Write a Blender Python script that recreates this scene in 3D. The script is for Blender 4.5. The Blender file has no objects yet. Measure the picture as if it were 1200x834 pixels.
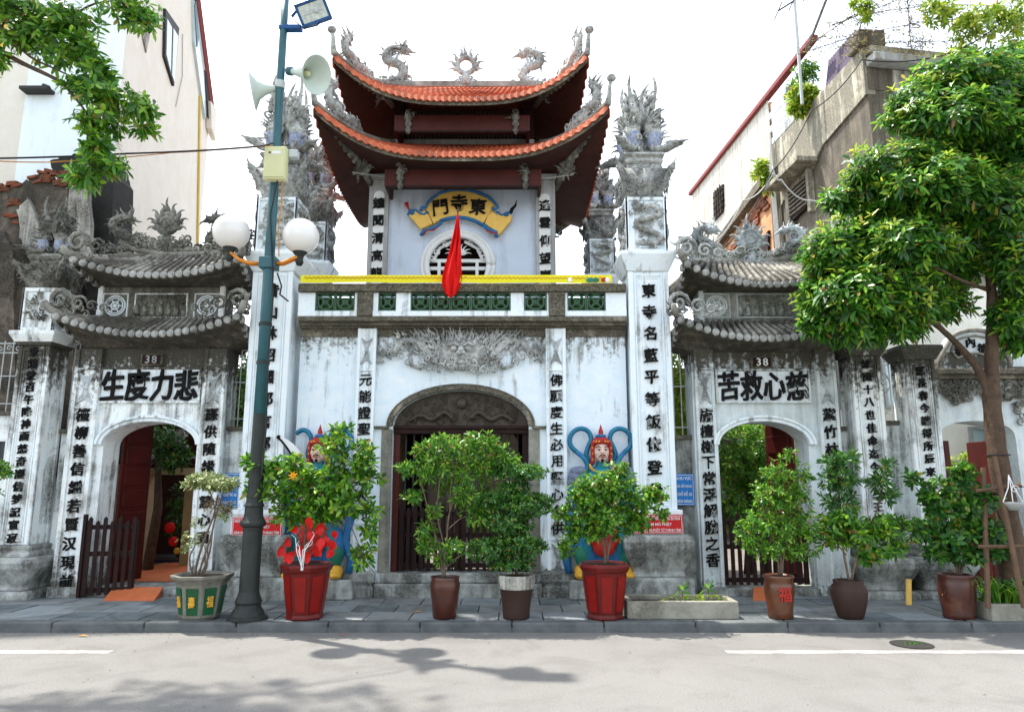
import bpy, bmesh, math, random
from mathutils import Vector, Matrix
import numpy as np
PI = math.pi
sc = bpy.context.scene
# ---------------------------------------------------------------- camera
F_PX, PITCH, CAM_H = 837.0, math.radians(10.03), 1.6
cam_data = bpy.data.cameras.new('camera')
cam = bpy.data.objects.new('camera', cam_data)
sc.collection.objects.link(cam)
cam.location = (0, 0, CAM_H)
cam.rotation_euler = (math.radians(90) + PITCH, 0, 0)
cam_data.sensor_width = 36
cam_data.lens = F_PX / 1200 * 36
cam_data.clip_start = 0.05
cam_data.clip_end = 2000
sc.camera = cam
# ---------------------------------------------------------------- light
SUN_DIR = Vector((-0.36, 0.24, 0.95)).normalized()      # towards the sun
EXPOSURE = 1.72
world = bpy.data.worlds.new('World')
sc.world = world
world.use_nodes = True
nt = world.node_tree
nt.nodes.clear()
sky = nt.nodes.new('ShaderNodeTexSky')
sky.sky_type = 'NISHITA'
sky.sun_disc = False
sky.sun_elevation = math.asin(SUN_DIR.z)
sky.sun_rotation = math.atan2(SUN_DIR.x, SUN_DIR.y)
sky.air_density = 1.2
sky.dust_density = 1.5
sky.ozone_density = 1.0
hsv = nt.nodes.new('ShaderNodeHueSaturation')
hsv.inputs['Saturation'].default_value = 0.42
hsv.inputs['Value'].default_value = 1.0
bg = nt.nodes.new('ShaderNodeBackground')
bg.inputs['Strength'].default_value = 0.15
wo = nt.nodes.new('ShaderNodeOutputWorld')
nt.links.new(sky.outputs[0], hsv.inputs['Color'])
nt.links.new(hsv.outputs[0], bg.inputs[0])
nt.links.new(bg.outputs[0], wo.inputs[0])
sd = bpy.data.lights.new('sun', 'SUN')
sd.energy = 2.8
sd.angle = math.radians(0.9)
sd.color = (1.0, 0.95, 0.86)
sun = bpy.data.objects.new('sun', sd)
sc.collection.objects.link(sun)
sun.rotation_euler = SUN_DIR.to_track_quat('Z', 'Y').to_euler()
sc.view_settings.view_transform = 'Standard'
sc.view_settings.look = 'None'
sc.view_settings.gamma = 1.0
sc.view_settings.exposure = EXPOSURE
sc.cycles.max_bounces = 8
sc.cycles.diffuse_bounces = 4
sc.cycles.transparent_max_bounces = 8
# ---------------------------------------------------------------- measuring
SP, CP = math.sin(PITCH), math.cos(PITCH)
def ray(px, py):
    u = (px - 600) / F_PX; v = (417 - py) / F_PX
    return Vector((u, CP - v * SP, SP + v * CP))
def P(px, py, Y):
    d = ray(px, py); t = Y / d.y
    return Vector((d.x * t, Y, CAM_H + d.z * t))
def XZ(px, py, Y):
    p = P(px, py, Y); return p.x, p.z
def ZZ(py, Y): return P(600, py, Y).z
def MPX(py, Y): return Y / (ray(600, py).y * F_PX)       # metres per pixel
# ---------------------------------------------------------------- materials
MATS = {}
def nn(t, typ, **kw):
    n = t.nodes.new(typ)
    for k, v in kw.items():
        if k in n.inputs: n.inputs[k].default_value = v
        else: setattr(n, k, v)
    return n
def mat(name, c1, c2=None, rough=0.8, scale=6.0, stain=None, stain_amt=0.0, streak=0.0, speck=0.0,
        bump=0.15, bscale=40.0, metal=0.0, spec=0.22, emit=None, band=None, trans=0.0, lo=.35, hi=.65, edge=.1):
    if name in MATS: return MATS[name]
    m = bpy.data.materials.new(name); m.use_nodes = True
    t = m.node_tree; b = t.nodes['Principled BSDF']; L = t.links.new
    b.inputs['Roughness'].default_value = rough
    b.inputs['Metallic'].default_value = metal
    b.inputs['Specular IOR Level'].default_value = spec
    geo = nn(t, 'ShaderNodeNewGeometry')
    def noise(sc_, det=5, ro=.6, mp=None, dist=0.0):
        n = nn(t, 'ShaderNodeTexNoise', Scale=sc_, Detail=det, Roughness=ro, Distortion=dist)
        if mp:
            mm = nn(t, 'ShaderNodeMapping'); mm.inputs['Scale'].default_value = mp
            L(geo.outputs['Position'], mm.inputs[0]); L(mm.outputs[0], n.inputs[0])
        else: L(geo.outputs['Position'], n.inputs[0])
        return n.outputs[0]
    def ramp(src, a, z):
        r = nn(t, 'ShaderNodeMapRange'); r.inputs[1].default_value = a; r.inputs[2].default_value = z
        L(src, r.inputs[0]); return r.outputs[0]
    def mix(fac, A, B, typ='MIX'):
        x = nn(t, 'ShaderNodeMix', data_type='RGBA', blend_type=typ)
        if isinstance(fac, float): x.inputs[0].default_value = fac
        else: L(fac, x.inputs[0])
        for i, q in ((6, A), (7, B)):
            if isinstance(q, tuple): x.inputs[i].default_value = (*q, 1)
            else: L(q, x.inputs[i])
        return x.outputs[2]
    c2 = c2 or tuple(v * .8 for v in c1)
    col = mix(ramp(noise(scale), .3, .7), c1, c2)
    if stain:
        sa = noise(1.7, 8, .68, dist=.6)
        if streak:
            st = noise(1.0, 6, .62, mp=(9, 9, .7))
            a = nn(t, 'ShaderNodeMath', operation='MULTIPLY_ADD'); L(st, a.inputs[0]); a.inputs[1].default_value = streak
            b2 = nn(t, 'ShaderNodeMath', operation='MULTIPLY'); L(sa, b2.inputs[0]); b2.inputs[1].default_value = 1 - streak
            L(b2.outputs[0], a.inputs[2]); sa = a.outputs[0]
        f = ramp(sa, .62 - stain_amt * .35 - edge, .62 - stain_amt * .35 + edge)
        fine = ramp(noise(38, 4, .7), .3, .62)
        mu = nn(t, 'ShaderNodeMath', operation='MULTIPLY'); L(f, mu.inputs[0]); L(fine, mu.inputs[1])
        mu2 = nn(t, 'ShaderNodeMath', operation='MULTIPLY_ADD'); L(f, mu2.inputs[0]); mu2.inputs[1].default_value = .45
        mu3 = nn(t, 'ShaderNodeMath', operation='MULTIPLY'); L(mu.outputs[0], mu3.inputs[0]); mu3.inputs[1].default_value = .5
        L(mu3.outputs[0], mu2.inputs[2])
        col = mix(mu2.outputs[0], col, stain)
    if band:      # list of (height, spread, strength, colour): run-off dirt and damp below real ledges and above the ground
        sep = nn(t, 'ShaderNodeSeparateXYZ'); L(geo.outputs['Position'], sep.inputs[0])
        st = noise(1.0, 6, .68, mp=(8, 8, .35))
        nf = noise(14, 5, .7)
        for (h, spread, s, c) in band:
            r = nn(t, 'ShaderNodeMapRange'); r.inputs[1].default_value = h - spread; r.inputs[2].default_value = h
            L(sep.outputs[2], r.inputs[0])
            if spread < 0:
                r.inputs[1].default_value = h - spread; r.inputs[2].default_value = h
            q = nn(t, 'ShaderNodeMath', operation='MULTIPLY_ADD'); L(r.outputs[0], q.inputs[0]); q.inputs[1].default_value = s
            w_ = nn(t, 'ShaderNodeMath', operation='ADD'); L(st, w_.inputs[0]); L(nf, w_.inputs[1])
            w2 = nn(t, 'ShaderNodeMath', operation='MULTIPLY_ADD'); L(w_.outputs[0], w2.inputs[0]); w2.inputs[1].default_value = 1.7; w2.inputs[2].default_value = -2.15
            L(w2.outputs[0], q.inputs[2])
            # nothing above the ledge itself
            cut = nn(t, 'ShaderNodeMath', operation=('LESS_THAN' if spread > 0 else 'GREATER_THAN')); L(sep.outputs[2], cut.inputs[0]); cut.inputs[1].default_value = h + (.01 if spread > 0 else -.3)
            rr = ramp(q.outputs[0], .05, .46)
            g = nn(t, 'ShaderNodeMath', operation='MULTIPLY'); L(rr, g.inputs[0]); L(cut.outputs[0], g.inputs[1])
            gg = nn(t, 'ShaderNodeMath', operation='MULTIPLY'); L(g.outputs[0], gg.inputs[0]); L(ramp(r.outputs[0], 0, .25), gg.inputs[1])
            col = mix(gg.outputs[0], col, c)
    if speck:
        col = mix(ramp(noise(90, 3, .7), .66 - speck * .12, .72 - speck * .08), col, tuple(v * .35 for v in c1))
    L(col, b.inputs['Base Color'])
    if bump:
        bp = nn(t, 'ShaderNodeBump', Strength=min(1.0, bump), Distance=.02)
        L(noise(bscale, 6, .65), bp.inputs['Height']); L(bp.outputs[0], b.inputs['Normal'])
    if emit:
        b.inputs['Emission Color'].default_value = (*emit, 1); b.inputs['Emission Strength'].default_value = 1
    MATS[name] = m
    return m
def leafmat(name, ca, cb, cc, tr=.35, rough=.38):
    m = bpy.data.materials.new(name); m.use_nodes = True
    t = m.node_tree; b = t.nodes['Principled BSDF']; L = t.links.new
    geo = nn(t, 'ShaderNodeNewGeometry')
    r = nn(t, 'ShaderNodeValToRGB')
    L(geo.outputs['Random Per Island'], r.inputs[0])
    e = r.color_ramp.elements
    e[0].position = 0; e[0].color = (*ca, 1); e[1].position = 1; e[1].color = (*cc, 1)
    k = e.new(.6); k.color = (*cb, 1)
    k = e.new(.955); k.color = (*cc, 1); k = e.new(.975); k.color = (.30, .24, .03, 1); e[-1].color = (.20, .10, .03, 1)
    L(r.outputs[0], b.inputs['Base Color'])
    b.inputs['Roughness'].default_value = rough
    b.inputs['Specular IOR Level'].default_value = .45
    tl = nn(t, 'ShaderNodeBsdfTranslucent')
    g = nn(t, 'ShaderNodeGamma'); g.inputs[1].default_value = .78
    L(r.outputs[0], g.inputs[0]); L(g.outputs[0], tl.inputs[0])
    mx = nn(t, 'ShaderNodeMixShader'); mx.inputs[0].default_value = tr
    L(b.outputs[0], mx.inputs[1]); L(tl.outputs[0], mx.inputs[2])
    L(mx.outputs[0], t.nodes['Material Output'].inputs[0])
    return m
MOLD = (.055, .052, .04)
Z_COR = ZZ(378, 9.8)
M = {}
M['plaster'] = mat('limewashed_plaster', (.68, .80, .88), (.82, .87, .89), stain=(.16, .16, .135), stain_amt=.10, streak=.55, edge=.05, speck=.35, bump=.25, bscale=25,
                   band=[(Z_COR - .1, .75, .9, (.10, .09, .065)), (.12, -.75, .9, (.12, .12, .10))])
M['plaster_pillar'] = mat('pillar_limewash', (.74, .84, .89), (.83, .87, .88), stain=(.17, .175, .155), stain_amt=.12, streak=.6, edge=.05, speck=.3, bump=.2, bscale=25)
M['plaster_side'] = mat('mould_stained_plaster', (.82, .90, .92), (.86, .87, .84), stain=(.085, .082, .065), stain_amt=.24, streak=.5, speck=.6, bump=.3, bscale=22, edge=.055,
                   band=[(ZZ(405, 10), 1.2, 1.25, (.06, .056, .042)), (.12, -.8, 1.0, (.10, .10, .08))])
M['plaster_mould'] = mat('black_moulded_plaster', (.42, .43, .38), (.25, .25, .21), stain=(.05, .047, .035), stain_amt=.55, streak=.5, speck=.5, bump=.5, bscale=22)
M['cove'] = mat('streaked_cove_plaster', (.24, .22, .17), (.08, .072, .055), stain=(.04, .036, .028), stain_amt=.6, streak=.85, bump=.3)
M['stone_base'] = mat('weathered_base_stone', (.55, .58, .56), (.24, .24, .21), stain=(.045, .045, .036), stain_amt=.34, streak=.35, edge=.06, speck=.8, bump=.8, bscale=18)
M['cornice'] = mat('dark_cornice', (.46, .42, .32), (.20, .18, .12), stain=(.035, .032, .025), stain_amt=.6, edge=.06, streak=.25, bump=.4)
M['carve'] = mat('grey_cement_carving', (.66, .68, .66), (.24, .245, .22), scale=18, stain=(.045, .043, .036), stain_amt=.26, bump=.6, bscale=60)  # in these carving mixes, pale and dark mottle imitates highlights and shaded gaps
M['carve_dark'] = mat('mould_black_carving', (.50, .50, .44), (.12, .12, .10), scale=18, stain=(.035, .033, .026), stain_amt=.5, bump=.6, bscale=60)
M['carve_light'] = mat('pale_cement_carving', (.66, .72, .74), (.32, .35, .36), scale=18, stain=(.08, .08, .07), stain_amt=.25, bump=.6, bscale=60)
M['mosaic'] = mat('blue_white_china_mosaic', (.13, .17, .34), (.42, .45, .48), scale=30, rough=.35, bump=.5, bscale=70)
M['ink'] = mat('black_character_paint', (.008, .008, .008), (.02, .02, .02), rough=.9, bump=.2, spec=.08)
M['ridge'] = mat('ridge_mortar', (.46, .45, .40), (.26, .25, .22), stain=(.07, .065, .05), stain_amt=.35, streak=.2, bump=.4)
M['tile_orange'] = mat('terracotta_tile', (.56, .15, .065), (.38, .085, .04), scale=9, rough=.7, stain=(.16, .05, .03), stain_amt=.15, bump=.3)
M['tile_grey'] = mat('grey_clay_tile', (.40, .385, .34), (.16, .15, .125), scale=12, stain=(.045, .04, .03), stain_amt=.42, edge=.05, bump=.5)
M['tile_end'] = mat('round_tile_end', (.50, .51, .49), (.28, .28, .26), scale=22, stain=(.08, .08, .07), stain_amt=.25, bump=.6)
M['soffit'] = mat('dark_lacquer_wood', (.075, .026, .019), (.04, .018, .014), rough=.7, scale=5, spec=.2, bump=.2)
M['beam'] = mat('dark_red_beam', (.085, .018, .014), (.045, .013, .010), rough=.55, scale=3, bump=.2)
M['tower'] = mat('tower_blue_grey_paint', (.60, .68, .80), (.54, .62, .74), scale=2.2, stain=(.30, .33, .38), stain_amt=.05, streak=.6, bump=.08)
M['panel_white'] = mat('white_panel_paint', (.78, .79, .78), (.70, .72, .71), rough=.7, bump=.05)
M['trim_grey'] = mat('grey_pilaster', (.45, .47, .47), (.36, .37, .36), stain=(.2, .2, .18), stain_amt=.2, streak=.6, bump=.1)
M['green_glaze'] = mat('green_glazed_tile', (.06, .15, .09), (.025, .07, .04), rough=.4, scale=25, spec=.4, bump=.3)
M['green_glass'] = mat('green_ceramic_back', (.10, .15, .03), (.03, .05, .015), rough=.5, scale=8)
M['wood_dark'] = mat('dark_brown_wood', (.028, .011, .009), (.013, .006, .005), rough=.7, scale=7, bump=.3, spec=.2)
M['wood_red'] = mat('red_lacquer_door', (.085, .010, .008), (.045, .008, .006), rough=.4, scale=5, bump=.15)
M['wood_relief'] = mat('carved_dark_wood', (.085, .065, .05), (.035, .028, .022), rough=.5, scale=15, bump=.3)
M['red_cloth'] = mat('bright_red_cloth', (.75, .01, .008), (.6, .008, .006), rough=.75, bump=.05)
M['red_sign'] = mat('red_sign_paint', (.62, .012, .015), (.55, .012, .015), rough=.4, bump=.02)
M['blue_sign'] = mat('blue_sign_paint', (.02, .20, .55), (.02, .17, .48), rough=.4, bump=.02)
M['white'] = mat('white_paint', (.8, .8, .8), (.74, .74, .74), rough=.5, bump=.05)
M['yellow'] = mat('scroll_yellow_paint', (.80, .55, .14), (.72, .42, .09), rough=.6, scale=12, bump=.1)
M['gold'] = mat('gold_paint', (.75, .42, .05), (.6, .30, .03), rough=.4, scale=20, bump=.1)
M['blue'] = mat('blue_enamel_paint', (.03, .17, .38), (.02, .11, .28), rough=.4, scale=9, bump=.1)
M['teal'] = mat('teal_enamel_paint', (.02, .22, .27), (.02, .14, .20), rough=.4, scale=9, bump=.1)
M['green_paint'] = mat('green_enamel_paint', (.02, .20, .12), (.02, .12, .08), rough=.4, bump=.1)
M['red'] = mat('red_enamel_paint', (.45, .03, .02), (.32, .02, .015), rough=.4, scale=9, bump=.1)
M['skin'] = mat('painted_face', (.72, .50, .42), (.68, .45, .37), rough=.5, scale=5, bump=.02)
M['pole_black'] = mat('black_cast_iron', (.018, .022, .02), (.03, .035, .032), rough=.5, metal=.0, bump=.2, bscale=60, spec=.25)
M['pole_green'] = mat('dark_teal_pole_paint', (.02, .11, .13), (.015, .08, .10), rough=.4, spec=.5, bump=.1)
M['orange_arm'] = mat('orange_lamp_arm', (.75, .27, .03), (.6, .2, .02), rough=.45)
M['globe'] = mat('opal_glass_globe', (.80, .78, .74), (.78, .76, .73), rough=.18, bump=0, spec=.6)
M['horn'] = mat('pale_green_horn', (.60, .68, .60), (.52, .60, .54), rough=.4, bump=.02)
M['box_cream'] = mat('cream_metal_box', (.64, .64, .36), (.58, .58, .33), rough=.45, bump=.03)
M['lens'] = mat('floodlight_lens', (.35, .40, .36), (.65, .70, .66), rough=.08, scale=20, spec=.8)
M['blue_metal'] = mat('blue_metal_housing', (.02, .10, .28), (.015, .07, .2), rough=.4)
M['road'] = mat('pale_dusty_asphalt', (.215, .210, .198), (.185, .18, .17), rough=.9, scale=.6, stain=(.155, .15, .14), stain_amt=.14, speck=.9, bump=.5, bscale=160, spec=.2)
M['slab'] = mat('blue_grey_paving', (.24, .26, .26), (.18, .195, .195), rough=.85, scale=3, stain=(.08, .09, .09), stain_amt=.22, speck=.3, bump=.35)
M['kerb'] = mat('dark_stone_kerb', (.14, .15, .148), (.075, .085, .085), rough=.85, scale=5, bump=.4)
M['joint'] = mat('pavement_bedding', (.10, .11, .11), (.07, .08, .08), rough=.95)
M['ground'] = mat('courtyard_paving', (.20, .18, .16), (.13, .12, .11), rough=.9, scale=3)
M['terracotta_floor'] = mat('terracotta_floor_tile', (.55, .15, .05), (.42, .11, .04), rough=.6, scale=6, bump=.1)
M['bark'] = mat('brown_bark', (.13, .085, .055), (.065, .043, .03), rough=.9, scale=14, stain=(.05, .035, .025), stain_amt=.25, streak=.5, bump=.7, bscale=35)
M['twig'] = mat('grey_brown_twig', (.17, .125, .09), (.09, .065, .05), rough=.9, scale=20)
M['soil'] = mat('dark_soil', (.045, .032, .022), (.03, .02, .015), rough=1, bump=.8)
M['pot_red'] = mat('red_lacquer_pot', (.15, .012, .009), (.09, .009, .007), rough=.3, scale=8, stain=(.07, .01, .01), stain_amt=.2, bump=.1)
M['pot_panel'] = mat('bright_red_panel', (.24, .009, .007), (.17, .008, .006), rough=.3, bump=.05)
M['pot_brown'] = mat('brown_glazed_pot', (.075, .019, .011), (.04, .012, .008), rough=.3, scale=10, stain=(.18, .07, .02), stain_amt=.10, bump=.1, spec=.5)
M['pot_plain'] = mat('dull_brown_clay', (.05, .026, .019), (.035, .019, .014), rough=.6, scale=6, bump=.2)
M['pot_stone'] = mat('grey_stone_pot', (.20, .195, .16), (.12, .118, .10), rough=.9, scale=8, bump=.4)
M['pot_green'] = mat('green_pot_panel', (.012, .09, .035), (.01, .06, .025), rough=.4)
M['concrete'] = mat('planter_concrete', (.34, .33, .27), (.25, .245, .20), rough=.9, scale=5, stain=(.12, .115, .09), stain_amt=.25, bump=.4)
M['cream_wall'] = mat('cream_render_wall', (.80, .775, .70), (.78, .75, .67), scale=.5, stain=(.62, .56, .43), stain_amt=.10, streak=.25, edge=.25, bump=.05)
M['white_wall'] = mat('pale_blue_white_render', (.80, .88, .91), (.77, .86, .90), scale=.8, stain=(.6, .66, .68), stain_amt=.03, streak=.6, bump=.05)
M['yellow_wall'] = mat('yellow_trim_render', (.70, .52, .10), (.62, .45, .09), bump=.05)
M['ruin'] = mat('blackened_old_render', (.24, .20, .15), (.08, .07, .055), scale=3, stain=(.025, .022, .018), stain_amt=.5, bump=1, bscale=12)
M['ruin_white'] = mat('flaking_white_render', (.62, .61, .55), (.45, .43, .38), scale=3, stain=(.05, .045, .035), stain_amt=.5, streak=.6, bump=.7)
M['brick'] = mat('old_orange_brick', (.32, .085, .035), (.14, .05, .03), scale=12, stain=(.06, .035, .02), stain_amt=.3, bump=.6)
M['corr'] = mat('cream_corrugated_sheet', (.66, .66, .60), (.60, .59, .52), scale=1.2, stain=(.30, .25, .17), stain_amt=.12, streak=.8, rough=.5, bump=.05)
M['red_edge'] = mat('rust_red_roof_edge', (.25, .05, .045), (.18, .04, .035), rough=.6)
M['old_wall'] = mat('mould_grey_render', (.26, .22, .16), (.13, .115, .09), scale=1.5, stain=(.05, .045, .035), stain_amt=.45, streak=.6, bump=.5)
M['old_cream'] = mat('weathered_cream_render', (.60, .56, .44), (.50, .47, .37), scale=1.5, stain=(.10, .092, .07), stain_amt=.50, edge=.06, streak=.5, bump=.4)
M['peach'] = mat('orange_pink_render', (.62, .33, .17), (.55, .26, .12), scale=1.5, stain=(.3, .15, .08), stain_amt=.25, bump=.3)
M['glass'] = mat('dark_window_glass', (.05, .06, .07), (.03, .04, .05), rough=.1, spec=.8, bump=0)
M['glass_pale'] = mat('pale_window_glass', (.55, .66, .70), (.45, .58, .62), rough=.1, spec=.8, bump=0)
M['metal_dark'] = mat('dark_iron', (.03, .03, .03), (.05, .045, .04), rough=.6, metal=.3)
M['metal_pale'] = mat('pale_painted_iron', (.52, .56, .56), (.42, .45, .45), rough=.6)
M['cable'] = mat('black_cable', (.02, .02, .02), (.03, .03, .03), rough=.6)
M['cable_orange'] = mat('orange_cable', (.55, .25, .04), (.5, .2, .03), rough=.6)
M['cable_white'] = mat('pale_cable', (.5, .5, .48), (.4, .4, .38), rough=.6)
M['violet'] = mat('faded_violet_sheet', (.13, .10, .155), (.08, .065, .10), scale=6, rough=.7)
M['stick'] = mat('wooden_stake', (.15, .09, .055), (.09, .055, .035), rough=.8, scale=8, bump=.3)
M['flower'] = mat('red_glossy_flower', (.58, .008, .006), (.42, .007, .005), rough=.3)
M['flower_y'] = mat('orange_yellow_flower', (.75, .35, .01), (.7, .25, .01), rough=.5)
M['roadline'] = mat('worn_white_road_paint', (.50, .49, .46), (.42, .41, .38), rough=.8, scale=12, stain=(.22, .21, .20), stain_amt=.35, bump=.2)
LEAF = leafmat('glossy_leaf', (.016, .08, .008), (.075, .24, .016), (.25, .44, .03), tr=.38, rough=.34)  # green mixes: dark and bright ends put shade and highlights into the colour
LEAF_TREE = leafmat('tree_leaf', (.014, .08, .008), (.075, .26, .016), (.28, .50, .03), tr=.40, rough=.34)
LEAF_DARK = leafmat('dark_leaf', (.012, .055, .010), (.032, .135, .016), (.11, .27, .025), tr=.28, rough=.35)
LEAF_VAR = leafmat('pale_variegated_leaf', (.08, .14, .035), (.22, .28, .09), (.45, .48, .22), tr=.25)
LEAF_YEL = leafmat('yellow_green_leaf', (.10, .22, .015), (.25, .38, .02), (.45, .48, .03), tr=.45)
LEAF_BRIGHT = leafmat('fresh_leaf', (.016, .09, .008), (.085, .26, .016), (.28, .48, .03), tr=.38, rough=.34)
# ---------------------------------------------------------------- objects
OFF = {}
def T(name, label, cat, loc=(0, 0, 0), group=None, rot=0.0, local=False):
    o = bpy.data.objects.new(name, None)
    sc.collection.objects.link(o)
    o.location = loc; o.rotation_euler = (0, 0, rot); o.empty_display_size = .2
    o['label'] = label; o['category'] = cat
    if group: o['group'] = group
    OFF[o.name] = Vector((0, 0, 0)) if local else Vector(loc)
    return o
def link(name, me, parent, loc=(0, 0, 0), rot=(0, 0, 0), scale=(1, 1, 1)):
    o = bpy.data.objects.new(name, me)
    sc.collection.objects.link(o)
    off = Vector((0, 0, 0))
    if parent is not None:
        o.parent = parent
        pl = OFF[parent.name]
        off = pl
    o.location = Vector(loc) - off if parent is not None else Vector(loc)
    o.rotation_euler = rot; o.scale = scale
    return o
class MB:
    def __init__(s): s.v = []; s.f = []; s.m = []; s.cm = 0
    def add(s, vs, fs):
        b = len(s.v); s.v.extend([tuple(p) for p in vs])
        for f in fs: s.f.append(tuple(i + b for i in f)); s.m.append(s.cm)
        return s
    def box(s, x0, x1, y0, y1, z0, z1):
        return s.add([(x0, y0, z0), (x1, y0, z0), (x1, y1, z0), (x0, y1, z0), (x0, y0, z1), (x1, y0, z1), (x1, y1, z1), (x0, y1, z1)],
                     [(0, 3, 2, 1), (4, 5, 6, 7), (0, 1, 5, 4), (1, 2, 6, 5), (2, 3, 7, 6), (3, 0, 4, 7)])
    def prism(s, poly, y0, y1):       # poly: list of (x, z)
        n = len(poly)
        vs = [(p[0], y0, p[1]) for p in poly] + [(p[0], y1, p[1]) for p in poly]
        return s.add(vs, [tuple(range(n)), tuple(range(2 * n - 1, n - 1, -1))] + [(i, i + n, (i + 1) % n + n, (i + 1) % n) for i in range(n)])
    def prismz(s, poly, z0, z1):      # poly: list of (x, y)
        n = len(poly)
        vs = [(p[0], p[1], z0) for p in poly] + [(p[0], p[1], z1) for p in poly]
        return s.add(vs, [tuple(range(n - 1, -1, -1)), tuple(range(n, 2 * n))] + [(i, (i + 1) % n, (i + 1) % n + n, i + n) for i in range(n)])
    def tube(s, pts, r, n=6, flat=1.0, cap=True):
        pts = [Vector(p) for p in pts]; k = len(pts)
        if not isinstance(r, (list, tuple)): r = [r] * k
        up = None; base = len(s.v)
        for i, p in enumerate(pts):
            d = (pts[min(i + 1, k - 1)] - pts[max(i - 1, 0)])
            if d.length < 1e-9: d = Vector((0, 0, 1))
            d.normalize()
            if up is None:
                up = d.cross(Vector((0, 1, 0)))
                if up.length < .1: up = d.cross(Vector((1, 0, 0)))
            a = d.cross(up)
            if a.length < 1e-6: a = d.orthogonal()
            a.normalize(); b = a.cross(d).normalized(); up = b
            for j in range(n):
                t = 2 * PI * j / n
                s.v.append(tuple(p + (a * math.cos(t) * flat + b * math.sin(t)) * r[i]))
        for i in range(k - 1):
            for j in range(n):
                j2 = (j + 1) % n
                s.f.append((base + i * n + j, base + i * n + j2, base + (i + 1) * n + j2, base + (i + 1) * n + j)); s.m.append(s.cm)
        if cap:
            s.f.append(tuple(base + j for j in range(n - 1, -1, -1))); s.m.append(s.cm)
            s.f.append(tuple(base + (k - 1) * n + j for j in range(n))); s.m.append(s.cm)
        return s
    def lathe(s, prof, c, n=24, a0=0.0, sx=1.0, sy=1.0):     # prof: (r, z)
        k = len(prof); vs = []
        for (r, z) in prof:
            for j in range(n):
                t = a0 + 2 * PI * j / n
                vs.append((c[0] + r * math.cos(t) * sx, c[1] + r * math.sin(t) * sy, c[2] + z))
        fs = [(i * n + j, i * n + (j + 1) % n, (i + 1) * n + (j + 1) % n, (i + 1) * n + j) for i in range(k - 1) for j in range(n)]
        fs += [tuple(range(n - 1, -1, -1)), tuple((k - 1) * n + j for j in range(n))]
        return s.add(vs, fs)
    def ball(s, c, r, n=10, m=7, rot=None):
        if not isinstance(r, (list, tuple)): r = (r, r, r)
        vs = []
        for i in range(m + 1):
            ph = PI * i / m
            for j in range(n):
                th = 2 * PI * j / n
                p = Vector((r[0] * math.sin(ph) * math.cos(th), r[1] * math.sin(ph) * math.sin(th), r[2] * math.cos(ph)))
                if rot: p = rot @ p
                vs.append(p + Vector(c))
        return s.add(vs, [(i * n + j, (i + 1) * n + j, (i + 1) * n + (j + 1) % n, i * n + (j + 1) % n) for i in range(m) for j in range(n)])
    def torus(s, c, R, r, axis='y', n=28, m=8, a0=0, a1=2 * PI, ry=None):
        pts = []
        for i in range(n + 1):
            t = a0 + (a1 - a0) * i / n
            if axis == 'y': pts.append((c[0] + R * math.cos(t), c[1], c[2] + (ry or R) * math.sin(t)))
            else: pts.append((c[0] + R * math.cos(t), c[1] + (ry or R) * math.sin(t), c[2]))
        return s.tube(pts, r, m)
    def transform(s, Mx, start=0):
        for i in range(start, len(s.v)): s.v[i] = tuple(Mx @ Vector(s.v[i]))
        return s
    def mesh(s, name, mats, smooth=False, off=Vector((0, 0, 0))):
        me = bpy.data.meshes.new(name)
        me.from_pydata([(x - off[0], y - off[1], z - off[2]) for x, y, z in s.v], [], s.f)
        for m_ in (mats if isinstance(mats, (list, tuple)) else [mats]): me.materials.append(m_)
        me.polygons.foreach_set('material_index', s.m)
        if smooth: me.polygons.foreach_set('use_smooth', [True] * len(s.f))
        bm = bmesh.new(); bm.from_mesh(me)
        bmesh.ops.recalc_face_normals(bm, faces=bm.faces)
        bm.to_mesh(me); bm.free()
        return me
    def build(s, name, mats, parent=None, smooth=False, bev=0.0, label=None, kind=None):
        off = OFF[parent.name] if parent is not None else Vector((0, 0, 0))
        me = s.mesh(name, mats, smooth, off)
        o = bpy.data.objects.new(name, me)
        sc.collection.objects.link(o)
        if parent is not None: o.parent = parent
        OFF[o.name] = off
        if bev:
            b = o.modifiers.new('bevel', 'BEVEL'); b.width = bev; b.segments = 2; b.limit_method = 'ANGLE'; b.angle_limit = math.radians(40)
        if smooth and not bev:
            pass
        if label: o['label'] = label
        if kind: o['kind'] = kind
        return o
def tagm(o, label, cat, group=None):
    o['label'] = label; o['category'] = cat
    if group: o['group'] = group
    return o
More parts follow.
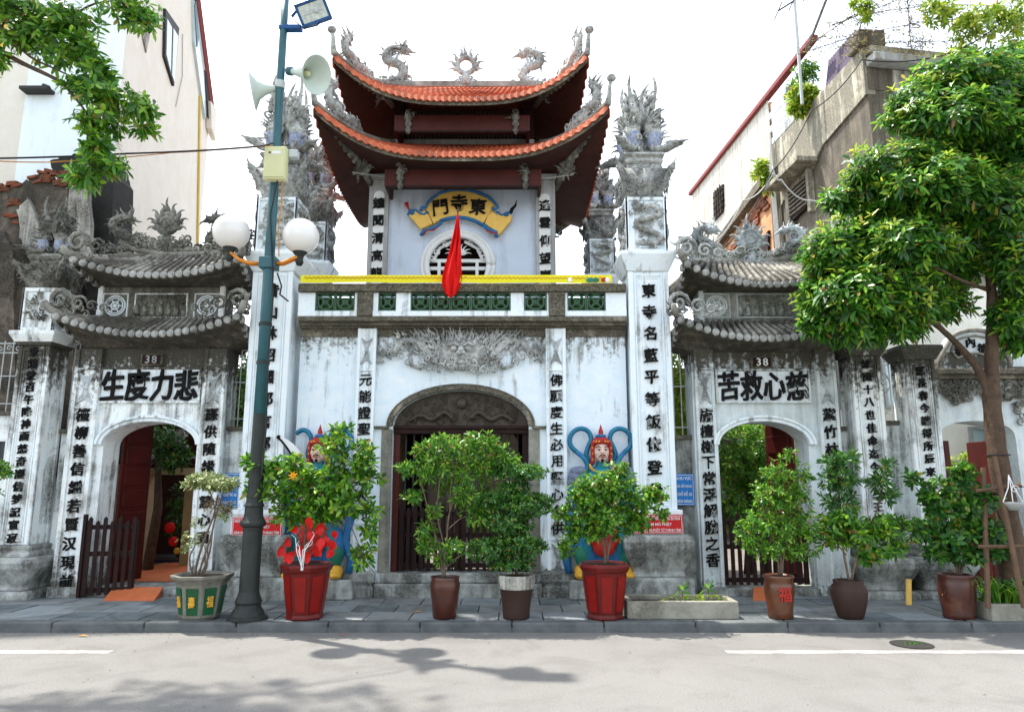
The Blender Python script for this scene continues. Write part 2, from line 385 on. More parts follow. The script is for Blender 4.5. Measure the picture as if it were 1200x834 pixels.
# ---------------------------------------------------------------- lettering
CH = {}
def char_mesh(ch, m, bold=.012, depth=.025, rough=.0):
    key = (ch, m.name, bold, depth, rough)
    if key in CH: return CH[key]
    cu = bpy.data.curves.new('character', 'FONT'); cu.body = ch; cu.size = 1; cu.offset = bold * .38
    cu.extrude = depth; cu.resolution_u = 2; cu.align_x = 'CENTER'
    ob = bpy.data.objects.new('tmp', cu)
    me = bpy.data.meshes.new_from_object(ob)
    bpy.data.objects.remove(ob); bpy.data.curves.remove(cu)
    n = len(me.vertices)
    if n:
        co = np.zeros(n * 3); me.vertices.foreach_get('co', co); co = co.reshape(-1, 3)
        mn, mxx = co.min(0), co.max(0); co -= (mn + mxx) / 2
        if rough:
            rs = random.Random(ord(ch[0]))
            a, b, c, d = [rs.uniform(0, 6) for _ in range(4)]
            x, y = co[:, 0].copy(), co[:, 1].copy()
            co[:, 0] += rough * (np.sin(y * 9 + a) + .7 * np.sin(x * 23 + y * 17 + b))
            co[:, 1] += rough * (np.sin(x * 8 + c) + .6 * np.sin(y * 19 - x * 7 + d)) + x * .07
        co = np.stack([co[:, 0], co[:, 2], co[:, 1]], 1)       # stand it up, facing -y
        me.vertices.foreach_set('co', co.ravel())
    me.materials.clear(); me.materials.append(m)
    CH[key] = me
    me['w'] = float(mxx[0] - mn[0]) if n else 0.0
    return me
def text(parent, s, x, y, z, size, m, name='character', bold=.03, depth=.02, rough=.0, sx=1.0, roty=0.0):
    me = char_mesh(s, m, bold, depth, rough)
    return link(name, me, parent, (x, y, z), (0, roty, 0), (size * sx, size, size))
def column_text(parent, chars, x, y, z0, z1, size, bold=.045):
    n = len(chars)
    for i, ch in enumerate(chars):
        if ch == ' ': continue
        z = z1 + (z0 - z1) * (i + .5) / n
        text(parent, ch, x, y, z, size, M['ink'], bold=bold, depth=.08, rough=.023)
# ---------------------------------------------------------------- ornament vocabulary (built in the x-z plane at depth y)
def curl(mb, x, z, y, r, a0=0.0, hand=1, turns=1.35, th=.28, n=5, steps=12, dep=0.0):
    pts = []; rad = []
    for i in range(steps + 1):
        t = i / steps
        a = a0 + hand * turns * 2 * PI * t
        q = r * (1 - .86 * t)
        pts.append((x + q * math.cos(a), y - dep * t, z + q * math.sin(a)))
        rad.append(r * th * (1 - .65 * t) * (.45 + .55 * min(1, t * 5)))
    mb.tube(pts, rad, n)
def flame(mb, x, z, y, ang, L, w, bend=.5, n=5, steps=6, dy=0.0):
    """a tongue that sways one way and flicks back at the tip"""
    pts = []; rad = []; px, pz = x, z
    for i in range(steps + 1):
        t = i / steps
        pts.append((px, y + dy * t, pz))
        a = ang + bend * 1.5 * math.sin(t * 5.0)
        px += L / steps * math.cos(a); pz += L / steps * math.sin(a)
        rad.append(w * (.55 + .45 * math.sin(PI * min(1, t * 1.8))) * (1 - t) ** .55 * 1.15 + .0012)
    mb.tube(pts, rad, n)
def carve_mass(mb, cx, cy, cz, rx, ry, rz, n, size, rng, core=True, up=.5):
    if core: mb.ball((cx, cy, cz), (rx * .8, ry * .7, rz * .8), 12, 8)
    for i in range(n):
        th = rng.uniform(0, 2 * PI); q = math.sqrt(rng.random())
        x = cx + rx * q * math.cos(th); z = cz + rz * q * math.sin(th)
        y = cy - ry * math.sqrt(max(0, 1 - q * q)) * rng.uniform(.7, 1.05)
        s = size * rng.uniform(.6, 1.25)
        k = rng.random()
        if k < .45: curl(mb, x, z, y, s, rng.uniform(0, 6.3), rng.choice((-1, 1)), rng.uniform(.9, 1.4), .34, 5, 9, dep=s * .35)
        elif k < .85: flame(mb, x, z, y, math.atan2(z - cz + rz * up, x - cx) + rng.uniform(-.5, .5), s * 2.3, s * .34, rng.uniform(-.9, .9), 5, 6, dy=rng.uniform(-.5, .2) * s)
        else: mb.ball((x, y - s * .2, z), (s * .42, s * .4, s * .42), 7, 5)
def dragon(mb, pts, w, rng, spikes=14, head=True, flip=1):
    pts = [Vector(p) for p in pts]
    fine = []
    k = len(pts)
    for i in range(k - 1):               # catmull-rom
        p0, p1, p2, p3 = pts[max(i - 1, 0)], pts[i], pts[i + 1], pts[min(i + 2, k - 1)]
        for j in range(5):
            t = j / 5
            fine.append(.5 * ((2 * p1) + (p2 - p0) * t + (2 * p0 - 5 * p1 + 4 * p2 - p3) * t * t + (3 * p1 - p0 - 3 * p2 + p3) * t ** 3))
    fine.append(pts[-1]); nF = len(fine)
    mb.tube(fine, [w * (.35 + .65 * math.sin(PI * min(1, .12 + .75 * i / nF))) for i in range(nF)], 7)
    for i in range(spikes):
        t = (i + .5) / spikes; q = int(t * (nF - 2)); p = fine[q]; d = (fine[q + 1] - fine[q])
        a = math.atan2(d.z, d.x) + PI / 2 * (1 if i % 2 else -1)
        flame(mb, p.x + w * .4 * math.cos(a), p.z + w * .4 * math.sin(a), p.y + rng.uniform(-.3, .3) * w, a - flip * .6, w * rng.uniform(1.6, 2.6), w * .33, rng.uniform(-.7, .7), 4, 5)
    if head:
        p = fine[-1]; d = (fine[-1] - fine[-4]).normalized(); a = math.atan2(d.z, d.x)
        mb.ball(p + Vector((0, 0, 0)), (w * 1.15, w * 1.0, w * .95), 9, 6)
        flame(mb, p.x, p.z + w * .2, p.y, a + .25, w * 3.0, w * .62, -.25)
        flame(mb, p.x, p.z - w * .4, p.y, a - .45, w * 2.2, w * .42, .3)
        for s_ in (-1, 1): flame(mb, p.x, p.z + w * .6, p.y + s_ * w * .5, a + PI * .72, w * 3.2, w * .3, .5 * flip)
        for i in range(7): flame(mb, p.x - d.x * w * .6, p.z - d.z * w * .6, p.y + rng.uniform(-.8, .8) * w, a + PI + (i - 3) * .42, w * 2.2, w * .32, rng.uniform(-.6, .6))
        for s_ in (-1, 1): mb.ball((p.x + d.x * w * .6, p.y + s_ * w * .75, p.z + w * .6), w * .28, 6, 5)
def phoenix(mb, mo, s, rng):
    """one bird in the local x-z plane, beak low at +x, tail plumes rising; mo collects the mosaic breast"""
    body = [(.03, 0, .50), (.13, -.01, .40), (.19, 0, .28), (.16, 0, .15), (.20, 0, .07), (.31, 0, .05), (.40, 0, .075)]
    mo.tube([Vector(p) * s for p in body[2:5]], [v * s for v in (.088, .080, .055)], 9)
    mb.tube([Vector(p) * s for p in body], [v * s for v in (.10, .09, .085, .078, .06, .045, .04)], 8)
    mb.ball(Vector((.41, 0, .08)) * s, (.06 * s, .05 * s, .048 * s), 8, 6)
    flame(mb, .43 * s, .085 * s, 0, -.1, .14 * s, .030 * s, .15)
    flame(mb, .43 * s, .06 * s, 0, -.45, .10 * s, .018 * s, .2)
    for i in range(4): flame(mb, .38 * s, .11 * s, 0, 2.1 + i * .3, .13 * s, .02 * s, .6)
    for i in range(9): flame(mb, (.20 - .012 * i) * s, (.24 + .03 * i) * s, 0, -.3 + i * .12, rng.uniform(.10, .2) * s, .024 * s, rng.uniform(-.5, .7))
    # shell fan of the wing
    for sd_ in (-1, 1):
        for i in range(8):
            a = .25 + i * .30
            flame(mb, .10 * s, .40 * s, sd_ * .055 * s, a, (.24 - .012 * abs(i - 3)) * s, .033 * s, .12, 5, 5, dy=sd_ * .05 * s)
    # plumes
    for i, (a, L_, b_) in enumerate([(1.25, .62, .34), (1.5, .72, -.22), (1.75, .52, .4), (1.05, .42, .5), (1.95, .40, -.4), (.8, .30, .5), (1.4, .5, .5)]):
        flame(mb, (.05 + .03 * (i % 3)) * s, .45 * s, (i % 3 - 1) * .04 * s, a, L_ * s, .052 * s, b_, 6, 9)
        flame(mb, (.05 + L_ * .5 * math.cos(a)) * s, (.45 + L_ * .5 * math.sin(a)) * s, (i % 3 - 1) * .05 * s, a - .8, .20 * s, .036 * s, .9)
        flame(mb, (.05 + L_ * .4 * math.cos(a)) * s, (.45 + L_ * .4 * math.sin(a)) * s, (i % 3 - 1) * .05 * s, a + .8, .18 * s, .034 * s, -.9)
    for i in range(26): curl(mb, rng.uniform(-.02, .22) * s, rng.uniform(.03, .62) * s, rng.uniform(-1, 1) * .09 * s, rng.uniform(.035, .06) * s, rng.uniform(0, 6), rng.choice((-1, 1)), 1.2, .34)
def phoenix_cluster(parent, x, y, z, s, m='carve', seed=1):
    rng = random.Random(seed)
    mb = MB(); mo = MB()
    for k in range(4):
        a, b = len(mb.v), len(mo.v)
        phoenix(mb, mo, s, rng)
        R = Matrix.Translation((x, y, z)) @ Matrix.Rotation(PI / 4 + k * PI / 2 + .12, 4, 'Z') @ Matrix.Diagonal((1.22, 1.35, 1, 1))
        mb.transform(R, a); mo.transform(R, b)
    mb.tube([(x, y, z), (x, y, z + .55 * s)], [.10 * s, .05 * s], 8)
    o = mb.build('phoenix_finial', M[m], parent, smooth=True)
    mo.build('mosaic_breast', M['mosaic'], o, smooth=True)
    return o
def capital_dragons(parent, x, y, z0, z1, w, m='carve', seed=3):
    """corbelled capital: block wrapped in clouds with a dragon head reaching out of each corner"""
    rng = random.Random(seed); mb = MB(); h = z1 - z0
    mb.add(*frustum(x, y, z0, w * .42, z0 + h * .8, w * .58))
    mb.box(x - w * .42, x + w * .42, y - w * .42, y + w * .42, z0 + h * .8, z1)
    for f in range(4):
        st = len(mb.v)
        carve_mass(mb, 0, -w * .50, z0 + h * .45, w * .50, w * .14, h * .48, 30, w * .085, rng, core=False)
        mb.transform(Matrix.Translation((x, y, 0)) @ Matrix.Rotation(f * PI / 2, 4, 'Z'), st)
        st = len(mb.v)
        dragon(mb, [(w * .35, 0, z0 + h * .15), (w * .60, 0, z0 + h * .25), (w * .74, 0, z0 + h * .5), (w * .92, 0, z0 + h * .78)], w * .085, rng, 8)
        mb.transform(Matrix.Translation((x, y, 0)) @ Matrix.Rotation(PI / 4 + f * PI / 2, 4, 'Z'), st)
    return mb.build('dragon_capital', M[m], parent, smooth=True)
def frustum(x, y, z0, r0, z1, r1):
    return ([(x - r0, y - r0, z0), (x + r0, y - r0, z0), (x + r0, y + r0, z0), (x - r0, y + r0, z0),
             (x - r1, y - r1, z1), (x + r1, y - r1, z1), (x + r1, y + r1, z1), (x - r1, y + r1, z1)],
            [(0, 3, 2, 1), (4, 5, 6, 7), (0, 1, 5, 4), (1, 2, 6, 5), (2, 3, 7, 6), (3, 0, 4, 7)])
def sqprof(mb, prof, x, y, ry=1.0, round_=False):      # square-plan stack of (halfwidth, z)
    k = len(prof); vs = []
    for (r, z) in prof: vs += [(x - r, y - r * ry, z), (x + r, y - r * ry, z), (x + r, y + r * ry, z), (x - r, y + r * ry, z)]
    fs = [(i * 4 + j, i * 4 + (j + 1) % 4, i * 4 + 4 + (j + 1) % 4, i * 4 + 4 + j) for i in range(k - 1) for j in range(4)]
    fs += [(3, 2, 1, 0), tuple((k - 1) * 4 + j for j in range(4))]
    return mb.add(vs, fs)
def frame_rect(mb, x0, x1, z0, z1, yf, t, d):          # raised rectangular moulding
    mb.box(x0, x1, yf - d, yf + .005, z1 - t, z1); mb.box(x0, x1, yf - d, yf + .005, z0, z0 + t)
    mb.box(x0, x0 + t, yf - d, yf + .005, z0 + t, z1 - t); mb.box(x1 - t, x1, yf - d, yf + .005, z0 + t, z1 - t)
def bow_motif(parent, x, yf, z0, z1, w, m=None):
    mb = MB(); h = z1 - z0; c = (z0 + z1) / 2
    mb.prism([(x - w / 2, z1), (x - w * .12, c + h * .05), (x - w * .12, c - h * .05), (x - w / 2, z0), (x, z0 + h * .16), (x + w / 2, z0), (x + w * .12, c - h * .05), (x + w * .12, c + h * .05), (x + w / 2, z1), (x, z1 - h * .16)], yf - .022, yf + .004)
    mb.tube([(x - w * .2, yf - .025, c), (x + w * .2, yf - .025, c)], .012, 6)
    for s_ in (-1, 1):
        mb.tube([(x + s_ * w * .05, yf - .024, c), (x + s_ * w * .2, yf - .024, z1 - h * .2)], .008, 4)
        mb.tube([(x + s_ * w * .05, yf - .024, c), (x + s_ * w * .2, yf - .024, z0 + h * .2)], .008, 4)
    return mb.build('bow_motif', m or M['carve_light'], parent, bev=.004)
def wall_arch(x0, x1, z0, z1, xa, xb, zs, zp, flat=1.0, seg=20):
    """wall outline with an arched opening reaching the bottom; zs spring, zp crown"""
    pts = [(x0, z0), (xa, z0), (xa, zs)]
    c = (xa + xb) / 2; r = (xb - xa) / 2
    for i in range(1, seg):
        t = PI - PI * i / seg
        pts.append((c + r * math.cos(t), zs + (zp - zs) * (math.sin(t) ** flat)))
    pts += [(xb, zs), (xb, z0), (x1, z0), (x1, z1), (x0, z1)]
    return pts
def arch_band(mb, xa, xb, zs, zp, w, y0, y1, flat=1.0, seg=24, foot=0.0):
    c = (xa + xb) / 2; r = (xb - xa) / 2
    inn, out = [], []
    for i in range(seg + 1):
        t = PI - PI * i / seg
        f = math.sin(t) ** flat if 0 < i < seg else 0
        inn.append((c + r * math.cos(t), zs + (zp - zs) * f))
        out.append((c + (r + w) * math.cos(t), zs + (zp - zs + w) * f))
    if foot:
        inn = [(inn[0][0], zs - foot)] + inn + [(inn[-1][0], zs - foot)]
        out = [(out[0][0], zs - foot)] + out + [(out[-1][0], zs - foot)]
    n = len(inn); vs = []
    for y in (y0, y1): vs += [(p[0], y, p[1]) for p in inn] + [(p[0], y, p[1]) for p in out]
    fs = []
    for i in range(n - 1):
        fs += [(i, i + 1, n + i + 1, n + i), (2 * n + i, 3 * n + i, 3 * n + i + 1, 2 * n + i + 1), (i, 2 * n + i, 2 * n + i + 1, i + 1), (n + i, n + i + 1, 3 * n + i + 1, 3 * n + i)]
    fs += [(0, n, 3 * n, 2 * n), (n - 1, 3 * n - 1, 4 * n - 1, 2 * n - 1)]
    mb.add(vs, fs)
# ================================================================ THE SETTING
G0 = .10          # pavement level
def structure(o, label=None):
    o['kind'] = 'structure'
    if label: o['label'] = label
    return o
structure(MB().box(-400, 400, -400, 400, -.5, -.02).build('ground', M['ground']))
structure(MB().box(-90, 90, -14, 8.14, -.019, 0).build('road', M['road']), 'pale dusty asphalt street along the kerb')
road = bpy.data.objects['road']
rl = random.Random(5)
def painted(x0, x1, y0, y1):
    mb = MB(); n = max(2, int((x1 - x0) / .12)); a = []; b = []
    for i in range(n + 1):
        x = x0 + (x1 - x0) * i / n
        a.append((x, y0 + rl.uniform(-.006, .006))); b.append((x, y1 + rl.uniform(-.006, .006)))
    mb.prismz(a + b[::-1], .0005, .004)
    return structure(mb.build('painted_line', M['roadline'], road))
painted(-9.5, P(135, 762, 7.3).x, 7.17, 7.29)
painted(P(850, 762, 7.25).x, 12, 7.17, 7.29)
# kerb stones and pavement slabs, each a piece
kerb = structure(MB().box(-30, 30, 8.15, 8.27, -.3, .05).build('kerb', M['joint']), 'low dark stone kerb between street and pavement')
km = []
for k in range(3):
    mb = MB(); mb.box(-.495, .495, 0, .155, -.12 - .03, 0); km.append(mb.mesh('kerb_stone', M['kerb']))
for i in range(20):
    o = link('kerb_stone', km[i % 3], kerb, (-10 + i * 1.0 + .5, 8.145 + rl.uniform(-.006, .006), G0 + .004 + rl.uniform(-.004, .004)), (rl.uniform(-.012, .012), 0, rl.uniform(-.004, .004)))
    b = o.modifiers.new('bevel', 'BEVEL'); b.width = .018; b.segments = 2
pav = structure(MB().box(-30, 30, 8.271, 10.6, -.3, G0 - .035).build('pavement', M['joint']), 'grey paved footway in front of the gates')
sm_ = [MB().box(-.2425, .2425, -.2425, .2425, -.05, 0).mesh('paving_slab', M['slab']) for _ in range(1)]
mb = MB(); mb.box(-.2425, .2425, -.2425, .2425, -.05, 0)
M['slab2'] = mat('dark_paving', (.17, .20, .21), (.13, .155, .165), rough=.85, scale=3, stain=(.06, .07, .07), stain_amt=.3, bump=.35)
M['slab3'] = mat('pale_paving', (.25, .28, .29), (.20, .23, .24), rough=.85, scale=3, stain=(.10, .11, .11), stain_amt=.2, bump=.35)
sm_ += [mb.mesh('paving_slab', M['slab2']), mb.mesh('paving_slab', M['slab3'])]
for j in range(5):
    for i in range(36):
        x = -8.9 + i * .5 + (.25 if j % 2 else 0); y = 8.56 + j * .5
        if y > 9.9 and abs(x) > 8.6: continue
        o = link('paving_slab', sm_[rl.choice((0, 0, 1, 2))], pav, (x, y, G0 - .002 + rl.uniform(-.003, .003)), (rl.uniform(-.006, .006), rl.uniform(-.006, .006), 0))
structure(MB().box(-30, 30, 10.6, 60, -.3, G0 + .002).build('courtyard', M['ground']))
# manhole and fallen leaves
c = P(1068, 752, 7.55)
t = T('manhole_cover', 'round iron drain cover with grass at its rim in the road', 'drain cover', (c.x, 7.55, 0))
MB().lathe([(.0, .003), (.19, .003), (.20, .008), (.16, .010), (0, .009)], (c.x, 7.55, 0), 28).build('cover', M['metal_dark'], t)
mb = MB()
for i in range(40):
    a = rl.uniform(0, 6.28); q = rl.uniform(.0, .13)
    x = c.x + q * math.cos(a); y = 7.55 + q * .5 * math.sin(a)
    mb.add([(x, y, .01), (x + .012, y, .01), (x + rl.uniform(-.03, .03), y + rl.uniform(-.03, .03), rl.uniform(.02, .04))], [(0, 1, 2)])
mb.build('grass_tuft', LEAF_DARK, t, kind='stuff')
for (px, py, Y, s, mt_, lb) in ((137, 706, 8.75, .07, 'flower_y', 'yellow fallen leaf on the pavement below the central sill'),
                              (98, 730, 7.93, .07, 'flower_y', 'orange fallen leaf in the gutter at the left'),
                              (402, 729, 7.95, .045, 'flower', 'small red petal lying in the gutter')):
    if lb.startswith('yellow'): px = 489
    p = P(px, py, Y)
    mb = MB(); z = (G0 + .01) if Y > 8 else .006
    mb.add([(p.x - s, Y, z), (p.x, Y - s * .35, z + .012), (p.x + s, Y, z + .004), (p.x, Y + s * .35, z + .012)], [(0, 1, 3), (1, 2, 3)])
    tagm(mb.build('fallen_leaf', M[mt_]), lb, 'leaf')

mb = MB()
for i in range(420):
    x = rl.uniform(-9, 9); y = (8.13 - abs(rl.gauss(0, .12))) if i % 3 else rl.uniform(5.2, 8.1); s = rl.uniform(.004, .013)
    mb.add([(x - s, y, .003), (x, y - s * .6, .003 + s * .5), (x + s, y, .004), (x, y + s * .6, .003)], [(0, 1, 3), (1, 2, 3)])
mb.build('road_grit', mat('brown_grit', (.12, .09, .06), (.05, .045, .04)), None, kind='stuff')
# ================================================================ ROOFS
def roof_fn(cx, yf, yb, W, zc, lift, tw, tyf, tyb, zt, pw=2.7, out=.12):
    ym, D = (yf + yb) / 2, (yb - yf) / 2; tym, tD = (tyf + tyb) / 2, (tyb - tyf) / 2
    def pt(side, s, t, dz=0.0):
        o = out * abs(s) ** 3 * (1 - t)
        z = zc + (zt - zc) * (t ** 1.12) + lift * abs(s) ** pw * (1 - t) ** 1.5 + dz
        if side in (0, 2):
            x = cx + (W * (1 - t) + tw * t) * s + o * s
            y = (ym + (-D if side == 0 else D)) * (1 - t) + (tyf if side == 0 else tyb) * t + (-o if side == 0 else o)
        else:
            y = (ym + D * s) * (1 - t) + (tym + tD * s) * t + o * s
            x = cx + (-1 if side == 3 else 1) * (W * (1 - t) + tw * t + o)
        return Vector((x, y, z))
    return pt
def scale_tiles(pt, sides, rows, lens, colw, th=.03):
    mb = MB()
    for side in sides:
        L = lens[0] if side in (0, 2) else lens[1]
        n = int(L / colw)
        for r in range(rows):
            t0 = r / rows; t1 = min(1, (r + 1.3) / rows)
            for i in range(n):
                off = .5 * (r % 2)
                s0, s1 = -1 + 2 * (i + off) / n, -1 + 2 * (i + 1 + off) / n
                if s1 > 1.0: s1 = 1.0
                if s0 >= 1: continue
                sm = (s0 + s1) / 2
                a, b, c = pt(side, s0, t1), pt(side, s1, t1), pt(side, s1, t0)
                nrm = (b - a).cross(a - c if (a - c).length > 1e-6 else Vector((0, 0, 1))); nrm = Vector((0, 0, 1)) if nrm.length < 1e-9 else nrm.normalized()
                if nrm.z < 0: nrm = -nrm
                q = lambda s, t, h: pt(side, s, t) + nrm * h
                dt = (1.0 / rows)
                vs = [q(s0, t1, 0), q(sm, t1, .012), q(s1, t1, 0), q(s1, t0 + .34 * dt, th * .8), q(sm, max(0, t0 - .10 * dt), th + .014), q(s0, t0 + .34 * dt, th * .8),
                      q(s1, t0 + .34 * dt, th * .8 - .022), q(sm, max(0, t0 - .10 * dt), th - .012), q(s0, t0 + .34 * dt, th * .8 - .022)]
                mb.add(vs, [(0, 1, 4, 5), (1, 2, 3, 4), (5, 4, 7, 8), (4, 3, 6, 7)])
    return mb
def sheet(pt_f, nu, nv, mb=None):
    mb = mb or MB(); vs = []
    for j in range(nv + 1):
        for i in range(nu + 1): vs.append(pt_f(i / nu, j / nv))
    mb.add(vs, [(j * (nu + 1) + i, j * (nu + 1) + i + 1, (j + 1) * (nu + 1) + i + 1, (j + 1) * (nu + 1) + i) for j in range(nv) for i in range(nu)])
    return mb
def soffit(pt, sides, inner, zi, drop, cp, mb=None, ny=4):
    """underside from the eave to the wall rectangle inner=(x0,x1,y0,y1) at height zi; cp shapes the curve"""
    mb = mb or MB()
    x0, x1, y0, y1 = inner
    for side in sides:
        def f(u, v):
            s = -1 + 2 * u
            e = pt(side, s, 0, -drop)
            w = {0: (x0 + (x1 - x0) * u, y0), 2: (x0 + (x1 - x0) * u, y1), 1: (x1, y0 + (y1 - y0) * u), 3: (x0, y0 + (y1 - y0) * u)}[side]
            k = v
            return (e.x + (w[0] - e.x) * k, e.y + (w[1] - e.y) * k, e.z + (zi - e.z) * (k ** cp))
        sheet(f, 28, ny * 2, mb)
    return mb
def fascia(pt, sides, h0, h1, th=.03):
    mb = MB()
    for side in sides:
        n = 36; vs = []
        for i in range(n + 1):
            s = -1 + 2 * i / n
            a = pt(side, s, .0, h0); b = pt(side, s, .0, h1); c = pt(side, s, .03, h0); d = pt(side, s, .03, h1)
            vs += [a, b, d, c]
        mb.add(vs, [(4 * i + k, 4 * i + 4 + k, 4 * i + 4 + (k + 1) % 4, 4 * i + (k + 1) % 4) for i in range(n) for k in range(4)])
    return mb

# ================================================================ CENTRAL GATEHOUSE
YC = 10.0
CX = -.715
xl, xr = XZ(344, 560, YC)[0], XZ(737, 560, YC)[0]
zbal0, zcor0, zcor1 = ZZ(370, 9.8), ZZ(386, YC), ZZ(371, 9.8)
gate = T('gatehouse', 'white stained central gatehouse with balcony and dark arched doorway', 'gatehouse', (CX, YC, G0))
xa, xb = P(458.5, 560, YC).x, P(620, 560, YC).x
zs, zp = ZZ(499, YC), ZZ(457, YC)
Y_SILL = .40
mb = MB()
mb.prism(wall_arch(xl, xr, G0 - .02, zcor0, xa, xb, zs, zp), YC, YC + .45)
mb.build('wall', M['plaster'], gate)
mb = MB(); arch_band(mb, xa, xb, zs, zp, .055, YC - .07, YC + .02); arch_band(mb, xa - .055, xb + .055, zs, zp + .055, .035, YC - .035, YC + .02)
x_l2, x_r2 = P(437, 500, YC).x, P(641, 500, YC).x
mb.box(x_l2 + .003, xa - .05, YC - .06, YC + .01, zs - .04, zs - .002); mb.box(xb + .05, x_r2 - .003, YC - .06, YC + .01, zs - .04, zs - .002)
mb.build('arch_moulding', M['cornice'], gate, bev=.008)
# darker weathered jamb strips beside the doorway
for sx_, x in ((-1, xa), (1, xb)):
    mb = MB(); mb.box(min(x, x + sx_ * .15), max(x, x + sx_ * .15), YC - .022, YC + .01, Y_SILL, zs - .045)
    mb.build('jamb', mat('grey_worn_jamb', (.36, .35, .29), (.22, .21, .17), stain=(.08, .075, .06), stain_amt=.4, streak=.4, bump=.4), gate, bev=.006)
mb = MB(); mb.box(xa - .17, xb + .17, YC - .13, YC + .5, G0 - .02, Y_SILL - .13); mb.box(xa - .1, xb + .1, YC - .06, YC + .5, Y_SILL - .128, Y_SILL)
mb.build('doorstep', M['stone_base'], gate, bev=.02)
# tympanum with carved relief
mb = MB(); n = 24; c0, r0 = (xa + xb) / 2, (xb - xa) / 2
mb.prism([(c0 + (r0 + .004) * math.cos(PI - PI * i / n), zs + (zp - zs) * math.sin(PI * i / n)) for i in range(n + 1)], YC + .12, YC + .17)
tym = mb.build('tympanum', M['wood_relief'], gate)
rg = random.Random(11)
mb = MB(); mb.ball((c0, YC + .10, zs + (zp - zs) * .66), (.085, .05, .085), 14, 9)
for sgn in (-1, 1):
    dragon(mb, [(c0 + sgn * .75, YC + .09, zs + .07), (c0 + sgn * .58, YC + .08, zs + .16), (c0 + sgn * .42, YC + .09, zs + .10), (c0 + sgn * .25, YC + .07, zs + .20), (c0 + sgn * .14, YC + .06, zs + .13)], .036, rg, 14, flip=-sgn)
    for i in range(34):
        x = c0 + sgn * rg.uniform(.05, .78); lim = (zp - zs) * math.sqrt(max(0, 1 - ((x - c0) / r0) ** 2))
        curl(mb, x, zs + rg.uniform(.04, max(.05, lim - .09)), YC + .11, rg.uniform(.025, .05), rg.uniform(0, 6), rg.choice((-1, 1)), 1.2, .3)
mb.build('relief_carving', M['wood_relief'], tym, smooth=True)
mb = MB(); mb.box(xa + .002, xb - .002, YC + .06, YC + .22, zs - .10, zs - .001); mb.box(xa + .002, xb - .002, YC + .03, YC + .10, zs - .035, zs + .012)
mb.build('lintel', M['wood_dark'], gate, bev=.006)
# doorway timber: tall posts, low slatted gate leaves with pointed tops
for sgn, x in ((-1, xa + .05), (1, xb - .05)):
    MB().box(x - .04, x + .04, YC + .1, YC + .18, Y_SILL, zs - .1).build('door_post', M['wood_red'] if sgn < 0 else M['wood_dark'], gate, bev=.005)
zgt = ZZ(590, YC)
def slat_gate(parent, x0, x1, y, z0, z1, n, m, rot=0, pivot=None, name='gate_leaf', paired=True):
    w = (x1 - x0) / n
    mb = MB()
    for zz in (z0 + .06, z0 + (z1 - z0) * .52, z1 - .14): mb.box(x0 + .03, x1 - .03, y - .015, y + .02, zz - .03, zz + .03)
    mb.box(x0, x0 + .032, y - .015, y + .021, z0, z1 - .05); mb.box(x1 - .032, x1, y - .015, y + .021, z0, z1 - .05)
    if pivot is not None: mb.transform(Matrix.Translation(pivot) @ Matrix.Rotation(rot, 4, 'Z') @ Matrix.Translation(-pivot))
    leaf = mb.build(name, m, parent)
    for i in range(n):
        x = x0 + w * (i + .5)
        mb = MB(); zt = z1 - (.05 if i % 2 else 0)
        mb.prism([(x - w * .27, z0), (x + w * .27, z0), (x + w * .27, zt - .03), (x, zt), (x - w * .27, zt - .03)], y - .035, y - .016)
        if pivot is not None: mb.transform(Matrix.Translation(pivot) @ Matrix.Rotation(rot, 4, 'Z') @ Matrix.Translation(-pivot))
        mb.build('slat', m, leaf)
    return leaf
slat_gate(gate, xa + .09, c0 - .005, YC + .16, Y_SILL + .02, zgt, 9, M['wood_dark'])
slat_gate(gate, c0 + .005, xb - .09, YC + .16, Y_SILL + .02, zgt, 9, M['wood_dark'])
mb = MB()      # upper lattice bars behind, reaching the lintel
for i in range(15):
    x = xa + .1 + (xb - xa - .2) * (i + .5) / 15
    mb.box(x - .011, x + .011, YC + .24, YC + .262, Y_SILL, zs - .1)
mb.build('iron_bars', M['metal_dark'], gate)
# passage through the gatehouse
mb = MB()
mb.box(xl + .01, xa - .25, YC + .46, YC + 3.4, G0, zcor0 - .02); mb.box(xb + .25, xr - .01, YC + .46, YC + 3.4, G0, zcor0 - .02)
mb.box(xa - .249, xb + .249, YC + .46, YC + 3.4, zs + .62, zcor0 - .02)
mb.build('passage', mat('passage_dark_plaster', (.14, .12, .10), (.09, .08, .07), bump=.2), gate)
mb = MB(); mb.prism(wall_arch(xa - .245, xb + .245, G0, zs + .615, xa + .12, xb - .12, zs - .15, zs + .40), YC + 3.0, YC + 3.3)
mb.build('rear_arch', M['wood_dark'], gate)
